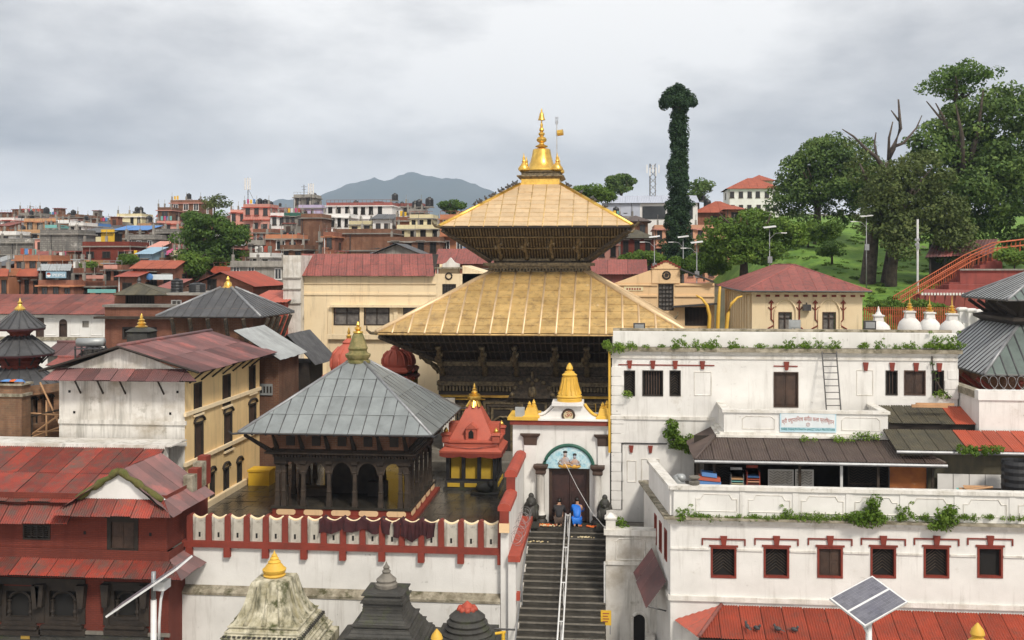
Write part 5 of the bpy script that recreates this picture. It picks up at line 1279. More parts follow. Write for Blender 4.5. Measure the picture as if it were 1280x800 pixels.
# porch gable
ax,az,ay = PX(150,39.8),PZ(589,39.8),39.8
er,el,ez = PX(216,39.4),PX(67,39.4),PZ(644,39.4)
gr_,gl_,gz = PX(205,39.8),PX(97,39.8),PZ(624,39.8)
MB().fext(front(ay),[(gl_,gz),(gr_,gz),(ax,az)],-.15,0).build('gable','clean_white',RB)
for X in (gl_,gr_):
    m = MB(); m.tube([(ax+(X-ax)*k/9,ay-.1,az+.04+(gz-az-.05)*k/9+.04*math.sin(k*2.3)) for k in range(10)],[.13+.04*math.sin(k*1.9) for k in range(10)],7).build('mossy_verge','moss',RB,smooth=True)
roof_face(RB,'red_sheet',(el,39.2,ez),(er,39.2,ez),(gl_,ay,gz),(gr_,ay,gz),.8,corr=(.1,.04))
for sX,e_,in ((1,er),(-1,el)):
    A,B = Vector((e_,39.3,ez)),Vector((e_,43.6,ez)); Cc,D = Vector((ax,43.6,az+.02)),Vector((ax,ay-.1,az+.02))
    roof_face(RB,'plum_sheet' if sX > 0 else 'red_sheet',A,B,D,Cc,.9,corr=(.1,.04))
# stepped mossy wall end behind the porch
for k in range(4):MB().box(rxr-.15,42.2+.5*k,2.3,rxr+.25,42.7+.5*k,3.0+.18*k).build('stepped_ridge','red_trim' if k%2 else 'mossy_ledge',RB)

PZX[0] = 150
# ================================================================ left: cream and white house
YX = PX(231,46.7); YL = PX(74,46.7); YF,YB_ = 46.7,57.0; fYf = front(YF); fYs = sideR(YX)
YH = thing('cream_house','house with stained white front, cream side wall and patched plum tin roof','house',((YX+YL)/2,51,0))
MB().wall(fYf,YL,YX,0,6.95,[],.3).build('front_wall','old_white',YH)
sw = []
for x0_,x1_,y0,y1 in ((242,252,478,517),(278,288,468,507),(311,319,457,491),(243,254,527,577),(280,290,515,562),(311,320,504,530),(262,268,590,622),(279,286,584,617),(296,302,577,603)):
    ya,za = Pside(x0_,y1,YX); yb,_ = Pside(x1_,y1,YX); _,zb_ = Pside((x0_+x1_)/2,y0,YX); _,za = Pside((x0_+x1_)/2,y1,YX)
    sw.append((ya,yb,za,zb_))
MB().wall(fYs,YF,YB_,0,6.9,sw,.25).build('side_wall','yellow_plaster',YH)
MB().poly([(YL,YF,0),(YL,YB_,0),(YL,YB_,6.9),(YL,YF,6.9)]).build('rear_side_wall','old_white',YH)
for k,q in enumerate(sw):window(YH,fYs,*q,style='bars' if k < 6 else 'open',frame_m='dark_wood',fw=.09,rec=.1,sill='cream_plaster' if k < 6 else None)
for q in sw[3:]:
    m = MB(); cc = (q[0]+q[1])/2; hw = (q[1]-q[0])/2+.1
    m.tube([fYs(cc-hw*math.cos(math.pi*j/8),q[3]+.25*math.sin(math.pi*j/8),.05) for j in range(9)],.07,5).build('window_hood','dark_wood',YH)
for z,o_ in ((4.93,.12),(2.6,.14)):
    MB().fbox(fYs,YF-o_,YB_,z-.12,z+.06,0,o_).build('string_course','cream_plaster',YH)
MB().fbox(fYf,YL,YX+.1,PZ(530,YF),PZ(525,YF),0,.09).build('string_course','old_white',YH)
MB().fbox(fYs,YF,YB_,0,.3,0,.2).build('kerb','cream_plaster',YH)
MB().fbox(fYf,YL-.1,YX+.1,PZ(556,YF),PZ(551,YF),0,.14).build('ledge','old_white',YH)
for x,y in ((93,516),(213,516),(87,490),(222,489)):MB().fbox(fYf,PX(x,YF)-.05,PX(x,YF)+.05,PZ(y+1.5,YF),PZ(y-1.5,YF),0,.03).build('put_log_hole','interior',YH)
YZ = 6.88; yrx,yrz = PX(150,46.5),PZ(433,46.5); yex = PX(245,46.0); yel = 2*yrx-yex
for e_,m_ in ((yex,'plum_sheet'),(yel,'plum_sheet')):
    roof_face(YH,m_,(e_,46.35,YZ),(e_,57.6,YZ),(yrx,46.35,yrz),(yrx,57.6,yrz),1.0,rows=2,corr=(.1,.025),deck='dark_wood')
hips(YH,'plum_sheet',[((yrx,46.3,yrz+.05),(yrx,57.6,yrz+.05))],.1)
MB().fext(fYf,[(YL+.1,6.9),(YX-.1,6.9),(yrx,yrz-.08)],-.1,-.02).build('gable','old_white',YH)
MB().tube([(yrx,46.3,yrz),(yex,46.3,YZ+.02)],.06,5).tube([(yrx,46.3,yrz),(yel,46.3,YZ+.02)],.06,5).build('verge_board','dark_wood',YH)
roof_face(YH,'plum_sheet',(PX(52,45.8),45.8,PZ(476,45.8)),(PX(246,45.8),45.8,PZ(476,45.8)),(PX(72,46.7),46.68,PZ(461,46.7)),(PX(232,46.7),46.68,PZ(461,46.7)),.8,corr=(.1,.025),deck='dark_wood')
for x in (101,129,157,205):MB().tube([(PX(x,46.7),46.68,PZ(492,46.7)),(PX(x-8,46.0),46.0,PZ(476,45.9))],.045,5).build('brace','dark_wood',YH)
for k in range(7):MB().tube([(YX+.02,47.2+1.4*k,6.3),(yex-.1,47.2+1.4*k,YZ-.02)],.045,5).build('brace','dark_wood',YH)
YBx = P(315,605,55.2)
tag(MB().box(YX+.35,54.2,0,YX+1.5,55.2,.75).box(YX+.3,54.15,.75,YX+1.55,55.25,.85).build('yellow_box','paint_yellow'),'small bright yellow masonry box at the foot of the cream wall','box')

PZX[0] = 593
# ================================================================ red shrine in the courtyard
sx_,sy_ = PX(593,55.5),55.5
RS = thing('red_shrine','small red pyramid-roofed shrine with yellow walls between pavilion and temple','shrine',(sx_,sy_,0))
hw = 1.55
MB().box(sx_-hw,sy_-hw,0,sx_+hw,sy_+hw,.15).box(sx_-hw+.08,sy_-hw+.08,.15,sx_+hw-.08,sy_+hw-.08,.62).build('plinth','dark_stone',RS)
for k in range(3):
    MB().fbox(front(sy_-hw+.08),sx_-1.3+.95*k,sx_-.62+.95*k,.25,.5,0,.04).build('plinth_panel','ochre_wall',RS)
    MB().fbox(sideR(sx_+hw-.08),sy_-1.3+.95*k,sy_-.62+.95*k,.25,.5,0,.04).build('plinth_panel','ochre_wall',RS)
MB().box(sx_-1.15,sy_-1.15,.62,sx_+1.15,sy_+1.15,2.3).build('wall','ochre_wall',RS)
for i in range(4):
    for j in range(4):
        if i in (0,3) or j in (0,3):MB().box(sx_-1.4+i*.87,sy_-1.4+j*.87,.62,sx_-1.2+i*.87,sy_-1.2+j*.87,2.3).build('column','black_plastic',RS)
MB().box(sx_-1.42,sy_-1.42,.62,sx_+1.42,sy_-1.36,.78).box(sx_+1.36,sy_-1.42,.62,sx_+1.42,sy_+1.42,.78).build('rail','black_plastic',RS)
ev = MB()
for i in range(4):
    R4 = ring4(sx_,sy_,1.72,2.55); A,B = R4[i],R4[(i+1)%4]; n = 24
    for k in range(n):
        p,q = A.lerp(B,k/n),A.lerp(B,(k+1)/n)
        zz = lambda s:-.26-.1*abs(math.sin(math.pi*s*3))
        ev.poly([p,q,q+Vector((0,0,zz((k+1)/n))),p+Vector((0,0,zz(k/n)))])
ev.build('valance','red_trim',RS)
MB().sq([(1.72,2.5),(1.74,2.62),(1.5,2.85),(1.5,3.1),(1.56,3.15),(1.56,3.25),(1.4,3.3)],(sx_,sy_)).build('eave','coral_paint',RS)
MB().sq([(1.25,3.28),(.85,4.2),(.5,5.05),(.3,5.5)],(sx_,sy_)).build('spire','coral_paint',RS)
d = MB().fbox(front(sy_-1.28),sx_-.3,sx_+.3,3.3,4.05,-.5,.12).fext(front(sy_-1.28),[(sx_-.36,4.05),(sx_+.36,4.05),(sx_,4.4)],-.5,.16).build('dormer','coral_paint',RS)
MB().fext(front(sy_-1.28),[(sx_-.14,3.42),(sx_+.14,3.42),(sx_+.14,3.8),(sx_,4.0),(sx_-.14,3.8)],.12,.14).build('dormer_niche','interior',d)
for a,b in ((-1,-1),(1,-1),(1,1),(-1,1)):
    MB().sq([(.2,3.2),(.2,3.6),(.26,3.66),(.24,3.76),(.1,3.82)],(sx_+a*1.4,sy_+b*1.4)).build('corner_post','coral_paint',RS)
    MB().lathe([(.1,3.8),(.15,3.9),(.1,4.0),(.02,4.15)],(sx_+a*1.4,sy_+b*1.4),8).build('corner_finial','gold_bright',RS,smooth=True)
for b,a in ((0,1),(0,-1)):MB().box(sx_+a*1.1-.3,sy_-.45,3.25,sx_+a*1.1+.35,sy_+.45,4.25).build('side_dormer','coral_paint',RS)
MB().tube([(sx_-1.5+3*k/10,sy_-1.62,3.15-.35*math.sin(math.pi*k/10)) for k in range(11)],.025,5).build('garland','rose_sheet',RS)
MB().lathe([(.42,5.36),(.36,5.6),(.28,5.75),(.4,5.8),(.42,5.95),(.3,6.05),(.34,6.12),(.14,6.2)],(sx_,sy_),10).build('finial_base','gold_bright',RS,smooth=40)
MB().lathe([(.14,6.18),(.2,6.28),(.12,6.38),(.14,6.48),(.06,6.56),(.08,6.66),(.01,6.85)],(sx_,sy_),10).build('finial','gold_bright',RS,smooth=40)
for k,(dx_,dz) in enumerate(((.3,5.35),(-.3,5.35),(.0,5.3))):
    MB().tube([(sx_+dx_*.6,sy_-.3,5.75),(sx_+dx_*1.2,sy_-.48,dz)],[.05,.08],5).build('gilt_leaf','gold_bright',RS)
RS.scale = (.95,.95,.8)
tag(MB().ball((PX(606,53.5),53.5,.3),.5,.3,.3,10,7,.05).ball((PX(614,53.5),53.4,.5),.18,.2,.2,8,6).box(PX(606,53.5)-.7,53.1,-.02,PX(606,53.5)+.7,53.9,.1).build('stone_bull','dark_stone',smooth=True),'small dark stone bull reclining on a slab before the red shrine','statue')
# ---------------------------------------------------------------- red domed shrines behind the pavilion
def dome_shrine(x,y_top,y_base,Y,half_px,lab,twin=False):
    X = PX(x,Y); s = half_px*Y/F; z0,z1 = PZ(y_base,Y,x),PZ(y_top,Y,x); hgt = z1-z0
    t = thing('domed_shrine',lab,'shrine',(X,Y,0))
    MB().box(X-s,Y-s,0,X+s,Y+s,z0-.05).build('body','ochre_wall',t)
    MB().sq([(s,z0-.6),(s*1.15,z0-.5),(s*1.15,z0-.35),(s*1.0,z0-.25),(s*1.0,z0-.1),(s*1.1,z0),(s*1.1,z0+.12),(s*.92,z0+.25)],(X,Y)).build('cornice','coral_paint',t)
    MB().lathe([(s*.85,z0+.2),(s*.95,z0+hgt*.25),(s*.93,z0+hgt*.42),(s*.8,z0+hgt*.6),(s*.5,z0+hgt*.76),(s*.3,z0+hgt*.84),(s*.34,z0+hgt*.88),(s*.12,z0+hgt*.98)],(X,Y),20).build('dome','coral_paint',t,smooth=40)
    for k in range(10):
        a_ = 2*math.pi*k/10
        MB().tube([(X+r_*s*math.cos(a_),Y+r_*s*math.sin(a_),z0+hgt*q_) for r_,q_ in ((.96,.25),(.95,.42),(.82,.6),(.52,.76))],.06,5).build('dome_rib','coral_paint',t)
    MB().lathe([(.12,z1-.05),(.16,z1+.1),(.06,z1+.2),(.1,z1+.3),(.02,z1+.6)],(X,Y),8).build('finial','gold_bright',t,smooth=40)
dome_shrine(436,422,470,60,25,'red ribbed dome shrine showing behind the pavilion roof cap')
dome_shrine(494,431,463,62,18,'smaller red onion-domed shrine between pavilion and golden temple')
dome_shrine(505,433,462,66,15,'red onion dome close behind a like one beside the golden temple')
PZX[0] = 25
# ================================================================ left: three-tier round pagoda
def umbrella_roof(t,X,Y,r0,z0,r1,z1,n,mat):
    for k in range(n):
        a0,a1 = 2*math.pi*k/n+.1,2*math.pi*(k+1)/n+.1
        p = [Vector((X+r*math.cos(a_),Y+r*math.sin(a_),z)) for r,z,a_ in ((r0,z0,a0),(r0,z0,a1),(r1,z1,a1),(r1,z1,a0))]
        mdl = (p[0]+p[1])/2
        MB().ext(p,(0,0,-.05)).build('roof_sheet',mat,t)
        MB().tube([p[0]+Vector((0,0,.03)),p[3]+Vector((0,0,.03))],.05,5).build('rib','lead_rib',t)
    MB().lathe([(r0-.02,z0-.16),(r0,z0-.05)],(X,Y),n,.1).build('fringe','maroon_cloth',t)
PG = thing('round_pagoda','slender three-tiered pagoda with round ribbed dark roofs and gold finial','pagoda',(PX(25,56),56,0))
gx_,gy_ = PX(25,56),56.0
for ye,yt,re,rt in ((409,388,31,5),(441,420,42,14),(480,459,52,22)):
    umbrella_roof(PG,gx_,gy_,re*56/F,PZ(ye,56),rt*56/F,PZ(yt,56),16,'dark_sheet')
MB().lathe([(.5,PZ(425,56)),(.55,PZ(417,56)),(.75,PZ(413,56)),(.75,PZ(408,56))],(gx_,gy_),16).build('neck','brick_red',PG)
MB().lathe([(.95,PZ(463,56)),(1.0,PZ(455,56)),(1.2,PZ(450,56)),(1.05,PZ(446,56)),(1.1,PZ(439,56))],(gx_,gy_),16).build('neck','brick_red',PG)
MB().lathe([(1.35,0),(1.35,PZ(480,56))],(gx_,gy_),16).build('body','brick_brown',PG)
MB().lathe([(.28,PZ(389,56)),(.3,PZ(386,56)),(.14,PZ(382,56)),(.1,PZ(380,56)),(.14,PZ(378,56)),(.05,PZ(376,56)),(.01,PZ(372,56))],(gx_,gy_),10).build('finial','gold_bright',PG,smooth=40)
for k in range(12):
    a_ = 2*math.pi*k/12
    MB().tube([(gx_+1.1*math.cos(a_),gy_+1.1*math.sin(a_),PZ(455,56)),(gx_+1.6*math.cos(a_),gy_+1.6*math.sin(a_),PZ(443,56))],.05,5).build('strut','dark_wood',PG)
PZX[0] = 30
# brick ruin with scaffolding
BRu = thing('brick_ruin','half-built brick wall with three arched openings beside the white house front','ruin',(PX(30,49),49,0))
fz = PZ(482,48.6); MB().box(PX(-140,48.6),48.6,0,PX(27,48.6),49.4,fz).build('wall','brick_ruin',BRu)
MB().box(PX(-140,48.5),48.5,fz-.55,PX(28,48.5),49.4,fz-.4).box(PX(-140,48.5),48.45,fz,PX(28,48.5),49.5,fz+.1).build('ledge','mossy_ledge',BRu)
hol = [rect(40,47,498,530,50.4),rect(51.5,58,496,528,50.4),rect(62,67,494,524,50.4)]
f50 = front(50.4); X0,X1 = PX(26,50.4),PX(80,50.4)
MB().wall(f50,X0,X1,0,PZ(486,50.4),hol,.4).box(X0,50.85,0,X1,51.0,PZ(486,50.4)).build('arched_wall','brick_ruin',BRu)
for q in hol:
    c_,w_ = (q[0]+q[1])/2,(q[1]-q[0])/2
    MB().tube([f50(c_-w_*1.2*math.cos(math.pi*j/8),q[3]-.1+w_*math.sin(math.pi*j/8),.0) for j in range(9)],.08,5).build('arch','dark_wood',BRu)
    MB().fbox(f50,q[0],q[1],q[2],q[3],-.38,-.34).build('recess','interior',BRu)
MB().add([(X0,50.0,PZ(484,50)),(X1,50.0,PZ(478,50)),(X1,51.2,PZ(478,51.2)),(X0,51.2,PZ(484,51.2)),(X0,50.0,PZ(498,50)),(X1,50.0,PZ(488,50))],[(0,1,2,3),(4,5,1,0)]).build('slanting_ledge','brick_ruin',BRu)
r3 = random.Random(21)
for k in range(26):
    x = r3.uniform(-30,26); 
    m = MB().box(PX(x,48.7),48.5,fz+.1,PX(x,48.7)+.22,48.65,fz+.18); m.build('brick','brick_ruin',BRu)
SCf = thing('bamboo_scaffolding','bamboo scaffolding poles lashed across the arched brick wall','scaffolding',(PX(55,49.6),49.6,0))
for p,q in (((28,523),(80,511)),((40,543),(82,513)),((50,478),(75,532)),((30,516),(78,519)),((58,500),(58,545)),((45,540),(80,538)),((36,548),(80,532))):
    a_,b_ = P(*p,49.7),P(*q,49.6); MB().tube([a_,b_],.05,5).build('pole',r3.choice(['paint_tan','grey_wood','paint_tan']),SCf)
MB().tube([(PX(58,49.7),49.7,0),P(58,500,49.7)],.05,5).tube([(PX(40,49.7),49.7,0),P(40,500,49.7)],.05,5).build('standard','grey_wood',SCf)
for x,m_ in ((8,'paint_blue'),(18,'flower_orange'),(24,'paint_blue')):
    c_ = P(x,478,48.9); tag(MB().ball(c_,.32,.25,.16,9,6,.15).build('tarpaulin',m_,smooth=True),{8:'crumpled blue tarpaulin at the far end of the ruined brick wall top',18:'crumpled orange cloth between blue tarpaulins on the brick wall',24:'crumpled blue tarpaulin next to the orange cloth, nearest the arches'}[x],'tarpaulin')

PZX[0] = 285
# ================================================================ grey pagoda, brick hall and sheds behind
GPY = 62.0; gpx = PX(285,GPY+3.9)
GP = thing('grey_roofed_pagoda','square pagoda with dark ribbed metal roof and small gold finial behind the cream house','pagoda',(gpx,GPY+3.9,0))
gcy = GPY+3.9; zE = PZ(397,GPY)
hwg = 152/2*GPY/F*.93
pag(GP,gpx,gcy,hwg,zE,.35,PZ(360,gcy),.55,['dark_sheet'])
MB().lathe([(.45,PZ(362,gcy)),(.42,PZ(359,gcy)),(.28,PZ(358,gcy)),(.25,PZ(354,gcy)),(.1,PZ(351,gcy)),(.14,PZ(349,gcy)),(.03,PZ(345,gcy))],(gpx,gcy),10).build('finial','gold_bright',GP,smooth=40)
MB().box(gpx-2.6,gcy-2.6,0,gpx+2.6,gcy+2.6,zE+.5).build('wall','brick_brown',GP)
MB().sq([(2.6,4.4),(3.1,4.7),(3.1,4.85),(2.6,4.95)],(gpx,gcy)).build('cornice','carved_wood',GP)
for k in range(5):
    v =-2.3+1.15*k
    MB().tube([(gpx+v,gcy-2.6,6.2),(gpx+v,gcy-3.5,zE-.1)],.13,5).build('strut','carved_wood',GP)
    MB().tube([(gpx+2.6,gcy+v,6.2),(gpx+3.5,gcy+v,zE-.1)],.13,5).build('strut','carved_wood',GP)
for v in (-1.3,0,1.3):MB().fbox(front(gcy-2.6),gpx+v-.4,gpx+v+.4,5.2,6.5,0,.06).build('window','dark_wood',GP)
pag(GP,gpx,gcy,hwg+1.5,4.1,2.6,5.3,.6,['dark_sheet'])
PZX[0] = 350
# pair of low grey tin sheds right of it
def shed(name,lab,x0_,x1_,ye,yt,Yf,dep,mat,wmat,corr=(.14,.04),strip=.9,hip=0.0):
    X0,X1,ze,zt = PX(x0_,Yf),PX(x1_,Yf),PZ(ye,Yf),PZ(yt,Yf+dep)
    t = thing(name,lab,'shed',((X0+X1)/2,Yf+dep/2,h((X0+X1)/2,Yf+2)))
    roof_face(t,mat,(X0,Yf,ze),(X1,Yf,ze),(X0+hip,Yf+dep,zt),(X1-hip,Yf+dep,zt),strip,corr=corr)
    roof_face(t,mat,(X1,Yf+2*dep,ze),(X0,Yf+2*dep,ze),(X1-hip,Yf+dep,zt),(X0+hip,Yf+dep,zt),strip,corr=corr)
    hips(t,mat,[((X0+hip,Yf+dep,zt+.05),(X1-hip,Yf+dep,zt+.05))],.1)
    g = h((X0+X1)/2,Yf)-.6
    MB().box(X0+.3,Yf+.4,g,X1-.3,Yf+2*dep-.4,ze+.05).build('wall',wmat,t)
    if not hip:
        for X in (X0+.3,X1-.3):MB().poly([(X,Yf+.1,ze),(X,Yf+2*dep-.1,ze),(X,Yf+dep,zt-.05)]).build('gable',wmat,t)
    return t
def side_roof(t,Xe,Xr,Y0,Y1,ze,zr,mat,corr=(.16,.05),strip=.8):
    roof_face(t,mat,(Xe,Y0,ze),(Xe,Y1,ze),(Xr,Y0,zr),(Xr,Y1,zr),strip,corr=corr)
GS = thing('grey_tin_gallery','long gallery under ribbed grey corrugated roofs between cream house and red dome','shed',(PX(360,62),62,0))
side_roof(GS,PX(350,57.2),PX(292,57.2),57.2,62.4,PZ(450,57.2),PZ(414,57.2),'pale_sheet')
side_roof(GS,PX(369,58.5),PX(379,66),62.6,67.5,PZ(465,58.5),PZ(414,66),'dark_sheet',corr=(.2,.05))
side_roof(GS,2*PX(379,66)-PX(369,58.5),PX(379,66),62.6,67.5,PZ(465,58.5),PZ(414,66),'dark_sheet',corr=(.2,.05))
MB().box(PX(369,58.5)-3.2,63,0,PX(369,58.5)-.5,66,PZ(465,58.5)+.1).build('wall','dark_wood',GS)
MB().box(PX(318,58),58.2,0,PX(350,57.2)-.4,62,PZ(450,57.2)).build('wall','brick_brown',GS)
MB().fbox(front(58.2),PX(320,58.2),PX(341,58.2),PZ(494,58.2),PZ(480,58.2),0,.08).build('panel','pale_sheet',GS)
for k in range(5):MB().fbox(front(58.2),PX(322+4*k,58.2),PX(324+4*k,58.2),PZ(491,58.2),PZ(483,58.2),.08,.1).build('panel_slot','dark_wood',GS)
PZX[0] = 190
# brick hall
BH = thing('brick_hall','orange brick hall with flat ledge roof and small dark hipped lantern','building',(PX(190,72),72,0))
B0,B1 = PX(131,72),PX(262,72)
fq = front(72); hh = [rect(153,196,409,424,72),rect(219,236,409,424,72)]
MB().wall(fq,B0,B1,-.3,PZ(381,72),hh,.3).poly([(B1,72,-.3),(B1,80,-.3),(B1,80,PZ(381,72)),(B1,72,PZ(381,72))]).build('wall','brick_orange',BH)
for q in hh:window(BH,fq,*q,style='bars',frame_m='dark_wood',fw=.15)
MB().box(B0-.5,71.3,PZ(399,71.3),B1+.2,72.05,PZ(396,71.3)).build('ledge','grey_wood',BH)
MB().box(B0-.1,71.8,PZ(384,72),B1,80,PZ(381,72)).build('roof_slab','concrete',BH)
L0,L1 = PX(143,74),PX(268,74); fq2 = front(74); hh = [rect(157,193,368,381,74),rect(214,227,375,382,74)]
MB().wall(fq2,L0,L1,7,PZ(366,74),hh,.3).build('upper_wall','brick_orange',BH)
window(BH,fq2,*hh[0],style='bars',frame_m='dark_wood'); window(BH,fq2,*hh[1],style='glass',frame_m='clean_white')
MB().box(PX(208,73.5),73.5,PZ(369,73.5),PX(272,73.5),80,PZ(366,73.5)).build('roof_slab','concrete',BH)
E = [Vector((PX(141,73.3),73.3,PZ(369,73.3))),Vector((PX(208,73.3),73.3,PZ(369,73.3))),Vector((PX(208,73.3),77.5,PZ(369,73.3))),Vector((PX(141,73.3),77.5,PZ(369,73.3)))]
ap_ = Vector((PX(174,75.4),75.4,PZ(354,75.4)))
for i in range(4):
    d_ = (E[(i+1)%4]-E[i]).normalized()*.15
    roof_face(BH,'moss_sheet',E[i],E[(i+1)%4],ap_-d_,ap_+d_,.8)
MB().lathe([(.2,ap_.z-.05),(.12,ap_.z+.1),(.16,ap_.z+.2),(.02,ap_.z+.5)],(ap_.x,ap_.y),8).build('finial','dark_metal',BH)
PZX[0] = 177
# small black shrine with gold rings before it
bx_ = PX(177,59)
BS = thing('black_shrine','small black stone shrine topped with stacked gold rings','shrine',(bx_,59,0))
MB().sq([(.75,0),(.75,PZ(432,59)),(.62,PZ(430,59)),(.6,PZ(416,59)),(.7,PZ(414,59)),(.5,PZ(411,59)),(.3,PZ(409,59))],(bx_,59)).build('body','dark_stone',BS)
MB().lathe([(.32,PZ(410,59)),(.36,PZ(408,59)),(.2,PZ(406,59)),(.27,PZ(404,59)),(.15,PZ(402,59)),(.2,PZ(400,59)),(.08,PZ(398,59)),(.1,PZ(396,59)),(.02,PZ(392,59))],(bx_,59),12).build('finial','gold_bright',BS,smooth=40)
PZX[0] = 75
# plum tin roofs low behind the round pagoda
shed('plum_tin_shed','low shed with plum tin roof below the long white hall',50,96,445,428,66,2.2,'plum_sheet','concrete')
shed('pink_tin_shed','low pale pink roofed shed in front of the plum one',56,90,457,447,63,1.6,'rose_sheet','concrete')
rl = P(105,428,64)
tag(MB().tube([(PX(97,64),64,PZ(428,64)),(PX(130,64),64,PZ(427,64))],.28,12).build('wire_roll','pale_sheet',smooth=True),'rolled-up silvery wire mesh lying on a rack behind the white house','wire roll')
m = MB()
for x in (98,112,128):m.tube([(PX(x,64),63.6,0),(PX(x,64),63.6,PZ(432,64))],.06,5).tube([(PX(x,64),64.4,0),(PX(x,64),64.4,PZ(432,64))],.06,5)
m.box(PX(97,64),63.5,PZ(436,64),PX(130,64),64.5,PZ(435,64)); tag(m.build('iron_rack','dark_metal'),'dark iron rack carrying the roll of wire mesh','rack')

PZX[0] = 60
# ================================================================ white hall with long rust roof
WHY = 84.0; fW = front(WHY); W0,W1 = PX(-170,WHY),PX(134,WHY)
WH = thing('white_hall','long white hall with arched doors under a rusty red tin roof','building',((W0+W1)/2,WHY,0))
zb_ = PZ(421,WHY); wz = PZ(391,WHY)
dd = [rect(45,55,397,421,WHY),rect(74,84,404,421,WHY),rect(103,111,401,409,WHY)]
MB().wall(fW,W0,W1,-.3,wz,dd,.3).build('wall','clean_white',WH)
for k,q in enumerate(dd):
    window(WH,fW,*q,style='shutter' if k < 2 else 'grid',frame_m='brown_wood' if k < 2 else 'concrete',name='door' if k < 2 else 'window')
c_,w_ = (dd[1][0]+dd[1][1])/2,(dd[1][1]-dd[1][0])/2
MB().fext(fW,[(c_-w_*math.cos(math.pi*j/10) ,dd[1][3]+w_*1.0*math.sin(math.pi*j/10)) for j in range(11)],0,.03).build('fanlight','brown_wood',WH)
for x0_,x1_ in ((57,70),(88,100),(114,128),(10,42)):
    q = rect(x0_,x1_,397,419,WHY); m = MB(); lp = [(q[0],q[2]),(q[1],q[2]),(q[1],q[3]),(q[0],q[3])]
    for a_,b_ in zip(lp,lp[1:]+lp[:1]):m.tube([fW(*a_,0),fW(*b_,0)],.05,4)
    m.build('blind_panel','clean_white',WH)
roof_face(WH,'rust_sheet',(W0,WHY-.6,PZ(393,WHY-.6)),(W1+.3,WHY-.6,PZ(393,WHY-.6)),(W0,WHY+5,PZ(368,WHY+5)),(W1+.3,WHY+5,PZ(368,WHY+5)),1.2,rows=2,corr=(.2,.04))
MB().box(W0,WHY-.1,zb_-.3,W1,WHY+.1,zb_).build('plinth_course','mossy_ledge',WH)

PZX[0] = 470
# ================================================================ big cream building behind the temple (left)
CBY = 92.0; fC = front(CBY); c0,c1,c2 = PX(375,CBY),PX(545,CBY),PX(622,CBY)
CB = thing('cream_rest_house','large cream building with long rose tin roof behind the golden temple','building',((c0+c2)/2,CBY,1))
cw = [rect(417,450,384,406.5,CBY),rect(455,487,384,406.5,CBY),rect(504,537,384,406.5,CBY),rect(553,570,355,370,CBY)]
ztc = PZ(342,CBY)
MB().wall(fC,c0,c2,0,ztc,cw,.3).poly([(c0,CBY,0),(c0,CBY+9,0),(c0,CBY+9,ztc),(c0,CBY,ztc)]).poly([(c2,CBY,0),(c2,CBY,ztc),(c2,CBY+9,ztc),(c2,CBY+9,0)]).build('wall','cream_plaster',CB)
for k,q in enumerate(cw):window(CB,fC,*q,style='glass' if k < 3 else 'grid',frame_m='grey_wood' if k < 3 else 'dark_wood',fw=.1)
MB().fbox(fC,PX(414,CBY),PX(545,CBY),PZ(384,CBY),PZ(381,CBY),0,.5).build('sunshade','cream_plaster',CB)
for y0,y1 in ((369,366.5),(355,353.5)):MB().fbox(fC,c0,c1,PZ(y0,CBY),PZ(y1,CBY),0,.1).build('string_course','cream_plaster',CB)
for x in (413,452.5,495):MB().fbox(fC,PX(x-2.5,CBY),PX(x+2.5,CBY),0,PZ(384,CBY),0,.14).build('pier','cream_plaster',CB)
roof_face(CB,'rose_sheet',(PX(373,CBY-.6),CBY-.6,PZ(345,CBY-.6)),(PX(543,CBY-.6),CBY-.6,PZ(345,CBY-.6)),(PX(377,CBY+3),CBY+3,PZ(317.5,CBY+3)),(PX(548,CBY+3),CBY+3,PZ(317.5,CBY+3)),.75,rows=2,corr=(.25,.03))
MB().fext(front(CBY+1),[(PX(548,CBY),ztc),(PX(572,CBY),ztc),(PX(572,CBY),PZ(330,CBY)),(PX(548,CBY),PZ(330,CBY))],-.4,.4).build('pediment','cream_plaster',CB)
MB().fbox(front(CBY+.5),PX(544,CBY),PX(578,CBY),PZ(336,CBY),PZ(334,CBY),-.5,.8).build('ledge','mossy_ledge',CB)
MB().fext(front(CBY+.7),[(PX(552,CBY),PZ(334,CBY)),(PX(573,CBY),PZ(334,CBY)),(PX(573,CBY),PZ(330,CBY)),(PX(567,CBY),PZ(328,CBY)),(PX(562,CBY),PZ(322,CBY)),(PX(557,CBY),PZ(328,CBY)),(PX(552,CBY),PZ(330,CBY))],-.3,.3).build('gable_crest','old_white',CB)
MB().tube([fC(PX(561,CBY)+.28*math.cos(t*math.pi/8),PZ(345,CBY)+.28*math.sin(t*math.pi/8),.03) for t in range(17)],.07,5).build('roundel','dark_wood',CB)
MB().add([(PX(578,CBY),CBY,PZ(332,CBY)),(PX(625,CBY),CBY,PZ(346,CBY)),(PX(625,CBY),CBY+6,PZ(346,CBY)),(PX(578,CBY),CBY+6,PZ(332,CBY)),(PX(578,CBY),CBY,ztc-1.5),(PX(625,CBY),CBY,ztc-1.5)],[(0,1,2,3),(4,5,1,0)]).build('sloping_parapet','cream_plaster',CB)
MB().box(PX(354,CBY-1),CBY-1,0,PX(376,CBY-1),CBY+3,PZ(319,CBY-1)).build('stair_tower','old_white',CB)
for y in (347,361,379):MB().box(PX(353,CBY-1.1),CBY-1.12,PZ(y+1.5,CBY-1),PX(376,CBY-1),CBY-.9,PZ(y,CBY-1)).build('band','concrete',CB)
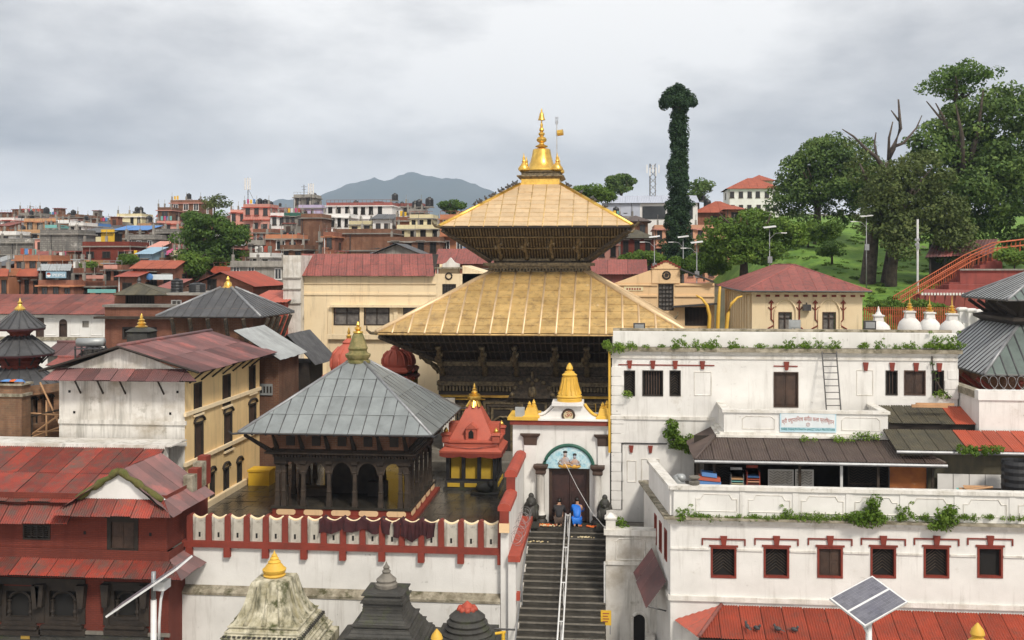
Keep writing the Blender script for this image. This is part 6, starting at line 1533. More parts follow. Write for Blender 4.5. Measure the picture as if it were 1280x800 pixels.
MB().fbox(front(80),PX(410,80),PX(560,80),PZ(424,80),PZ(418,80),0,.3).box(PX(410,80),80,0,PX(560,80),80.3,PZ(424,80)).build('forecourt_wall','cream_plaster',CB)
PZX[0] = 820
# right cream building behind temple
DBY = 88.0; fD = front(DBY); d0,d1 = PX(745,DBY),PX(893,DBY)
DB = thing('cream_gable_house','cream building with stepped central gable and barred window right of the golden temple','building',((d0+d1)/2,DBY,3))
cw = [rect(823,842,355,388,DBY),rect(856,886,384,407,DBY)]
MB().wall(fD,d0,d1,0,PZ(354,DBY),cw,.3).poly([(d1,DBY,0),(d1,DBY+8,0),(d1,DBY+8,PZ(354,DBY)),(d1,DBY,PZ(354,DBY))]).build('wall','peach_plaster',DB)
window(DB,fD,*cw[0],style='grid',frame_m='dark_wood'); window(DB,fD,*cw[1],style='bars',frame_m='dark_wood')
MB().fext(fD,[(PX(815,DBY),PZ(354,DBY)),(PX(850,DBY),PZ(354,DBY)),(PX(850,DBY),PZ(336,DBY)),(PX(815,DBY),PZ(336,DBY))],-.4,.12).build('gable_block','peach_plaster',DB)
MB().fext(fD,[(PX(813,DBY),PZ(336,DBY)),(PX(852,DBY),PZ(336,DBY)),(PX(833,DBY),PZ(326,DBY))],-.4,.2).build('pediment','peach_plaster',DB)
for k in range(5):
    for s in (-1,1):
        x = 832.5+s*(2+3.6*k); MB().fbox(fD,PX(x-1.7,DBY),PX(x+1.7,DBY),PZ(328+1.75*k,DBY),PZ(325.5+1.75*k,DBY),-.3,.25).build('crest_tile','red_trim',DB)
MB().tube([fD(PX(833,DBY)+.3*math.cos(t*math.pi/8),PZ(344,DBY)+.3*math.sin(t*math.pi/8),.14) for t in range(17)],.08,5).fext(fD,[(PX(833,DBY)+.18*math.cos(t*math.pi/6),PZ(344,DBY)+.18*math.sin(t*math.pi/6)) for t in range(12)],.12,.15).build('roundel','dark_wood',DB)
MB().fext(fD,[(PX(768,DBY),PZ(354,DBY)),(PX(815,DBY),PZ(354,DBY)),(PX(815,DBY),PZ(337,DBY))],-.3,.02).build('half_gable','peach_plaster',DB)
MB().fext(fD,[(PX(850,DBY),PZ(337,DBY)),(PX(892,DBY),PZ(352.5,DBY)),(PX(892,DBY),PZ(351,DBY)),(PX(850,DBY),PZ(335,DBY))],-3,.6).build('roof_edge','dark_metal',DB)
MB().add([(PX(741,87),87,PZ(345,87)),(PX(815,DBY),DBY-.1,PZ(336,DBY)),(PX(815,DBY),DBY+5,PZ(336,DBY)),(PX(741,87),DBY+5,PZ(345,87))],[(0,1,2,3)]) if False else None
for y0,y1 in ((371,369),(357,355.5)):MB().fbox(fD,d0,PX(822,DBY),PZ(y0,DBY),PZ(y1,DBY),0,.12).fbox(fD,PX(844,DBY),d1,PZ(y0,DBY),PZ(y1,DBY),0,.12).build('string_course','peach_plaster',DB)
MB().fbox(fD,PX(780,DBY),PX(804,DBY),PZ(363.5,DBY),PZ(358.5,DBY),0,.06).build('name_plate','paint_cream',DB)
MB().add(*(lambda bs:([p for q in bs for p in q],[tuple(range(4*i,4*i+4)) for i in range(len(bs))]))([[fD(PX(783+3.2*k,DBY),PZ(362.5,DBY),.065),fD(PX(785+3.2*k,DBY),PZ(362.5,DBY),.065),fD(PX(785+3.2*k,DBY),PZ(360,DBY),.065),fD(PX(783+3.2*k,DBY),PZ(360,DBY),.065)] for k in range(6)])).build('worn_lettering','letter_maroon',DB)
MB().fext(fD,[(PX(840,DBY),PZ(382,DBY)),(PX(895,DBY),PZ(378,DBY)),(PX(895,DBY),PZ(380,DBY)),(PX(840,DBY),PZ(384,DBY))],0,1.0).build('sunshade','dark_metal',DB)
m = MB().poly([(PX(722,84),84,PZ(340,84)),(PX(765,84),84,PZ(357,84)),(PX(765,84),84,3),(PX(722,84),84,3)])
m.build('wing_wall','clean_white',DB)
for k,(p,q,r_) in enumerate((((861,407),(849,372),(876,382)),((898,410),(899,366),(899,380)),((909,410),(922,371),(908,390)))):
    a_,b_,c_ = P(*p,70),P(*q,70),P(*r_,70)
    if k == 0:pts = [P(886,411,70),P(887,395,70),P(884,382,70),P(877,373,70),P(870,369,70)]
    elif k == 1:pts = [P(897,411,70),P(898,390,70),P(899,370,70),P(900,358,70)]
    else:pts = [P(908,411,70),P(910,392,70),P(914,380,70),P(922,372,70),P(928,370,70)]
    base = Vector((pts[0].x,70,2)); tag(MB().tube([base]+pts,[.13,.13,.12,.1,.08,.04][:len(pts)+1],7).build('gilt_horn','gold_paint',smooth=True),['curved gilded horn bending toward the golden roof','straight gilded post standing between two curved horns','curved gilded horn bending toward the pink-roofed pavilion'][k],'ornament')
PZX[0] = 1000
# pink-roofed cream pavilion at right
QY = 76.0; fQ = front(QY); q0,q1 = PX(940,QY),PX(1078,QY)
QB = thing('pink_roofed_pavilion','cream pavilion with hipped pink metal roof and pointed-arch niches','building',((q0+q1)/2,QY,3))
zq = PZ(364,QY); cw = [rect(973,990,390,413,QY),rect(1028,1045,390,413,QY)]
depq = 18.0
MB().wall(fQ,q0,q1,1,zq,cw,.3).poly([(q0,QY,1),(q0,QY+depq,1),(q0,QY+depq,zq),(q0,QY,zq)]).build('wall','cream_plaster',QB)
for q in cw:
    window(QB,fQ,*q,style='glass',frame_m='brown_wood'); c_ = (q[0]+q[1])/2
    pts = [(c_-.75,q[2])]+[(c_-.75*math.cos(math.pi/2*j/6) ,q[3]-.1+1.0*math.sin(math.pi/2*j/6)) for j in range(7)]
    pts += [(2*c_-p[0],p[1]) for p in pts[::-1][1:]]
    MB().tube([fQ(p[0],p[1],.04) for p in pts],.07,5).build('niche_arch','cream_plaster',QB)
for x in (964,999,1019,1054):
    X = PX(x,QY); s = 1 if x in (964,1019) else -1
    MB().tube([fQ(X+.0,PZ(378,QY),.04),fQ(X,PZ(399,QY),.04),fQ(X+s*.2,PZ(403,QY),.04),fQ(X+s*.15,PZ(407,QY),.04),fQ(X-s*.25,PZ(411,QY),.04)],.05,5).fext(fQ,[(X-.2,PZ(379,QY)),(X+.2,PZ(379,QY)),(X,PZ(374.5,QY))],.02,.08).tube([fQ(X-.2,PZ(384,QY),.04),fQ(X,PZ(388,QY),.04),fQ(X+.2,PZ(384,QY),.04)],.04,5).build('floral_motif','red_trim',QB)
MB().fbox(fQ,q0-.1,q1+.1,PZ(368,QY),PZ(365.5,QY),0,.2).build('cornice','cream_plaster',QB)
for k in range(12):MB().fbox(fQ,q0+.3+k*.66,q0+.6+k*.66,PZ(371,QY),PZ(368.5,QY),0,.1).build('dentil','red_trim',QB)
for k in range(11):MB().fbox(sideL(q0),QY+.4+k*1.5,QY+.9+k*1.5,1,zq-.3,0,.2).build('pier','cream_plaster',QB)
E = [Vector((PX(928,QY-.7),QY-.7,zq)),Vector((PX(1090,QY-.7),QY-.7,zq)),Vector((PX(1090,QY-.7),QY+depq+.7,zq)),Vector((PX(928,QY-.7),QY+depq+.7,zq))]
rxm = (E[0].x+E[1].x)/2; zr = PZ(331,QY+4.5); r0,r1 = Vector((rxm,QY+4.2,zr)),Vector((rxm,QY+depq-4.2,zr))
roof_face(QB,'rose_sheet',E[0],E[1],r0-Vector((.02,0,0)),r0+Vector((.02,0,0)),.75,rib=('rose_sheet',.04),ribstart=1)
roof_face(QB,'rose_sheet',E[3],E[0],r1,r0,.75,rib=('rose_sheet',.04),ribstart=1)
roof_face(QB,'rose_sheet',E[1],E[2],r0,r1,.75,rib=('rose_sheet',.04),ribstart=1)
roof_face(QB,'rose_sheet',E[2],E[3],r1+Vector((.02,0,0)),r1-Vector((.02,0,0)),.75)
hips(QB,'rose_sheet',[(E[0],r0),(E[1],r0),(r0,r1),(E[3],r1)],.08)
MB().tube([E[0],E[1]],.07,6).tube([E[3],E[0]],.07,6).build('gutter','dark_metal',QB)
fl = P(1009,384,QY-.3); tag(MB().box(fl.x-.3,QY-.45,fl.z-.25,fl.x+.25,QY-.1,fl.z+.2).tube([(fl.x,QY-.25,fl.z),(fl.x,QY,fl.z+.3)],.05,5).build('floodlight','dark_metal'),'black floodlight on the front wall of the pink-roofed pavilion','floodlight')

PZX[0] = 640
# ================================================================ foreground stupas
def zz(y,Y):return PZ(y,Y)
PZX[0] = 343
SY = 37.5; k_ = SY/F; s1 = PX(343,SY)
S1 = thing('white_stupa','mossy white bell-shaped stupa with gold finial before the retaining wall','stupa',(s1,SY,-4))
MB().sq([(2.35,-4),(2.35,-2.6),(2.2,-2.5),(2.2,zz(803,SY)),(1.95,zz(800,SY)),(1.9,zz(792,SY)),(1.72,zz(788,SY)),(1.72,zz(785,SY)),(1.6,zz(781,SY))],(s1,SY),.88,.88).build('base','mossy_stone',S1)
MB().sq([(1.62,zz(782,SY)),(1.62,zz(779,SY)),(1.5,zz(776,SY)),(1.4,zz(770,SY)),(1.2,zz(762,SY)),(1.06,zz(754,SY)),(.95,zz(744,SY)),(.86,zz(734,SY)),(.8,zz(726,SY)),(.74,zz(722,SY)),(.46,zz(720,SY))],(s1,SY),.88,.88).build('bell','mossy_stone',S1)
for a in range(4):
    for v in (-.55,0,.55):
        pr2 = [(1.38,769),(1.2,762),(1.04,752),(.9,739),(.8,727)]
        pts = []
        for hw_,yy in pr2:
            c_ = [(v*hw_,-hw_),(hw_,v*hw_),(-v*hw_,hw_),(-hw_,-v*hw_)][a]
            pts.append((s1+c_[0]*.89,SY+c_[1]*.89,zz(yy,SY)))
        MB().tube(pts,[.09,.08,.07,.06,.05],6).build('bell_rib','mossy_stone',S1,smooth=True)
dnt = MB()
for k in range(16):
    v =-1.42+k*.185
    dnt.box(s1+v,SY-1.5,zz(783,SY),s1+v+.1,SY-1.3,zz(779,SY)).box(s1+1.3,SY+v,zz(783,SY),s1+1.5,SY+v+.1,zz(778,SY))
tag(dnt.build('dentil_band','dark_stone',S1),kind='stuff')
for yy,hw_ in ((770,1.42),(776,1.52),(782,1.64),(788,1.74),(795,1.92)):
    MB().sq([(hw_,zz(yy+1.2,SY)),(hw_+.07,zz(yy+.6,SY)),(hw_+.07,zz(yy-.6,SY)),(hw_,zz(yy-1.2,SY))],(s1,SY),.88,.88).build('moulding','mossy_stone',S1)
MB().lathe([(.34,zz(721,SY)),(.42,zz(718,SY)),(.36,zz(716,SY)),(.42,zz(714,SY)),(.44,zz(711,SY)),(.36,zz(709,SY)),(.3,zz(706,SY)),(.22,zz(703,SY)),(.24,zz(702,SY)),(.15,zz(699,SY)),(.17,zz(698,SY)),(.1,zz(695,SY)),(.11,zz(694,SY)),(.05,zz(692,SY)),(.01,zz(688,SY))],(s1,SY),16).build('finial','gold_paint',S1,smooth=35)
PZX[0] = 483
SY2 = 38.0; s2 = PX(483,SY2)
S2 = thing('dark_stupa','blackened brick stupa with ringed dark finial, beside the mossy white one','stupa',(s2,SY2,-4))
MB().sq([(2.2,-4),(2.2,zz(806,SY2)),(1.75,zz(800,SY2)),(1.72,zz(797,SY2)),(1.5,zz(792,SY2)),(1.3,zz(782,SY2)),(1.08,zz(773,SY2)),(.9,zz(765,SY2)),(.82,zz(758,SY2)),(.8,zz(750,SY2)),(.79,zz(743,SY2)),(.73,zz(738,SY2)),(.6,zz(735,SY2)),(.4,zz(733,SY2))],(s2,SY2),.9,.9).build('bell','dark_stone',S2)
for yy,hw_ in ((737,.76),(746,.8),(772,1.1),(784,1.34),(794,1.56)):
    MB().sq([(hw_,zz(yy+1.3,SY2)),(hw_+.09,zz(yy+.7,SY2)),(hw_+.09,zz(yy-.7,SY2)),(hw_,zz(yy-1.3,SY2))],(s2,SY2),.9,.9).build('moulding','dark_stone',S2)
crs = MB()
for k in range(14):
    yy = 747+3.6*k; hw_ = lerp_tab([(746,.81),(758,.83),(765,.91),(773,1.09),(782,1.31),(792,1.51),(800,1.76)],yy); z = zz(yy,SY2)
    for a_,b_ in (((-hw_,-hw_),(hw_,-hw_)),((hw_,-hw_),(hw_,hw_))):crs.tube([(s2+a_[0]*.9,SY2+a_[1]*.9,z),(s2+b_[0]*.9,SY2+b_[1]*.9,z)],.012,4)
crs.build('brick_courses','dark_stone',S2)
MB().lathe([(.4,zz(734,SY2)),(.42,zz(729,SY2)),(.34,zz(727,SY2)),(.38,zz(724,SY2)),(.22,zz(719,SY2)),(.14,zz(716,SY2)),(.17,zz(714,SY2)),(.1,zz(711,SY2)),(.13,zz(709,SY2)),(.06,zz(706,SY2)),(.01,zz(702,SY2))],(s2,SY2),14).build('finial','grey_stone',S2,smooth=35)
PZX[0] = 584
SY3 = 38.5; s3 = PX(584,SY3)
S3 = thing('small_dark_stupa','small dark tiered stone stupa capped with red petals by the stairs','stupa',(s3,SY3,-4))
MB().sq([(1.3,-4),(1.3,zz(804,SY3)),(1.08,zz(798,SY3)),(1.08,zz(792,SY3)),(.7,zz(790,SY3))],(s3,SY3)).build('base','dark_stone',S3)
MB().lathe([(.95,zz(793,SY3)),(1.0,zz(789,SY3)),(.82,zz(786,SY3)),(.86,zz(783,SY3)),(.74,zz(780,SY3)),(.78,zz(777,SY3)),(.66,zz(773,SY3)),(.68,zz(770,SY3)),(.5,zz(765,SY3)),(.3,zz(760,SY3))],(s3,SY3),18).build('dome','dark_stone',S3,smooth=35)
for k in range(9):
    a_ = 2*math.pi*k/9
    MB().ball((s3+.27*math.cos(a_),SY3+.27*math.sin(a_),zz(761,SY3)),.14,.14,.12,7,5).build('petal','red_paint',S3,smooth=True)
MB().lathe([(.25,zz(761,SY3)),(.2,zz(756,SY3)),(.12,zz(754,SY3)),(.02,zz(751,SY3))],(s3,SY3),10).build('cap','red_paint',S3,smooth=35)
for x,y,Y,lab in ((546,790,33.0,'gold-tipped stone post before the small dark stupa'),(1222,783,30.0,'gold-tipped stone post before the red lean-to roof')):
    X = PX(x,Y); zt = PZ(y,Y,x)
    t = thing('gilded_post',lab,'post',(X,Y,-4))
    MB().sq([(.3,-4),(.3,zt-.75),(.22,zt-.7),(.22,zt-.45)],(X,Y)).build('shaft','grey_stone',t)
    MB().lathe([(.18,zt-.5),(.26,zt-.42),(.14,zt-.3),(.2,zt-.2),(.16,zt-.08),(.02,zt+.1)],(X,Y),12).build('finial','gold_paint',t,smooth=40)
yp = P(630,795,36); YP = thing('yellow_pump','yellow iron pump stand with a long handle beside the stairs','pump',(yp.x,36,-4))
MB().tube([(PX(629,36),36,-4),(PX(629,36),36,PZ(788,36))],.06,8).build('post','paint_yellow',YP)
MB().tube([P(619,792,36),P(632,790,36)],.05,6).build('spout','paint_yellow',YP)
MB().tube([P(618,786,36),P(644,787,36)],.035,5).build('handle','dark_metal',YP)
ys = rect(751,764,763,781,42.3); YS = thing('yellow_sign','small yellow notice board on two legs at the foot of the pedestal','sign',((ys[0]+ys[1])/2,42.3,-3))
MB().fbox(front(42.3),*ys,0,.04).build('board','paint_yellow',YS)
for k in range(4):MB().fbox(front(42.3),ys[0]+.08,ys[1]-.08-.05*(k%2),ys[3]-.14-.11*k,ys[3]-.1-.11*k,.04,.044).build('text_line','letter_maroon',YS)
for v in (ys[0]+.02,ys[1]-.06):MB().box(v,42.3,-3.1,v+.04,42.34,ys[2]).build('leg','grey_metal',YS)
# ================================================================ solar lamps
LY0 = 26.0
SL = thing('solar_lamp','white solar street lamp seen edge-on before the red brick house','solar lamp',(PX(192,LY0),LY0,-4))
lp_ = P(192,735,LY0); MB().tube([(lp_.x,LY0,-4),(lp_.x,LY0,lp_.z-.3)],.075,10).build('pole','white_metal',SL,smooth=True)
MB().tube([(lp_.x,LY0,lp_.z-.3),(lp_.x,LY0,P(193,722,LY0).z+.15)],.06,10).build('pole_head','grey_metal',SL,smooth=True)
a_,b_ = P(143,761,LY0),P(230,702,LY0); dv = b_-a_; nv = Vector((dv.z,0,-dv.x)).normalized()
if nv.z < 0:nv =-nv
dep_ = Vector((0,1.0,0.06))
pan = MB().ext([a_-dep_*.5,b_-dep_*.5,b_+dep_*.5,a_+dep_*.5],-nv*.05).build('panel_frame','white_metal',SL)
MB().poly([x_+nv*.004 for x_ in (a_.lerp(b_,.03)-dep_*.46,a_.lerp(b_,.97)-dep_*.46,a_.lerp(b_,.97)+dep_*.46,a_.lerp(b_,.03)+dep_*.46)]).build('panel','solar_cell',pan)
bxp = P(203,731,LY0); MB().box(bxp.x-.16,LY0-.2,bxp.z-.1,bxp.x+.14,LY0+.2,bxp.z+.12).build('battery_box','white_metal',SL)
MB().tube([P(199,800,LY0),P(199,778,LY0),P(201,750,LY0),P(204,735,LY0)],.035,6).build('lamp_arm','white_metal',SL,smooth=True)
SR = thing('solar_panel_lamp','tilted twin solar panel on a white pole before the red lean-to roof','solar lamp',(PX(1083,LY0),LY0,-4))
u_ = LY0/F; o0 = P(1037,748,LY0+.3)
E1,E2_ = Vector((62.9,48,15.6))*u_,Vector((33.6,-38,-19.8))*u_
nrm = E1.cross(E2_).normalized(); nrm = nrm if nrm.z > 0 else -nrm
fr_ = MB().ext([o0,o0+E1,o0+E1+E2_,o0+E2_],-nrm*.05).build('panel_frame','white_metal',SR)
cell = None
for i in range(2):
    for r_ in range(6):
        for c_ in range(9):
            s0_,s1_ = (.025+.5*i)+.45*r_/6+.0015,(.025+.5*i)+.45*(r_+1)/6
            t0_,t1_ = .03+.94*c_/9+.0015,.03+.94*(c_+1)/9
            pts = [o0+E1*tt+E2_*ss+nrm*.003 for ss,tt in ((s0_,t0_),(s1_,t0_),(s1_,t1_),(s0_,t1_))]
            MB().poly(pts).build('solar_cell','solar_cell',fr_)
cc = o0+(E1+E2_)*.5
MB().tube([(cc.x,cc.y,-4),(cc.x,cc.y,cc.z-.06)],.075,10).build('pole','white_metal',SR,smooth=True)
MB().tube([cc-Vector((0,0,.9)),cc-E2_*.38-nrm*.06],.03,6).tube([cc-Vector((0,0,.9)),cc-E1*.3-nrm*.06],.03,6).build('bracket','white_metal',SR)
# ================================================================ guardian statues and worshippers
def guardian(x,Y,lab):
    X = PX(x,Y); t = thing('guardian_statue',lab,'statue',(X,Y,-.14))
    MB().box(X-.38,Y-.38,-.16,X+.38,Y+.38,.1).build('pedestal','dark_stone',t)
    m = MB().ball((X,Y,.48),.32,.32,.46,12,9,.05).ball((X,Y-.05,.95),.24,.22,.27,10,8,.06)
    m.ball((X,Y-.02,1.22),.13,.13,.16,8,6).ball((X-.24,Y-.12,.4),.12,.16,.3,8,6).ball((X+.24,Y-.12,.4),.12,.16,.3,8,6).ball((X,Y-.25,.9),.1,.12,.09,8,6).ball((X,Y+.1,.65),.36,.14,.4,8,7,.06)
    m.build('figure','dark_stone',t,smooth=True)
guardian(664,47.75,'dark stone guardian figure beside the razor wire at the gate'); guardian(756,47.7,'dark stone guardian figure beside the white pedestal post at the gate')
def kneeler(x,Y,top,bot,lab,zf=-.14,bend=.28):
    X = PX(x,Y)
    J = {'pel':(0,.12,.30),'sp':(0,.22,.55),'ch':(0,.22+bend*.5,.76),'nk':(0,.22+bend*.8,.90),'hd':(0,.25+bend,1.0),'ht':(0,.3+bend,1.12)}
    for s,n_ in ((-1,'l'),(1,'r')):
        J.update({'h'+n_:(s*.11,.13,.27),'k'+n_:(s*.16,.52,.10),'a'+n_:(s*.10,.02,.09),'t'+n_:(s*.10,-.13,.04),'s'+n_:(s*.19,.22+bend*.55,.82),'e'+n_:(s*.25,.38+bend*.6,.58),'w'+n_:(s*.08,.62+bend*.6,.62),'f'+n_:(s*.02,.66+bend*.6,.76)})
    rad = {'pel':.17,'sp':.15,'ch':.17,'nk':.06,'hd':.09,'ht':.075}
    for n_ in 'lr':rad.update({'h'+n_:.12,'k'+n_:.085,'a'+n_:.05,'t'+n_:.04,'s'+n_:.075,'e'+n_:.055,'w'+n_:.04,'f'+n_:.035})
    edges = [('pel','sp'),('sp','ch'),('ch','nk'),('nk','hd'),('hd','ht')]
    for n_ in 'lr':edges += [('pel','h'+n_),('h'+n_,'k'+n_),('k'+n_,'a'+n_),('a'+n_,'t'+n_),('ch','s'+n_),('s'+n_,'e'+n_),('e'+n_,'w'+n_),('w'+n_,'f'+n_)]
    t = thing('person',lab,'person',(X,Y,zf))
    def skin(name,keys,mat,grow):
        ks = [k for k in J if k in keys]; ix = {k:i for i,k in enumerate(ks)}
        me = bpy.data.meshes.new(name)
        me.from_pydata([(X+J[k][0],Y+J[k][1],zf+J[k][2]) for k in ks],[(ix[a],ix[b]) for a,b in edges if a in ix and b in ix],[])
        o = bpy.data.objects.new(name,me); C.objects.link(o); adopt(o,t)
        md = o.modifiers.new('skin','SKIN'); md.use_smooth_shade = True
        sl = me.skin_vertices[0].data if me.skin_vertices else None
        if sl is None:
            bpy.context.view_layer.update()
            sl = me.skin_vertices[0].data if me.skin_vertices else None
        if sl is None:
            bm_ = __import__('bmesh').new(); bm_.from_mesh(me); bm_.verts.layers.skin.verify(); bm_.to_mesh(me); bm_.free(); sl = me.skin_vertices[0].data
        for k in ks:
            sl[ix[k]].radius = (rad[k]+grow,)*2; sl[ix[k]].use_root = (k == ks[0])
        sb = o.modifiers.new('smooth','SUBSURF'); sb.levels = 2; sb.render_levels = 2
        me.materials.append(MATS[mat]); return o
    return t,skin,J,X
allk = ['pel','sp','ch','nk','hd','ht']+[a+b for a in 'hkatsewf' for b in 'lr']
for x,lab,jm,tm in ((721,'person in bright blue jacket kneeling barefoot before the gate door','jacket_blue','jacket_blue'),(698.5,'person in black jacket kneeling barefoot beside the handrail before the gate door','jacket_black','trousers_brown')):
    t,skin,J,X = kneeler(x,47.75,0,0,lab,bend=.44 if x > 710 else .2)
    skin('body',allk,'skin',0)
    skin('jacket',['pel','sp','ch']+[a+b for a in 'sew' for b in 'lr'],jm,.035)
    skin('trousers',['pel']+[a+b for a in 'hka' for b in 'lr'],tm,.018)
    hx = J['hd']; MB().ball((X+hx[0],47.75+hx[1]+.01,-.14+hx[2]+.07),.105,.115,.12,10,8).build('hair','hair',t,smooth=True)
# ================================================================ the town
def win_mesh(name,frame_m,pane_m,mull=True):
    """unit window, one metre square, proud frame, recessed pane"""
    m = MB(); fr = front(0)
    f = .09
    m.fbox(fr,-.5,-.5+f,0,1,-.02,.07).fbox(fr,.5-f,.5,0,1,-.02,.07).fbox(fr,-.5+f,.5-f,1-f,1,-.02,.07).fbox(fr,-.58,.58,-.06,f*.6,-.02,.11)
    if mull:m.fbox(fr,-.035,.035,f,1-f,-.02,.05)
    nf = len(m.f)
    m.poly([fr(-.5+f,0,.012),fr(.5-f,0,.012),fr(.5-f,1-f,.012),fr(-.5+f,1-f,.012)])
    me = bpy.data.meshes.new(name); me.from_pydata(m.v,[],m.f); me.materials.append(MATS[frame_m]); me.materials.append(MATS[pane_m])
    for p in me.polygons:p.material_index = 1 if p.index >= nf else 0
    me.update(); return me
WM = {'w':win_mesh('window','clean_white','glass'),'d':win_mesh('window','brown_wood','glass'),'b':win_mesh('window','dark_wood','interior'),'c':win_mesh('window','concrete','curtain')}
def put_window(t,kind,x,y,z,w_,h_,side=0):
    o = bpy.data.objects.new('window',WM[kind]); C.objects.link(o); adopt(o,t)
    o.location = (x,y,z); o.scale = (w_,1,h_); o.rotation_euler.z = R(90)*side
    return o
tank_p = thing('rooftop_tank','black plastic water tank standing on a town rooftop','water tank',(0,0,0),'black water tanks on the town roofs')
MB().lathe([(.5,0),(.52,.2),(.5,.22),(.52,.5),(.5,.52),(.52,.8),(.45,1.0),(.2,1.1),(.18,1.18),(.02,1.2)],(0,0),12).build('body','black_plastic',tank_p)
MB().box(-.55,-.55,-.12,.55,.55,0).build('stand','concrete',tank_p)
tank_used = [False]; tank_k = kids(tank_p)
ALLH = []
def tank(x,y,z,s=1.0,on=None):
    s *= .8
    if on is None:on = min(ALLH,key=lambda q:abs(q[0]-x)+.3*abs(q[1]-y))[2]
    lab = ' '.join(('black water tank on the '+on).split()[:16])
    if not tank_used[0]:tank_used[0] = True; tank_p.location = (x,y,z+.12*s); tank_p.scale = (s,)*3; tank_p['label'] = lab; return
    copy_tree(tank_p,(x,y,z+.12*s),0,s,lab,None,tank_k)
used_lab = {}
hr = random.Random(17)
def house(x0,x1,yt,Y,wall,cols,rows,lab,win='d',roof='flat',dep=None,band=None,roofm='tile_roof',top_m=None,wy=None,group=None,name='town_house',tanks=0,wh=None,balcony=False,rise=.9):
    """a town house whose front stands at distance Y between photo columns x0 and x1, roof line at photo row yt"""
    PZX[0] = (x0+x1)/2; X0,X1,Z = PX(x0,Y),PX(x1,Y),PZ(yt,Y); cx = (X0+X1)/2; W = X1-X0
    dep = dep or max(5.0,min(9,W*.9)); g = min(h(X0,Y),h(X1,Y),h(cx,Y+dep))-.6
    t = thing(name,lab,'house',(cx,Y,g),group); ALLH.append((cx,Y,lab))
    MB().box(X0,Y,g,X1,Y+dep,Z-(.7 if roof == 'flat' else 0)).build('wall',wall,t)
    fh = 2.7
    if roof == 'flat':
        Z -= .7
        pm = band or wall
        MB().box(X0-.25,Y-.3,Z,X1+.25,Y+dep+.2,Z+.16).build('roof_slab',pm if band else 'concrete',t)
        MB().box(X0,Y,Z+.16,X1,Y+.15,Z+.7).box(X0,Y+.15,Z+.16,X0+.15,Y+dep,Z+.7).box(X1-.15,Y+.15,Z+.16,X1,Y+dep,Z+.7).build('parapet',top_m or wall,t)
        ztop = Z+.16
    elif roof == 'skirt':   # tiled skirt eave under a parapet
        roof_face(t,roofm,(X0-.3,Y-.7,Z-.05),(X1+.3,Y-.7,Z-.05),(X0,Y+.1,Z+.75),(X1,Y+.1,Z+.75),30,name='roof_slope')
        MB().box(X0,Y+.1,Z-.1,X1,Y+dep,Z+.8).build('roof_block',wall,t); ztop = Z+.8
    elif roof == 'shed':
        roof_face(t,roofm,(X0-.3,Y-.5,Z),(X1+.3,Y-.5,Z),(X0-.3,Y+dep,Z+.9),(X1+.3,Y+dep,Z+.9),2.0,corr=(.3,.04)); ztop = Z+1
        [MB().poly([(x_,Y,Z),(x_,Y+dep,Z),(x_,Y+dep,Z+.8)]).build('gable',wall,t) for x_ in (X0,X1)]
    elif roof == 'gable':
        roof_face(t,roofm,(X0-.3,Y-.5,Z),(X1+.3,Y-.5,Z),(X0-.3,Y+dep/2,Z+rise),(X1+.3,Y+dep/2,Z+rise),2.0,corr=(.3,.04))
        roof_face(t,roofm,(X1+.3,Y+dep+.5,Z),(X0-.3,Y+dep+.5,Z),(X1+.3,Y+dep/2,Z+rise),(X0-.3,Y+dep/2,Z+rise),4.0)
        [MB().poly([(x_,Y,Z),(x_,Y+dep,Z),(x_,Y+dep/2,Z+rise-.1)]).build('gable',wall,t) for x_ in (X0,X1)]; ztop = Z+rise
    elif roof == 'front':   # gable end faces the river
        zr = Z+W*.22
        for e_ in (X0-.4,X1+.4):roof_face(t,roofm,(e_,Y-.6,Z-.1),(e_,Y+dep,Z-.1),(cx,Y-.6,zr),(cx,Y+dep,zr),2.2,corr=(.3,.04))
        MB().fext(front(Y),[(X0,Z),(X1,Z),(cx,zr-.15)],-.2,.0).build('gable',wall,t); ztop = zr
    elif roof == 'hip':
        E = [Vector((X0-.5,Y-.6,Z)),Vector((X1+.5,Y-.6,Z)),Vector((X1+.5,Y+dep+.5,Z)),Vector((X0-.5,Y+dep+.5,Z))]
        zr = Z+min(W,dep)*.28; ins = min(W,dep)/2
        a_,b_ = (Vector((X0+ins,Y+dep/2,zr)),Vector((X1-ins,Y+dep/2,zr))) if W > dep else (Vector((cx-.05,Y+dep/2,zr)),Vector((cx+.05,Y+dep/2,zr)))
        roof_face(t,roofm,E[0],E[1],a_,b_,1.6,rib=(roofm,.05),ribstart=1)
        for i,(p,q) in ((1,(b_,b_)),(2,(b_,a_)),(3,(a_,a_))):
            d_ = (E[(i+1)%4]-E[i]).normalized()*.02
            roof_face(t,roofm,E[i],E[(i+1)%4],p-d_,q+d_,3.0)
        ztop = zr
    nst = max(1,rows); shade = hr.random() < .4; cols = max(cols,int(W/2.6)) if cols > 1 else cols
    for r_ in range(nst):
        zf = Z+(.5 if roof == 'flat' else 0)-(r_+1)*fh
        if band and r_ < nst:MB().box(X0-.14,Y-.18,zf-.02,X1+.14,Y+.02,zf+.16).build('floor_band',band,t)
        for c_ in range(cols):
            ww = min(1.25,W/max(cols,1)*.5); hh_ = wh or hr.choice([1.25,1.35,1.45])
            if hr.random() < .06 and cols > 2:continue
            xw = X0+W*(c_+.5)/cols+hr.uniform(-.1,.1); wo_ = put_window(t,win,xw,Y,zf+.85,ww,hh_)
            if shade:MB().box(xw-ww*.7,Y-.4,zf+.85+hh_+.05,xw+ww*.7,Y,zf+.85+hh_+.14).build('sunshade',band or 'concrete',t)
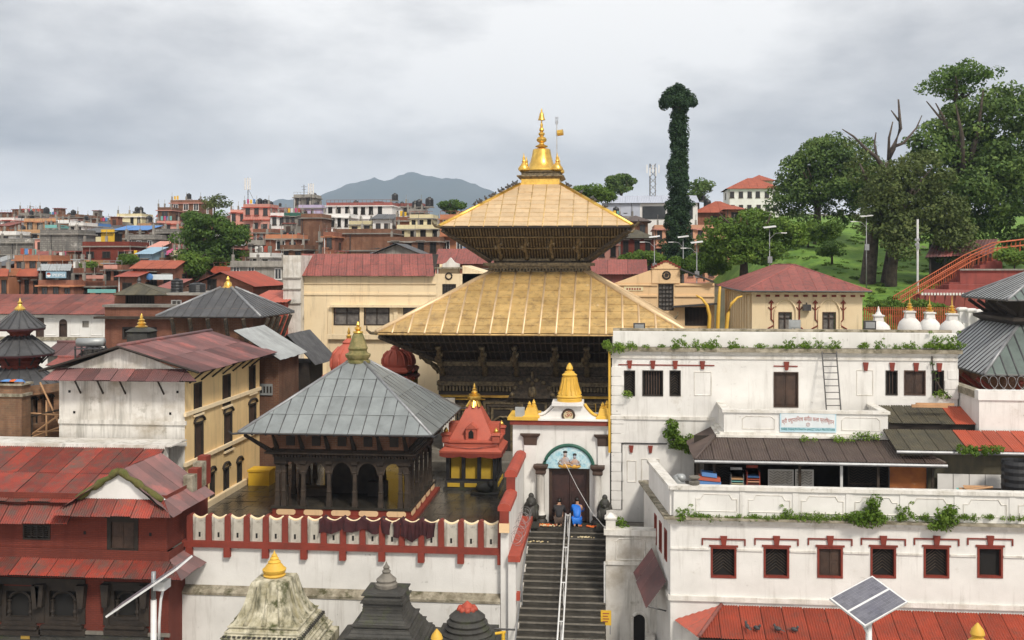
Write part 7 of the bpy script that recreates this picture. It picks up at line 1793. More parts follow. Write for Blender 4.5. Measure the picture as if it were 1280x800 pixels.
        if balcony and r_%2 == 0:
            b0_,b1_ = X0+W*.1,X0+W*.72
            MB().box(b0_,Y-1.0,zf,b1_,Y-.02,zf+.13).build('balcony_slab',band or 'concrete',t)
            bm = MB().box(b0_,Y-1.0,zf+.85,b1_,Y-.94,zf+.92)
            for k in range(int((b1_-b0_)/.3)+1):bm.box(b0_+.3*k,Y-.99,zf+.13,b0_+.3*k+.04,Y-.95,zf+.85)
            bm.build('balcony_rail',band or 'white_metal',t)
    # windows on the flank that faces the camera axis
    if cols and dep > 4:
        sd = X1 if cx < 8 else X0; s_ = 1 if cx < 8 else -1
        for r_ in range(min(nst,2)):
            put_window(t,win,sd,Y+dep*.5,Z-(r_+1)*fh+.85,1.0,1.3,s_)
    if roof in ('flat','skirt') and True:
        zr_ = Z+(.7 if roof == 'flat' else .8); k = hr.random() if group else hr.choice([.6,.6,.6,.52,.2])
        if not group and k < .3:k = .64
        if k < .34 and group:      # stair hut
            a0 = X0+W*hr.uniform(.08,.5); a1 = a0+min(2.6,W*.42)
            hu = MB().box(a0,Y+dep*.35,zr_-.5,a1,Y+dep*.8,zr_+1.5).build('roof_hut',hr.choice([wall,'concrete','brick_brown']),t)
            MB().box(a0-.2,Y+dep*.3,zr_+1.5,a1+.2,Y+dep*.85,zr_+1.62).build('hut_roof',hr.choice(['concrete','rust_sheet','pale_sheet','rose_sheet']),hu)
            MB().box(a0+.4,Y+dep*.35-.04,zr_-.4,a0+1.1,Y+dep*.35,zr_+1.1).build('hut_door','brown_wood',hu)
        if .25 < k < .62:   # column stubs with bars left for the next storey
            for q_ in (.04,.5,.96):
                MB().box(X0+W*q_-.13,Y+.02,zr_-.4,X0+W*q_+.13,Y+.28,zr_+.7).tube([(X0+W*q_,Y+.15,zr_+.6),(X0+W*q_+.03,Y+.15,zr_+1.5)],.03,4).build('column_stub','concrete',t)
        if k > .62:
            rm = MB().box(X0,Y+.05,zr_+.42,X1,Y+.1,zr_+.47)
            for q_ in range(int(W/.7)+1):rm.box(X0+.7*q_,Y+.06,zr_-.1,X0+.7*q_+.04,Y+.09,zr_+.42)
            rm.build('roof_rail',hr.choice(['grey_metal','dark_metal','rust_sheet']),t)
        if hr.random() < .12:   # washing on a line
            for q_ in range(hr.randint(2,4)):MB().box(X0+.5+.55*q_,Y+.5,zr_+.1,X0+.9+.55*q_,Y+.53,zr_+hr.uniform(.7,.9)).build('washing',hr.choice(['red_paint','clean_white','paint_blue','paint_yellow','paint_teal','paint_magenta']),t)
        if hr.random() < .35:
            c_ = (X0+W*hr.uniform(.2,.8),Y+.6,zr_+.35); MB().lathe([(.0,0),(.2,.02),(.38,.12),(.4,.14),(.2,.05),(.0,.03)],(0,0),10).build('satellite_dish','pale_sheet',t).location = (0,0,0) if False else c_
    if cols == 0 and W > 4:   # blank party walls still show stains and a pipe
        MB().tube([(X0+W*.3,Y-.06,g+1),(X0+W*.3,Y-.06,Z)],.06,5).build('drain_pipe','dark_metal',t)
    elif hr.random() < .5:MB().tube([(X0+.2,Y-.07,g+1),(X0+.2,Y-.07,Z)],.06,5).build('drain_pipe',hr.choice(['dark_metal','white_metal']),t)
    for k in range(tanks):
        xx = X0+W*hr.uniform(.12,.88); tank(xx,Y+dep*.5,ztop,hr.uniform(.85,1.15),lab)
    return t,X0,X1,Z,Y,dep
def banner(x0,x1,y0,y1,Y,mat,lab,words=None,lm='letter_white',logo=None):
    q = rect(x0,x1,y0,y1,Y); t = thing('shop_sign',lab,'sign',((q[0]+q[1])/2,Y,q[2])); f5 = front(Y)
    MB().fbox(f5,*q,0,.1).build('board',mat,t)
    if words:text_part(words,(q[3]-q[2])*.62,f5,(q[0]+q[1])/2+(.3 if logo else 0),(q[2]+q[3])/2-.05,.105,lm,t,'lettering',.004,width=(q[1]-q[0])*(.6 if logo else .8))
    if logo:
        c_ = q[0]+(q[1]-q[0])*.14; r_ = (q[3]-q[2])*.34; zm = (q[2]+q[3])/2
        MB().fext(f5,[(c_+r_*math.cos(a_*math.pi/10),zm+r_*math.sin(a_*math.pi/10)) for a_ in range(0,11)],.1,.115).build('logo','red_paint',t)
        MB().fext(f5,[(c_+r_*math.cos(a_*math.pi/10),zm+r_*math.sin(a_*math.pi/10)) for a_ in range(10,21)],.1,.115).build('logo','letter_white',t)
H = house
# first row, nearest
H(-14,11,345,104,'paint_orange',2,2,'orange house with tiled skirt roof at the far end of the brick row',roof='skirt')
H(7,49,345,106,'brick_orange',4,2,'orange brick house with red tiled eave beside the shop with the blue sign',roof='skirt',roofm='tile_roof',win='b')
H(48,92,350,104,'brick_orange',3,2,'brick shophouse with three dark windows under the blue drinks sign',band='paint_orange',win='d')
H(86,105,335,110,'brick_orange',1,2,'narrow brick back wing behind the shophouse with the blue sign')
t_ = thing('tin_canopy','grey tin canopy on posts over the blue sign','canopy',(PX(67,105),106,6))
z_ = PZ(338.5,105,67); roof_face(t_,'pale_sheet',(PX(46,104.5),104.5,z_),(PX(88,104.5),104.5,z_),(PX(50,108),108,z_+.7),(PX(89,108),108,z_+.7),1.4,corr=(.3,.04))
for x in (50,68,84):MB().box(PX(x,105),105,8,PX(x,105)+.12,105.12,z_+.1).build('post','dark_metal',t_)
MB().box(PX(50,107),107.6,8,PX(86,107),107.8,z_+.3).build('back_wall','dark_metal',t_)
banner(58,83,339.5,347.5,103.6,'paint_skyblue','blue drinks sign with round red and white logo on the brick shophouse','PEPSI',logo=True)
H(103,131,351,106,'brick_orange',2,2,'brick house under a pink banner with plants on its roof',band='concrete',win='b')
banner(108,130,344,348.3,105.4,'paint_pink','long pale pink banner on the brick house with rooftop plants')
banner(110,145,361.5,366,101,'paint_teal','teal shop board low above the rusty roof of the white hall')
H(129,152,331,110,'brick_orange',2,3,'tall narrow brick house with a pink panel near its roof',win='b')
banner(130,147,331,336,109.4,'paint_pink','small pink panel high on the tall narrow brick house')
H(147,171,346,105,'brick_orange',1,2,'brick house with bright red tin lean-to roof',roof='shed',roofm='bright_red_sheet',win='b')
H(166,218,336,108,'brick_orange',3,3,'wide brick house with tiled gable roof and white banner',roof='gable',roofm='tile_roof',win='b')
banner(176,216,343,349.5,107.4,'sign_white','white banner with blue emblem on the wide tiled brick house')
MB().ball(P(187,346,107.2),.4,.05,.35,10,6).build('emblem','paint_blue',bpy.data.objects.get('shop_sign.004') or bpy.data.objects['shop_sign'])
H(196,212,361,98,'brick_brown',1,1,'small shed with a pink tin roof before the wide brick house',roof='shed',roofm='rose_sheet',dep=5)
H(219,246,347,112,'brick_orange',1,2,'brick house with steep reddish tin roof beside the big leafy town tree',roof='gable',roofm='rose_sheet')
H(217,230,313,118,'paint_cream',0,2,'bare cream side wall of a narrow tall house')
# gable-fronted brick house behind the grey pagoda
GX0,GX1 = PX(228,96),PX(322,96)
t,*_ = H(240,316,357,94,'brick_orange',0,1,'gable-fronted brick house with red tin roof behind the grey pagoda',roof='front',roofm='bright_red_sheet',dep=9)
put_window(t,'b',PX(265,94),94,PZ(362,94),.9,1.0)
H(312,356,378,90,'red_paint',0,1,'low house under a coral red tin roof before the grey flats',roof='shed',roofm='coral_paint',dep=6)
# second row
H(18,64,319,122,'paint_orange',3,2,'orange house with projecting roof slab below the big grey block wall',band='paint_orange')
H(92,112,325,120,'paint_tan',1,1,'small tan house between the grey block wall and the dark red house',band='paint_tan')
H(103,162,302,126,'brick_red',3,2,'large dark red brick house with few windows',win='b',wh=.8)
H(150,168,330,114,'brick_brown',1,1,'small brown brick house full of pot plants on its roof')
H(160,204,322,120,'brick_brown',2,1,'low brown house with dark opening below the grey block houses',win='b')
H(0,52,298,140,'block_grey',0,2,'plain grey block wall house with a white and pink tarpaulin on top')
H(50,97,287,136,'block_grey',0,3,'tall blank grey concrete-block house side',top_m='block_grey')
H(-10,20,289,146,'clean_white',1,1,'white house half covered by a pink tarpaulin')
H(22,51,287,150,'paint_tan',2,1,'tan house with balcony above the grey block walls',balcony=True)
H(156,193,293,138,'block_grey',3,2,'grey block house with three pale windows',win='w')
H(190,223,286,142,'block_grey',1,2,'grey block house with square openings at its top corner',win='b')
t_ = H(202,224,319,122,'paint_tan',2,1,'house with a bright magenta tin roof',roof='shed',roofm='paint_magenta',dep=4)
H(172,190,318,118,'paint_skyblue',1,1,'tiny house with pale blue tin roof below the grey block house',roof='shed',roofm='paint_skyblue',dep=4)
H(187,200,310,124,'brick_brown',1,1,'small hut with pale pink tin roof beside the magenta one',roof='shed',roofm='paint_pink',dep=3.5)
t,X0,X1,Z,Y,dep = H(100,141,291,150,'dark_wood',0,1,'dark open-fronted rooftop hall with a yellow wall end',roof='shed',roofm='dark_sheet')
MB().box(X1-1.8,Y-.1,Z-2.5,X1+.2,Y+.2,Z+.5).build('yellow_wall','paint_yellow',t); MB().box(X0,Y-.1,Z-1.4,X1-1.8,Y+.1,Z-.6).build('sill_band','paint_cream',t)
H(142,184,288,152,'brick_brown',3,1,'brown house under a flat blue tin roof',roof='shed',roofm='paint_blue',dep=5)
# skyline, left
H(0,18,272,190,'clean_white',1,2,'white house with red roof band at the left end of the skyline',band='red_paint',tanks=1)
H(23,45,266,196,'concrete',2,3,'grey concrete house on the skyline with a tank',tanks=1)
H(30,71,273,178,'paint_tan',3,2,'tan house with orange slab and white pediment on the skyline',band='paint_orange')
H(70,86,275,172,'paint_orange',0,2,'plain orange-red cube house with white parapet',top_m='clean_white')
H(56,71,281,168,'paint_teal',2,1,'small teal and white house below the skyline',win='w')
H(44,99,268,205,'brick_brown',6,1,'long low brown house along the skyline with plants on its roof',tanks=3)
H(86,104,278,170,'clean_white',2,1,'small white house right of the orange-red cube',tanks=1)
H(104,122,279,176,'paint_blue',2,1,'small house with blue walls below the skyline',win='w')
H(120,150,277,188,'concrete',4,1,'low grey house crowded with aerials below the white balconied house',tanks=2)
H(146,177,267,192,'paint_cream',4,3,'white balconied house with paired black tanks on the skyline',band='clean_white',balcony=True,tanks=3,win='b')
H(172,196,279,184,'paint_tan',3,1,'low tan house right of the white balconied one',tanks=1)
H(197,214,259,190,'brick_brown',1,4,'slim red-brown tower house with pink balcony bands',band='paint_pink')
H(213,252,250,196,'brick_brown',3,4,'tall red-brown apartment house with pink bands and a green tank',band='paint_pink',win='w',balcony=True,tanks=1)
H(196,224,276,178,'paint_pink',3,1,'low pink house in front of the red-brown tower houses',band='red_paint')
H(222,250,283,168,'paint_orange',3,1,'orange house partly hidden by the leafy town tree',band='paint_orange')
# centre left
H(288,307,262,182,'paint_pink',2,2,'pink house with red bands left of the antenna',band='red_paint',tanks=1)
H(304,337,255,178,'paint_pink',3,4,'tall pink house with red balcony bands beneath the antenna mast',band='red_paint',win='d',balcony=True,tanks=3)
H(338,358,266,172,'clean_white',2,2,'small white house with red slab edges',band='red_paint')
H(316,338,286,150,'brick_orange',3,1,'brick house with white windows below the pink house',win='w')
H(310,330,300,138,'concrete',2,1,'small grey house beside the orange brick one',tanks=1)
H(332,371,293,134,'brick_orange',1,2,'orange-brown brick house with one pale window and orange top',win='w',top_m='paint_orange',tanks=2)
H(312,338,316,122,'clean_white',2,1,'white shed with dark blue shutter on top of the grey flats',roof='flat',win='b')
t,X0,X1,Z,Y,dep = H(288,356,326,112,'concrete',4,3,'grey concrete flats with arched openings and washing',band='concrete',win='w',tanks=0)
for k,m_ in enumerate(('red_paint','flower_orange','red_paint','paint_magenta')):
    x = PX(328+3.4*k,Y-.3); tag(MB().box(x,Y-.35,PZ(352,Y),x+.25,Y-.32,PZ(347,Y)).build('washing',m_,t))
H(355,379,266,166,'concrete',3,2,'grey house with green awning roof next to the lavender one',top_m='dark_green_paint',tanks=1)
H(373,402,256,186,'paint_lavender',4,2,'lavender house above the tall brown brick wall',win='w',tanks=1)
H(367,393,243,200,'concrete',2,1,'grey rooftop structure with tanks, highest of the centre skyline',tanks=3)
H(376,402,267,140,'brick_brown',0,5,'tall blank brown brick wall house',tanks=0)
H(398,418,296,130,'concrete',2,2,'narrow grey house between two brown brick walls',win='c',tanks=2)
H(350,380,306,128,'brick_brown',2,1,'low brown house with blue tank below the grey house',tanks=1)
H(408,490,253,176,'clean_white',8,3,'long white house with red roof edge below the mountain',band='clean_white',win='b',top_m='rose_sheet',tanks=1)
H(487,528,254,182,'clean_white',1,2,'blank white block at the end of the long white house',top_m='rose_sheet',tanks=2)
H(404,437,267,160,'clean_white',4,2,'white house with small pediment and rooftop plants',band='clean_white',win='b')
H(436,465,276,152,'paint_cream',2,1,'low cream house between white house and brick wall',tanks=2)
H(466,490,274,150,'clean_white',2,1,'low white house with grey tin roof',roof='shed',roofm='dark_sheet',dep=4)
t,X0,X1,Z,Y,dep = H(416,489,286,132,'brick_brown',0,2,'wide blank brick wall house with thin concrete bands',band='concrete')
H(404,418,290,128,'brick_orange',1,2,'narrow orange brick balcony house left of the wide brick wall',band='paint_orange',balcony=True)
H(512,541,268,146,'paint_cream',3,1,'upper storey of the stepped cream house',win='b')
H(496,550,281,140,'paint_cream',4,1,'stepped cream house with balcony above a brick shop row',win='b',balcony=True)
H(495,513,271,150,'brick_orange',0,1,'small orange brick stair tower left of the stepped cream house')
H(509,528,261,164,'concrete',0,1,'grey rooftop block with a row of black tanks',tanks=3)
H(487,550,296,130,'brick_brown',4,2,'brick shop row with a teal door',win='b',band='concrete')
H(470,522,316,118,'concrete',2,1,'low house with gabled tin roof in front of the brick shop row',roof='front',roofm='dark_sheet',dep=6,win='b')
H(550,583,268,134,'paint_orange',2,5,'bright orange apartment house left of the golden roof',band='paint_orange',win='w',balcony=True,tanks=2)
H(582,607,303,126,'clean_white',2,2,'white house with blue awning partly under the golden eave',band='paint_blue',win='w')
H(545,620,330,108,'brick_orange',2,1,'low house with pale pink tin roof behind the cream building',roof='gable',roofm='rose_sheet',dep=6,rise=1.6)
# right of the temple
H(738,806,343,106,'rose_sheet',2,1,'low house with long rose tin roof right of the golden temple',roof='gable',roofm='rose_sheet',dep=6,rise=1.5)
H(746,773,300,128,'paint_pink',2,3,'small pink house under the right golden eave',band='paint_pink',win='b')
t,*_ = H(776,817,298,134,'brick_red',3,3,'red brick house with brown hipped roof and large dark windows',roof='hip',roofm='moss_sheet',win='b',wh=1.6)
H(780,810,277,144,'brick_brown',2,1,'brown hipped upper house above the red brick one',roof='hip',roofm='brown_sheet')
t,X0,X1,Z,Y,dep = H(754,872,254,172,'clean_white',0,2,'white and blue-grey industrial hall with low blue gable roof',roof='gable',roofm='paint_bluegrey',dep=12,rise=1.6)
MB().box(X0-.05,Y-.08,Z-2.2,PX(800,Y),Y+.1,Z+.1).build('cladding','paint_bluegrey',t)
MB().box(PX(803,Y),Y-.1,Z-2.6,PX(832,Y),Y+.05,Z-.5).box(PX(834,Y),Y-.1,Z-2.6,PX(866,Y),Y+.05,Z-.5).build('ribbon_window','glass',t)
H(758,792,270,158,'concrete',2,1,'low grey house with a blue tank before the industrial hall',tanks=2,win='b')
H(818,922,281,150,'paint_salmon',8,4,'long salmon apartment building behind the tall ivy-clad tree',band='paint_pink',win='d',balcony=True)
H(868,932,266,176,'brick_orange',4,1,'house with rust-red tiled roofs and arched dormer above the salmon building',roof='hip',roofm='tile_roof',tanks=1,win='b')
H(908,930,262,170,'brick_orange',1,2,'small arched red turret house before the white hotel',roof='hip',roofm='tile_roof',win='b')
H(910,975,236,215,'clean_white',6,3,'white hotel with brown tiled eaves on the right skyline',roof='hip',roofm='tile_roof',win='d',wh=1.3)
H(936,966,226,222,'paint_cream',2,1,'small hip-roofed penthouse crowning the white hotel',roof='hip',roofm='tile_roof',win='d')
# filler houses deeper in the town, seen in the gaps and past the edges
fr2 = random.Random(31)
kinds = [('brick_orange','plain brick'),('brick_orange','plain brick'),('brick_red','dark red'),('paint_orange','plain orange'),('paint_tan','plain tan'),('clean_white','plain white'),('concrete','unpainted concrete'),('paint_pink','plain pink'),('brick_brown','brown brick')]
wn = {'w':'white-framed','d':'brown-framed','b':'dark','c':'curtained'}
for Y,yt in ((117,341),(124,333),(131,325),(140,315),(150,307),(160,299),(170,292),(180,286),(192,281),(204,276),(217,272),(230,268)):
    x =-40+fr2.uniform(0,20)
    while x < 640:
        wpx = fr2.uniform(15,33); wl_,lb = fr2.choice(kinds); wk = fr2.choice('wdbcw'); bd = fr2.choice([None,'concrete',wl_,'clean_white']); nc = fr2.choice([2,2,3]); tk_ = 1 if fr2.random() < .3 else 0; rf_ = fr2.choice(['flat','flat','flat','shed','skirt']); rm_ = fr2.choice([('rose_sheet','pinkish'),('rust_sheet','rusty'),('dark_sheet','dark'),('pale_sheet','pale grey'),('bright_red_sheet','bright red')])
        if fr2.random() < .62:
            H(x,x+wpx*.94,yt+fr2.uniform(-5,5),Y+fr2.uniform(-3,3),wl_,nc,2,f"{lb} town house, {wn[wk]} windows in {nc} columns, {'flat roof' if rf_ == 'flat' else rm_[1] + ' ' + rf_ + ' roof'}{' with tank' if tk_ else ''}",win=wk,band=bd,dep=4,roof=rf_,roofm=rm_[0],group='ordinary houses filling the town slope',tanks=tk_,wh=fr2.choice([1.1,1.3]),balcony=fr2.random() < .25)
        x += wpx*fr2.uniform(.95,1.4)
for x in (640,668,690,712,734):
    H(x,x+20,285+fr2.uniform(-5,8),150+fr2.uniform(-8,8),fr2.choice(kinds)[0],2,2,'ordinary house behind the golden pagoda',dep=6,group='houses hidden behind the pagoda')
# rooftop clutter: antenna masts, water tanks
def mast(x,yb,yt,Y,lab,lattice=False,drum=False):
    X = PX(x,Y); z0,z1 = PZ(yb,Y,x),PZ(yt,Y,x); t = thing('antenna_mast',lab,'antenna',(X,Y,z0))
    if lattice:
        s = .55; z0 = h(X,Y)
        for a,b in ((-1,-1),(1,-1),(1,1),(-1,1)):MB().tube([(X+a*s,Y+b*s,z0),(X+a*s*.7,Y+b*s*.7,z1)],.07,5).build('leg','grey_metal',t)
        m = MB(); n = 16
        for k in range(n):
            za,zb2 = z0+(z1-z0)*k/n,z0+(z1-z0)*(k+1)/n
            m.tube([(X-s,Y-s,za),(X+s,Y-s,zb2)],.05,4).tube([(X+s,Y-s,za),(X-s,Y-s,zb2)],.05,4).tube([(X-s,Y+s,za),(X-s,Y-s,zb2)],.05,4)
        m.build('bracing','grey_metal',t)
        for k in range(5):MB().box(X-1.1+.5*k,Y-.9,z1-1.6-.5*(k%2),X-.9+.5*k,Y-.7,z1-.2-.5*(k%2)).build('panel_antenna','white_metal',t)
    else:
        MB().tube([(X,Y,z0),(X,Y,z1)],.07,6).build('pole','dark_metal',t)
        if drum:
            for dx_ in (-.45,0,.45):MB().tube([(X+dx_,Y-.2,z1-2.2),(X+dx_,Y-.2,z1-.1)],.16,8).build('panel_antenna','white_metal',t)
            MB().tube([(X,Y,z0+(z1-z0)*.6),(X+1.4,Y,z0)],.03,4).build('guy_wire','dark_metal',t)
        else:MB().tube([(X-.6,Y,z1-.4),(X+.6,Y,z1-.4)],.03,4).tube([(X-.4,Y,z1-.9),(X+.4,Y,z1-.9)],.03,4).build('crossbar','dark_metal',t)
mast(310,255,222,180,'antenna mast with white drum panels on the tall pink house',drum=True)
mast(389,252,229,198,'antenna mast with white panels on the grey rooftop structure',drum=True)
mast(816,250,205,178,'lattice telecom tower behind the industrial hall',lattice=True)
mast(380,246,231,199,'thin aerial beside the drum antennas on the centre skyline'); mast(125,280,262,186,'thin aerial on the low grey house'); mast(262,262,245,186,'thin aerial behind the leafy town tree')
for x,y,Y,s in ((35,263,194,1),(54,262,204,1.5),(88,264,204,1.3),(104,270,204,1.1),(168,260,194,1.2),(172.5,260,194,1.2),(183,272,186,1.3),(233,243,197,1.2),(322,250,181,1.2),(329,251,181,1.2),(492,245,184,1.4),(517,254,165,1.2),(522,253,165,1.3),(535,253,150,1.5),(885,254,178,1.5),(770,262,160,1.2)):
    q_ = P(x,y+6,Y); tank(q_.x,Y+1.2,q_.z,s)
for x,lab in ((218.5,'big black ribbed tank on the brick hall slab, nearer the lantern'),(244,'squat black tank pair on the brick hall slab edge')):
    Xc = PX(x,74.6); zz0 = PZ(367,74.6,190); t = thing('hall_tank',lab,'water tank',(Xc,75,zz0)); rr = .42 if x < 230 else .6; hh2 = .98 if x < 230 else .7
    MB().lathe([(rr,zz0)]+[(rr+(.03 if k%2 else 0),zz0+hh2*k/9) for k in range(1,10)]+[(rr*.5,zz0+hh2+.1)],(Xc,75),14).build('body','black_plastic',t)
    MB().lathe([(rr*.4,zz0+hh2+.08),(rr*.4,zz0+hh2+.16)],(Xc,75),10).build('lid','black_plastic',t)
# ================================================================ vegetation
def leaves_mesh(name,centres,per,spread,size,seed,mat,flat=.55,droop=0.0,zf=.8):
    """many small leaf faces gathered in clumps; centres = [(x, y, z, radius)]"""
    g = np.random.default_rng(seed)
    c = np.array(centres,float); n = len(c)
    cnt = np.maximum(6,(per*(c[:,3]/c[:,3].mean()) ** 2).astype(int)); idx = np.repeat(np.arange(n),cnt); m = len(idx)
    d = g.normal(size=(m,3)); d /= np.linalg.norm(d,axis=1)[:,None]
    r = g.uniform(.45,1.05,m) ** .6
    p = c[idx,:3]+d*(c[idx,3]*r*spread)[:,None]*np.array([1,1,zf])
    nrm = d*.7+g.normal(size=(m,3))*flat+np.array([0,0,.35]); nrm /= np.linalg.norm(nrm,axis=1)[:,None]
    t = np.cross(nrm,g.normal(size=(m,3))); t /= np.linalg.norm(t,axis=1)[:,None]; b = np.cross(nrm,t)
    s = size*g.uniform(.6,1.35,m)[:,None]
    v = np.stack([p-t*s*.5,p-b*s*.28+nrm*s*.06,p+t*s*.5-np.array([0,0,droop])*s,p+b*s*.28+nrm*s*.06],1).reshape(-1,3)
    me = bpy.data.meshes.new(name); me.vertices.add(4*m); me.vertices.foreach_set('co',v.ravel())
    me.loops.add(4*m); me.loops.foreach_set('vertex_index',np.arange(4*m,dtype=np.int32))
    me.polygons.add(m); me.polygons.foreach_set('loop_start',np.arange(0,4*m,4,dtype=np.int32)); me.polygons.foreach_set('loop_total',np.full(m,4,np.int32))
    me.update(); me.validate(); me.materials.append(MATS[mat]); return me
def leaf_obj(me,parent,name='crown'):
    o = bpy.data.objects.new(name,me); C.objects.link(o)
    if parent is not None:adopt(o,parent)
    return o
def limbs(base,hgt,lean,spread,n,r0,seed,top=.55):
    q = random.Random(seed); m = MB(); b = Vector(base); fork = b+Vector((lean[0]*.5,lean[1]*.5,hgt*top))
    m.tube([b-Vector((0,0,.8)),b+Vector((lean[0]*.15,lean[1]*.15,hgt*.2)),fork],[r0*1.4,r0,r0*.75],9)
    ends = []
    for k in range(n):
        a_ = 2*math.pi*k/n+q.uniform(-.4,.4); rr = spread*q.uniform(.5,1)
        e_ = b+Vector((lean[0]+rr*math.cos(a_),lean[1]+rr*math.sin(a_),hgt*q.uniform(.72,1.02)))
        md_ = fork.lerp(e_,.5)+Vector((q.uniform(-.3,.3)*rr,q.uniform(-.3,.3)*rr,hgt*.04))
        m.tube([fork-Vector((0,0,hgt*.05*(k%3))),md_,e_],[r0*.5,r0*.3,r0*.08],6); ends.append(e_); ends.append(md_)
    return m,ends
def tree(x,yb,Y,hgt,lobes,lab,leafm,per,size,r0,seed,name='tree',lean=(0,0),spread=None,clump=1.3,barkm='bark',trunk_top=.5,group=None,flat=.55):
    """lobes: ellipsoids (dx, dy, dz, rx, ry, rz) relative to the foot, filled with leaf clumps on an uneven shell"""
    X = PX(x,Y); z0 = (h(X,Y) if yb is None else PZ(yb,Y,x)); q = random.Random(seed)
    t = thing(name,lab,'tree',(X,Y,z0),group)
    sp = spread or max(l[3] for l in lobes)*.9
    m,ends = limbs((X,Y,z0),hgt*.9,lean,sp,7,r0,seed,trunk_top); m.build('trunk',barkm,t,smooth=True)
    cs = []
    for (dx_,dy_,dz_,rx,ry,rz) in lobes:
        n = int(7+1.75*(rx*ry+rx*rz+ry*rz)/(clump ** 2))
        for k in range(n):
            u = q.uniform(-1,1); a_ = q.uniform(0,2*math.pi); w_ = math.sqrt(1-u*u); f = q.uniform(.3,1.0) ** .45
            if u <-.5 and q.random() < .5:continue
            cs.append((X+dx_+rx*w_*math.cos(a_)*f,Y+dy_+ry*w_*math.sin(a_)*f,z0+dz_+rz*u*f,clump*q.uniform(.5,1.5)))
    leaf_obj(leaves_mesh('crown',cs,per,1.0,size,seed,leafm,flat,0,.55),t)
    return t
# big trees on the right
mpx = lambda px,Y:px*Y/F
def lob(Y,foot_x,foot_y,items,dscale=.8):
    """ellipsoids given by their outline in the photo: centre x, y, half width, half height"""
    return [(mpx(cx-foot_x,Y),mpx(dy,Y),mpx(foot_y-cy,Y),mpx(rx,Y),mpx(rx*dscale,Y),mpx(ry,Y)) for cx,cy,rx,ry,dy in items]
Y = 112
tree(1205,345,Y,mpx(245,Y),lob(Y,1205,345,[(1225,235,52,62,0),(1262,170,46,55,10),(1208,165,40,34,20),(1176,190,34,30,5),(1190,265,46,46,-20),(1270,260,44,60,0),(1300,200,46,80,20)]),'huge spreading dark green tree above the orange stair','leaf_deep',150,.42,.75,4,'broadleaf_tree',clump=1.35)
tree(1196,250,118,mpx(176,118),lob(118,1196,250,[(1206,96,27,16,0),(1178,107,22,11,4),(1222,106,20,12,-4),(1192,122,16,12,0)]),'airy tall crown rising above the huge dark green tree','leaf_mid',55,.36,.4,9,'broadleaf_tree',clump=.95,trunk_top=.75)
Y = 104
tree(1112,372,Y,mpx(190,Y),lob(Y,1112,372,[(1128,240,42,40,0),(1160,268,40,40,5),(1105,270,30,36,-4),(1150,222,34,26,10),(1185,290,26,34,6),(1125,298,26,22,-8)]),'olive-green leafy tree with slender trunk beside the dead tree','leaf_olive',120,.36,.5,12,'broadleaf_tree',clump=1.1,lean=(1.5,0))
Y = 132
tree(1022,318,Y,mpx(140,Y),lob(Y,1022,318,[(1022,225,45,42,0),(992,250,26,32,0),(1052,240,40,44,8),(1030,195,28,22,4),(1075,215,26,40,10)]),'broad round green tree behind the dead tree','leaf_deep',130,.42,.5,15,'broadleaf_tree',clump=1.3)
Y = 100
tree(930,345,Y,mpx(90,Y),lob(Y,930,345,[(905,295,30,22,0),(945,288,42,28,4),(980,296,24,20,0),(935,315,44,18,-6),(895,313,16,14,0)]),'round yellow-green tree behind the pink-roofed pavilion','leaf_light',130,.32,.35,19,'broadleaf_tree',clump=.9)
for x,y,Y,rx,ry,lab,m_ in ((1037,291,126,14,14,'round shrub on the grass slope between two trees','leaf_light'),(1010,290,128,14,12,'lighter bush behind the round yellow-green tree','leaf_light'),(1040,312,114,11,10,'dark low bush on the grass slope','leaf_mid')):
    tree(x,y+ry*.9,Y,mpx(ry*1.6,Y),lob(Y,x,y+ry*.9,[(x,y,rx,ry,0),(x-rx*.5,y+ry*.3,rx*.6,ry*.6,0)]),lab,m_,110,.3,.1,int(x),'bush',clump=.7)
gq = random.Random(50); gc_ = []
for k in range(520):
    Y_ = gq.uniform(82,150); X_ = PX(gq.uniform(960,1290),Y_); gc_.append((X_,Y_,h(X_,Y_)+.32,gq.uniform(.2,.5)))
tag(leaf_obj(leaves_mesh('grass_tufts',gc_,26,1.0,.3,51,'leaf_light',.5,.1,.2),None,'grass_tufts'),'rough grass tufts on the slope','grass',kind='stuff')
# dead tree
DT = thing('dead_tree','bare broken dead tree with forked grey branches on the grass slope','tree',(PX(1090,106),106,PZ(380,106,1090)))
def br(pts,rs,name='branch'):
    MB().tube([P(x,y,106)+Vector((0,d_,0)) for x,y,d_ in pts],[r_*106/F for r_ in rs],8).build(name,'dead_bark',DT,smooth=True)
br([(1086,392,0),(1085,350,0),(1090,300,0),(1098,265,0),(1105,225,.3),(1118,185,.5),(1127,160,.4),(1123,124,0)],[13,9.5,8,6.5,5,3.4,2.2,1],'trunk')
br([(1108,215,.3),(1096,197,0),(1080,186,-.5),(1064,172,-1),(1050,163,-1)],[3.4,2.6,2,1.3,.6]); br([(1112,200,.4),(1112,172,.2),(1116,152,0)],[2.2,1.5,.7])
br([(1096,197,0),(1094,178,.3),(1096,165,.3)],[1.8,1.2,.6]); br([(1120,182,.5),(1132,178,.8),(1150,158,1.2),(1157,142,1.2)],[2.2,1.6,1.1,.5]); br([(1125,150,.4),(1114,138,0)],[1.5,.6])
br([(1098,262,0),(1090,235,-.5),(1080,222,-.8),(1072,205,-.8)],[4,3,2,.8])
br([(1100,395,0),(1108,350,.4),(1117,300,.6),(1116,270,.6)],[7,5.5,4.5,3],'second_trunk')
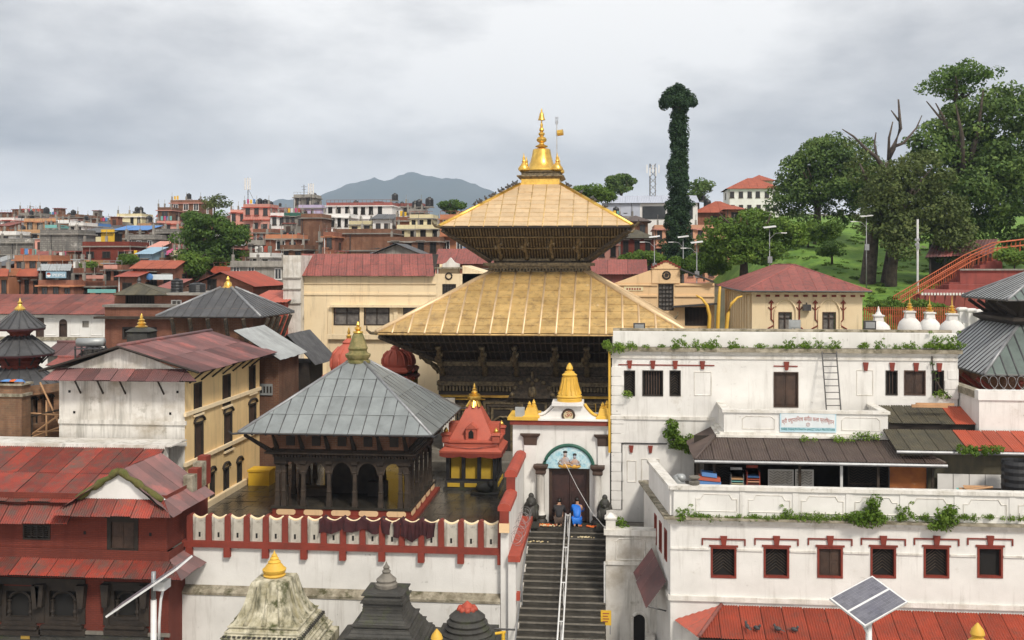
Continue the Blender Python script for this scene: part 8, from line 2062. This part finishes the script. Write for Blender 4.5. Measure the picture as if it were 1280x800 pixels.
leaf_obj(leaves_mesh('twig_leaves',[(P(x,y,106).x,106+d_,P(x,y,106).z,r_) for x,y,d_,r_ in ((1060,180,-1,.7),(1075,196,-.6,.9),(1085,215,-.5,1.0),(1070,220,0,.9),(1064,205,.3,.8),(1092,240,-.5,1.2),(1082,255,0,1.2),(1100,275,.5,1.1))],110,1.0,.34,77,'leaf_olive'),DT,'twig_leaves')
# tall ivy-clad tree
Y = 118; X = PX(848,Y); IV = thing('ivy_tree','very tall narrow ivy-clad tree with mushroom-shaped top','tree',(X,Y,h(X,Y)))
zb,zt = PZ(322,Y,848),PZ(112,Y,848)
MB().tube([(X,Y,h(X,Y)-.5),(X,Y,zb),(X+.2,Y,(zb+zt)/2),(X,Y,zt)],[.7,.6,.42,.25],8).build('trunk','bark',IV)
cs = []; q = random.Random(2)
for k in range(330):
    f = k/330; z = zb-1+(zt-1.3-zb)*f
    rad = mpx(lerp_tab([(0,16),(.12,17),(.28,11),(.45,9),(.6,7.5),(.75,6),(.93,5),(1,4)],f),Y)*q.uniform(.5,1.12)*(1+.16*math.sin(f*23)+.1*math.sin(f*51))
    rad *= 1.4 if q.random() < .14 else 1.0
    a_ = q.uniform(0,2*math.pi); cs.append((X+mpx(lerp_tab([(0,-2),(.3,0),(.6,1),(1,0)],f),Y)+rad*math.cos(a_),Y+rad*math.sin(a_),z,q.uniform(.4,.75)))
for k in range(95):
    a_ = q.uniform(0,2*math.pi); rr = mpx(21,Y)*math.sqrt(q.random()); cs.append((X+rr*math.cos(a_),Y+rr*math.sin(a_),zt+.1-(rr/mpx(21,Y)) ** 2*2.0+q.uniform(-.25,.3),q.uniform(.4,.65)))
leaf_obj(leaves_mesh('ivy',cs,120,1.0,.26,5,'leaf_ivy',.6),IV,'ivy')
# trees in the town
Y = 120
tree(262,342,Y,mpx(85,Y),lob(Y,262,342,[(268,282,34,20,0),(290,295,22,18,3),(245,300,22,20,-2),(255,320,32,20,-5),(242,276,18,12,0),(285,318,22,16,0)]),'large leafy tree rising among the town houses','leaf_mid',130,.36,.4,31,'town_tree',clump=1.0)
tree(246,345,112,mpx(34,112),lob(112,246,345,[(246,328,18,16,0),(238,334,14,14,0)]),'brighter green tree at the foot of the large town tree','leaf_light',120,.3,.2,33,'town_tree',clump=.8)
tree(268,275,150,mpx(32,150),lob(150,268,275,[(262,252,8,3.5,0),(274,247,9,3.5,0),(268,257,12,3,0),(283,254,6,3,0)]),'thin airy feathery tree above the large town tree','leaf_olive',26,.3,.16,35,'town_tree',clump=.7,trunk_top=.6)
tree(566,270,190,mpx(22,190),lob(190,566,270,[(565,258,14,7,0)]),'round green treetop on the skyline left of the golden roof','leaf_mid',150,.4,.25,37,'town_tree',clump=1.0)
tree(742,275,150,mpx(45,150),lob(150,742,275,[(738,240,20,11,0),(722,246,10,8,0),(754,246,10,8,0)]),'bright green tree just right of the golden pinnacle','leaf_light',130,.36,.25,39,'town_tree',clump=1.0)
tree(777,262,185,mpx(44,185),lob(185,777,262,[(778,230,17,12,0),(770,238,12,8,0)]),'dark round tree behind the industrial hall','leaf_deep',120,.42,.25,41,'town_tree',clump=1.0)
tree(873,275,180,mpx(48,180),lob(180,873,275,[(873,238,14,15,0),(868,248,10,8,0)]),'open dark tree right of the tall ivy-clad one','leaf_deep',85,.4,.22,43,'town_tree',clump=.95)
tree(115,338,112,mpx(14,112),lob(112,115,338,[(112,333,9,5,0),(160,325,10,6,3)]),'pot plants and creepers on the brick rooftops','leaf_light',90,.26,.08,45,'roof_plant',clump=.6)
for x,y,Y,rx,ry,lab in ((800,322,112,20,8,'low hedge mass left of the ivy-clad tree foot'),(880,330,106,24,12,'low hedge mass right of the ivy-clad tree foot'),(850,333,100,20,10,'bright shrubbery behind the stepped gable'),(1160,387,84,20,8,'low green shrubs behind the white stupas'),(1110,385,86,16,9,'dark shrubs at the foot of the slender tree'),(1268,320,96,14,8,'yellow-green clipped hedge above the red wall')):
    tree(x,y+ry,Y,mpx(ry,Y),lob(Y,x,y+ry,[(x,y,rx,ry,0),(x-rx*.6,y+2,rx*.6,ry*.7,0),(x+rx*.6,y+2,rx*.6,ry*.7,0)]),lab,'leaf_light',120,.24,.06,int(x)+3,'hedge',clump=.6)
# ---------------------------------------------------------------- weeds on the ledges
def weed_proto(seed,n,rad,size,hgt,mat='leaf_weed'):
    q = random.Random(seed); cs = [(q.gauss(0,rad),q.gauss(0,rad*.35),abs(q.gauss(hgt*.5,hgt*.3)),q.uniform(.09,.17)) for k in range(n)]
    return leaves_mesh('leaves',cs,26,1.0,size,seed,mat,.6,.2)
WP = [weed_proto(1,7,.16,.10,.25),weed_proto(2,11,.24,.10,.34),weed_proto(3,6,.3,.09,.14),weed_proto(4,16,.26,.11,.55)]
stem_m = MB().tube([(0,0,-.05),(.02,0,.15),(0,0,.3)],.012,4).build('stem','bark'); stem_me = stem_m.data; bpy.data.objects.remove(stem_m)
wr = random.Random(8)
def weed(x,y,Y,k,s,lab,grp,name='weed'):
    p_ = P(x,y,Y); t = thing(name,lab,'plant',p_,grp); t.rotation_euler.z = wr.choice([0,math.pi])+wr.uniform(-.3,.3); t.scale = (s,s,s*wr.uniform(.85,1.2))
    for me,nm in ((WP[k],'leaves'),(stem_me,'stem')):
        o = bpy.data.objects.new(nm,me); C.objects.link(o); o.parent = t
def near(x,tab):return min(tab,key=lambda q:abs(q[0]-x))[1]
F1 = [(787,'lattice window nearest the gate'),(816,'wide barred window beside the gate'),(844,'second lattice window'),(878,'blind panel left of the balcony'),(930,'bare wall before the balcony door'),(983,'balcony door'),(1040,'iron ladder'),(1082,'blind panel beyond the ladder'),(1115,'narrow barred window beyond the ladder'),(1145,'wide shuttered window near the corner'),(1176,'corner window with the creeper'),(1197,'corner quoins')]
F2 = [(845,'corner by the tin awning'),(904,'lattice window nearest the stairs'),(937,'wall between both first lattice windows'),(970,'second lattice window'),(1004,'wall before the shuttered window'),(1037,'brown shuttered window'),(1104,'lattice window behind the solar panel'),(1137,'wall right of the solar panel'),(1170,'lattice window beyond the solar panel'),(1237,'open unlatticed window'),(1270,'wall beyond the open window')]
g1 = 'weeds along the upper roof ledge'
for x in [770,777,786,792,807,828,846,869,883,886,892,914,920,929,950,968,978,986,990,1004,1010,1025,1040,1044,1077,1082,1098,1119,1124,1133,1140,1158,1164,1172,1177,1183,1190,1196]:
    weed(x+wr.uniform(-1,1),435.5,UY-.12,wr.choice([0,1,0,2,3]),wr.uniform(.5,1.0),'green weed on the roof ledge above the '+near(x,F1),g1)
g2 = 'weeds along the terrace cornice'
for x in [853,862,872,878,886,900,908,916,924,938,944,952,960,968,976,986,996,1004,1012,1020,1030,1040,1048,1058,1064,1072,1110,1130,1154,1160,1182,1190,1207,1220,1240,1262,1274]:
    weed(x+wr.uniform(-2,2),649.5,LY-.12,wr.choice([0,1,2,2,3]),wr.uniform(.4,.85),'green weed on the terrace cornice above the '+near(x,F2),g2)
def bush(x,y,Y,items,lab,size,per,seed,mat='leaf_weed',name='wall_shrub',stems=None):
    p_ = P(x,y,Y); t = thing(name,lab,'shrub',p_)
    q = random.Random(seed); cs = []
    for cx,cy,rx,ry in items:
        for k in range(int(3+rx*ry*.12)):
            a_ = q.uniform(0,6.28); f = math.sqrt(q.random()); c_ = P(cx+rx*f*math.cos(a_),cy+ry*f*math.sin(a_),Y-.1+q.uniform(-.25,.2)); cs.append((c_.x,c_.y,c_.z,q.uniform(.12,.24)))
    leaf_obj(leaves_mesh('leaves',cs,per,1.0,size,seed,mat,.6,.2),t,'leaves')
    m = MB()
    for cx,cy,rx,ry in items:m.tube([p_,P(cx,cy,Y-.1)],[.03,.012],5)
    m.build('stem','bark',t)
bush(1088,652,LY-.15,[(1088,640,8,10),(1082,650,12,8),(1092,628,6,7),(1072,648,8,6),(1098,646,8,8)],'tall bushy shrub sprouting from the terrace cornice',.12,34,1)
bush(1180,650,LY-.15,[(1172,655,9,6),(1184,655,10,8),(1176,643,6,7),(1188,640,5,9)],'shrub hanging below the terrace cornice between two windows',.12,34,2)
bush(842,560,UY-.2,[(842,535,8,8),(840,546,8,8),(855,552,10,7),(862,560,8,6),(848,555,10,8)],'bright green shrub growing out of the white wall above the veranda',.13,36,3)
bush(760,432,UY-.2,[(757,430,5,4),(766,434,8,4),(776,435,6,4)],'shaggy weed tuft overhanging the corner of the upper white building',.11,34,4)
bush(779,662,44.0,[(776,655,5,6),(781,660,6,5)],'small leafy plant behind the white stair pedestal',.11,34,5)
bush(1085,545,BY-.25,[(1072,546,12,3),(1090,546,10,3)],'low weed strip under the white balcony',.09,34,6); bush(1045,549,BY-.3,[(1012,549,10,2),(1050,549,14,2.5)],'scattered weed strip at the top of the brown tin roof',.09,30,7)
bush(1225,560,43.5,[(1205,561,10,3),(1225,562,12,5),(1245,561,10,3)],'grassy weeds growing in the gutter of the mossy tin roof',.11,36,8)
for x,lab in ((786,'weeds sprouting under the first dark lattice window'),(1176,'weeds sprouting under the last barred window by the corner')):
    bush(x,494,UY-.1,[(x,493,6,3)],lab,.09,30,x)
VN = thing('creeper','dark creeper stem hanging from the roof ledge past the corner window','plant',P(1168,440,UY-.1))
MB().tube([P(1164,436,UY-.1),P(1166,460,UY-.08),P(1168,472,UY-.08),P(1176,486,UY-.1),P(1188,498,UY-.1)],[.03,.03,.035,.035,.04],5).build('stem','bark',VN)
leaf_obj(leaves_mesh('leaves',[tuple(P(x,y,UY-.15))+(.13,) for x,y in ((1167,466),(1170,474),(1166,455),(1186,495),(1180,490))],16,1.0,.1,61,'leaf_mid'),VN,'leaves')
PZX[0] = 1180
# ================================================================ right slope: stair, rails, walls, white stupas
OS = thing('orange_stair','flight of steps with orange railings climbing the grass slope','staircase',(PX(1190,92),92,7))
def ramp_pts(x,y,Y):return P(x,y,Y)
for k in range(16):
    f = k/15; x = 1130+(1245-1130)*f; y = 388-(388-322)*f; Y_ = 88+10*f; c_ = P(x,y,Y_)
    MB().box(c_.x-.4,c_.y-.3,c_.z-2.2,c_.x+.45,c_.y+2.0,c_.z).build('step','red_wall',OS)
for off in (0,2.0):
    for hgt in (.55,1.1):
        MB().tube([P(1125,388,88)+Vector((0,off,hgt)),P(1215,334,95.3)+Vector((0,off,hgt)),P(1250,318,98.4)+Vector((0,off,hgt)),P(1300,312,100)+Vector((0,off,hgt))],.05,5).build('rail','orange_rail',OS)
    for k in range(34):
        f = k/33
        a_ = P(1125+90*f,388-54*f,88+7.3*f)+Vector((0,off,0)); MB().tube([a_,a_+Vector((0,0,1.1))],.03,4).build('baluster','orange_rail',OS)
    for k in range(14):
        f = k/13; a_ = P(1217+75*f,333-20*f,95.5+4.5*f)+Vector((0,off,0)); MB().tube([a_,a_+Vector((0,0,1.1))],.03,4).build('baluster','orange_rail',OS)
RWl = thing('red_terrace_wall','tiered red terrace wall below the clipped hedge','wall',(PX(1240,92),92,6))
for x0_,x1_,y0,y1,Y_ in ((1200,1310,337,362,93),(1186,1310,356,372,91),(1150,1310,368,385,89)):
    MB().box(PX(x0_,Y_),Y_,PZ(y1,Y_)-2,PX(x1_,Y_),Y_+2.2,PZ(y0,Y_)).build('tier','red_wall',RWl)
MB().box(PX(1200,92.9),92.8,PZ(338,93),PX(1310,93),93.2,PZ(336,93)).build('coping','concrete',RWl)
SCn = thing('striped_canopy','long red awning with white scalloped edge below the red terrace wall','awning',(PX(1185,86),86,6))
roof_face(SCn,'red_wall',(PX(1152,85),85,PZ(368,85)),(PX(1222,85),85,PZ(369,85)),(PX(1156,87),87,PZ(362,87)),(PX(1222,87),87,PZ(363,87)),1.0)
for k in range(18):MB().box(PX(1152+3.9*k,84.95),84.95,PZ(369,85),PX(1154.4+3.9*k,84.95),85.02,PZ(366,85)).build('scallop','clean_white',SCn)
for k in range(6):MB().box(PX(1156+12.5*k,85.3),85.3,3,PX(1157.3+12.5*k,85.3),85.4,PZ(368,85)).build('post','red_wall',SCn)
FN = thing('orange_fence','orange picket fence behind the white stupas','fence',(PX(1130,82),82,3))
for k in range(48):
    x = 1080+2.7*k; MB().box(PX(x,82),82,3,PX(x,82)+.07,82.05,PZ(384,82)).build('picket','orange_rail',FN)
for y in (387,395):MB().box(PX(1079,82),82.05,PZ(y+1,82),PX(1210,82),82.12,PZ(y,82)).build('rail','orange_rail',FN)
PV = thing('rest_shelter','brown tin-roofed open shelter under the huge dark tree','shelter',(PX(1195,104),104,9))
roof_face(PV,'plum_sheet',(PX(1156,103),103,PZ(322,103)),(PX(1240,103),103,PZ(318,103)),(PX(1166,106),106,PZ(303,106)),(PX(1240,106),106,PZ(303,106)),1.3,corr=(.3,.05))
for k in range(5):MB().box(PX(1162+18*k,103.5),103.5,8,PX(1164+18*k,103.5),103.65,PZ(320,103)).build('post','dark_wood',PV)
MB().box(PX(1162,105.8),105.8,8,PX(1240,105.8),106,PZ(305,106)).build('back_wall','dark_wood',PV)
WS = []
for k,(x,yt,yd,hwp,Y_,lab) in enumerate(((1098,383,405,15,72,'low white stupa with stepped top, nearest the pink-roofed pavilion'),(1137,371,400,14,71,'white domed stupa with a stack of gold rings, the brightest finial'),(1162,370,401,13,73,'white domed stupa between two others, its gold finial half dark'),(1190,369,403,15,70,'white domed stupa beside the orange gate rail'))):
    X = PX(x,Y_); hw_ = mpx(hwp,Y_); zd_ = PZ(yd,Y_); t = thing('small_white_stupa',lab,'stupa',(X,Y_,3),'white stupas behind the roof parapet')
    MB().sq([(hw_*1.25,2),(hw_*1.25,zd_-1.3),(hw_*1.1,zd_-1.25),(hw_*1.05,zd_-1.0)],(X,Y_)).build('base','clean_white',t)
    MB().lathe([(hw_,zd_-1.0),(hw_*.98,zd_-.5),(hw_*.85,zd_-.15),(hw_*.5,zd_+.12),(hw_*.3,zd_+.2)],(X,Y_),18).build('dome','clean_white',t,smooth=40)
    MB().sq([(.3,zd_+.15),(.26,zd_+.45),(.34,zd_+.5),(.34,zd_+.58),(.15,zd_+.62)],(X,Y_)).build('harmika','clean_white',t)
    zt_ = PZ(yt,Y_)
    if k:MB().lathe([(.2,zd_+.6),(.28,zd_+.7),(.14,zd_+.78),(.22,zd_+.88),(.1,zd_+.96),(.16,zd_+1.04),(.05,zd_+1.12),(.01,max(zt_,zd_+1.2))],(X,Y_),10).build('finial','gold_bright',t,smooth=40)
    else:MB().lathe([(.25,zd_+.6),(.12,zd_+.8),(.02,max(zt_,zd_+.9))],(X,Y_),8).build('finial','clean_white',t)
BW = thing('white_balustrade','white balustrade with round-topped red and white posts beside the stupas','balustrade',(PX(1225,73),73,3))
for k in range(7):
    x = 1203+11*k; Y_ = 75-.5*k; X = PX(x,Y_); zt_ = PZ(384+1.2*k,Y_)
    MB().sq([(.26,2),(.26,zt_-.25),(.34,zt_-.2),(.34,zt_-.08),(.2,zt_)],(X,Y_)).build('post','clean_white',BW)
    MB().box(X+.27,Y_-.2,2,X+.42,Y_+.2,zt_-.3).build('post_stripe','orange_rail',BW)
    if k < 6:MB().tube([(X,Y_,zt_-.7),(PX(x+11,Y_-.5),Y_-.5,zt_-.65)],.04,4).build('link','dark_metal',BW)
MB().box(PX(1195,76),74.5,2,PX(1300,76),74.8,PZ(403,75)).build('base_wall','clean_white',BW)
OG = thing('orange_gate','orange metal gate rail set aslant beside the white stupas','railing',(PX(1230,68),68,3))
for k in range(6):MB().tube([P(1212+3.5*k,421-.0*k,68),P(1234+2.2*k,394+.8*k,68)],.05,5).build('bar','orange_rail',OG)
MB().box(PX(1239,68),68,2,PX(1245,68),68.3,PZ(385,68)).build('post','orange_rail',OG)
# street lamps
def lamp(x,yt,yb,Y,lab,arm=-1,mat='grey_metal'):
    X = PX(x,Y); z0,z1 = h(X,Y)-.2,PZ(yt,Y,x); t = thing('street_lamp',lab,'street lamp',(X,Y,z0),'solar street lamps')
    MB().tube([(X,Y,z0),(X,Y,z1)],[.06,.04],8).build('pole',mat,t,smooth=True)
    MB().ext([(X-.55,Y-.4,z1-.05),(X+.55,Y-.4,z1+.08),(X+.55,Y+.4,z1+.2),(X-.55,Y+.4,z1+.07)],(0,0,.05)).build('solar_panel','white_metal',t)
    MB().tube([(X,Y,z1-1.0),(X+arm*.5,Y-.1,z1-.5),(X+arm*1.0,Y-.2,z1-.45)],.03,6).build('arm',mat,t)
    MB().box(X+arm*1.25-.25,Y-.3,z1-.5,X+arm*1.25+.25,Y-.1,z1-.42).build('lamp_head','white_metal',t)
    MB().box(X-.2,Y-.3,z1-3.2,X+.2,Y-.1,z1-2.6).build('battery_box','grey_metal',t)
lamp(1083,271,330,102,'solar street lamp standing before the dead tree'); lamp(818,297,335,108,'solar street lamp left of the ivy-clad tree'); lamp(854,297,335,107,'solar street lamp before the foot of the ivy-clad tree'); lamp(871,304,340,98,'shorter solar street lamp right of the ivy-clad tree'); lamp(962,285,340,97,'solar street lamp half hidden by the round yellow-green tree',1)
X = PX(1147,98); t = thing('utility_pole','slim grey utility pole with boxes by the orange stair','pole',(X,98,h(X,98)))
MB().tube([(X,98,h(X,98)-.3),(X,98,PZ(274,98))],.1,8).build('pole','white_metal',t)
for y in (298,304,308):MB().box(X-.4+.1*(y%3),97.7,PZ(y+3,98),X+.1,97.9,PZ(y,98)).build('box','grey_metal',t)
# floodlights on parapet of the white building
for x,y,Y_,lab in ((799,409,50.5,'small black floodlight lying on the golden lower roof edge'),(993,405,52,'floodlight wrapped in grey sacking behind the roof parapet'),(1087,406,52,'black floodlight tilted up behind the roof parapet')):
    c_ = P(x,y,Y_); t = thing('floodlight',lab,'floodlight',(c_.x,Y_,c_.z-.3))
    MB().box(c_.x-.28,Y_-.12,c_.z-.22,c_.x+.28,Y_+.12,c_.z+.2).build('housing','dark_metal' if x != 993 else 'pale_sheet',t)
    MB().box(c_.x-.22,Y_-.14,c_.z-.16,c_.x+.22,Y_-.12,c_.z+.14).build('lens','pale_sheet',t)
    MB().tube([(c_.x,Y_,c_.z-.2),(c_.x,Y_,PZ(436,UY)-(.0 if x != 799 else 0))],.04,5).build('stand','dark_metal',t)
PZX[0] = 720
# cable across the gate
tag(MB().tube([fG(PX(706,GY),PZ(577,GY),.2),fG(PX(722,GY),PZ(606,GY),.5),fG(PX(740,GY),PZ(634,GY),.9),(PX(757,45),45,PZ(660,45))],.011,5).build('cable','white_metal'),'thin pale cable slanting across the gate door','cable')
# ================================================================ birds
bp = thing('pigeon','dark pigeon perched on the golden roof ridge','bird',(0,0,0),'pigeons on the golden roof')
MB().ball((0,0,.13),.08,.15,.09,8,6).ball((0,-.13,.24),.05,.05,.06,7,5).tube([(0,-.08,.16),(0,-.13,.24)],.045,6).add([(-.04,.1,.13),(.04,.1,.13),(.05,.3,.08),(-.05,.3,.08)],[(0,1,2,3)]).build('body','lead_rib',bp,smooth=True)
MB().tube([(-.03,0,.06),(-.03,-.02,0)],.008,4).tube([(.03,0,.06),(.03,-.02,0)],.008,4).build('legs','red_paint',bp)
bk = kids(bp); bq_ = random.Random(14); first = True
def bird(p_,lab=None,grp=None):
    global first
    if first:bp.location = p_; bp.rotation_euler.z = bq_.uniform(0,6); bp.scale = (.95,)*3; first = False; return
    copy_tree(bp,p_,bq_.uniform(0,6.28),.95,lab,grp,bk)
EE = ring4(TX,TY,5.65,14.1); UU = ring4(TX,TY,1.28,16.85)
for f in (.42,.47,.5,.56,.62,.66,.74,.78,.83,.86,.9,.93,.95):bird(EE[0].lerp(UU[0],f)+Vector((0,0,.17)))
for f in (.35,.5,.55,.7,.86,.9):bird(EE[1].lerp(UU[1],f)+Vector((0,0,.17)))
for x,y in ((946,791),(934,789),(972,792),(993,793)):
    bird(P(x,y-1,38.6)+Vector((0,0,.03)),'dark pigeon standing on the bright red lean-to roof','pigeons on the red tin roof')
# ================================================================ haze
hb = MB().box(-5200,-80,-45,3600,8200,640).build('haze','interior'); hb['kind'] = 'stuff'
m = bpy.data.materials.new('haze_air'); m.use_nodes = True; m.node_tree.nodes.clear()
o_ = N(m.node_tree,'ShaderNodeOutputMaterial'); v_ = N(m.node_tree,'ShaderNodeVolumePrincipled')
v_.inputs['Color'].default_value = (0.61,0.77,1.0,1); v_.inputs['Density'].default_value = 1.65e-4
m.node_tree.links.new(v_.outputs[0],o_.inputs['Volume']); hb.data.materials.clear(); hb.data.materials.append(m)
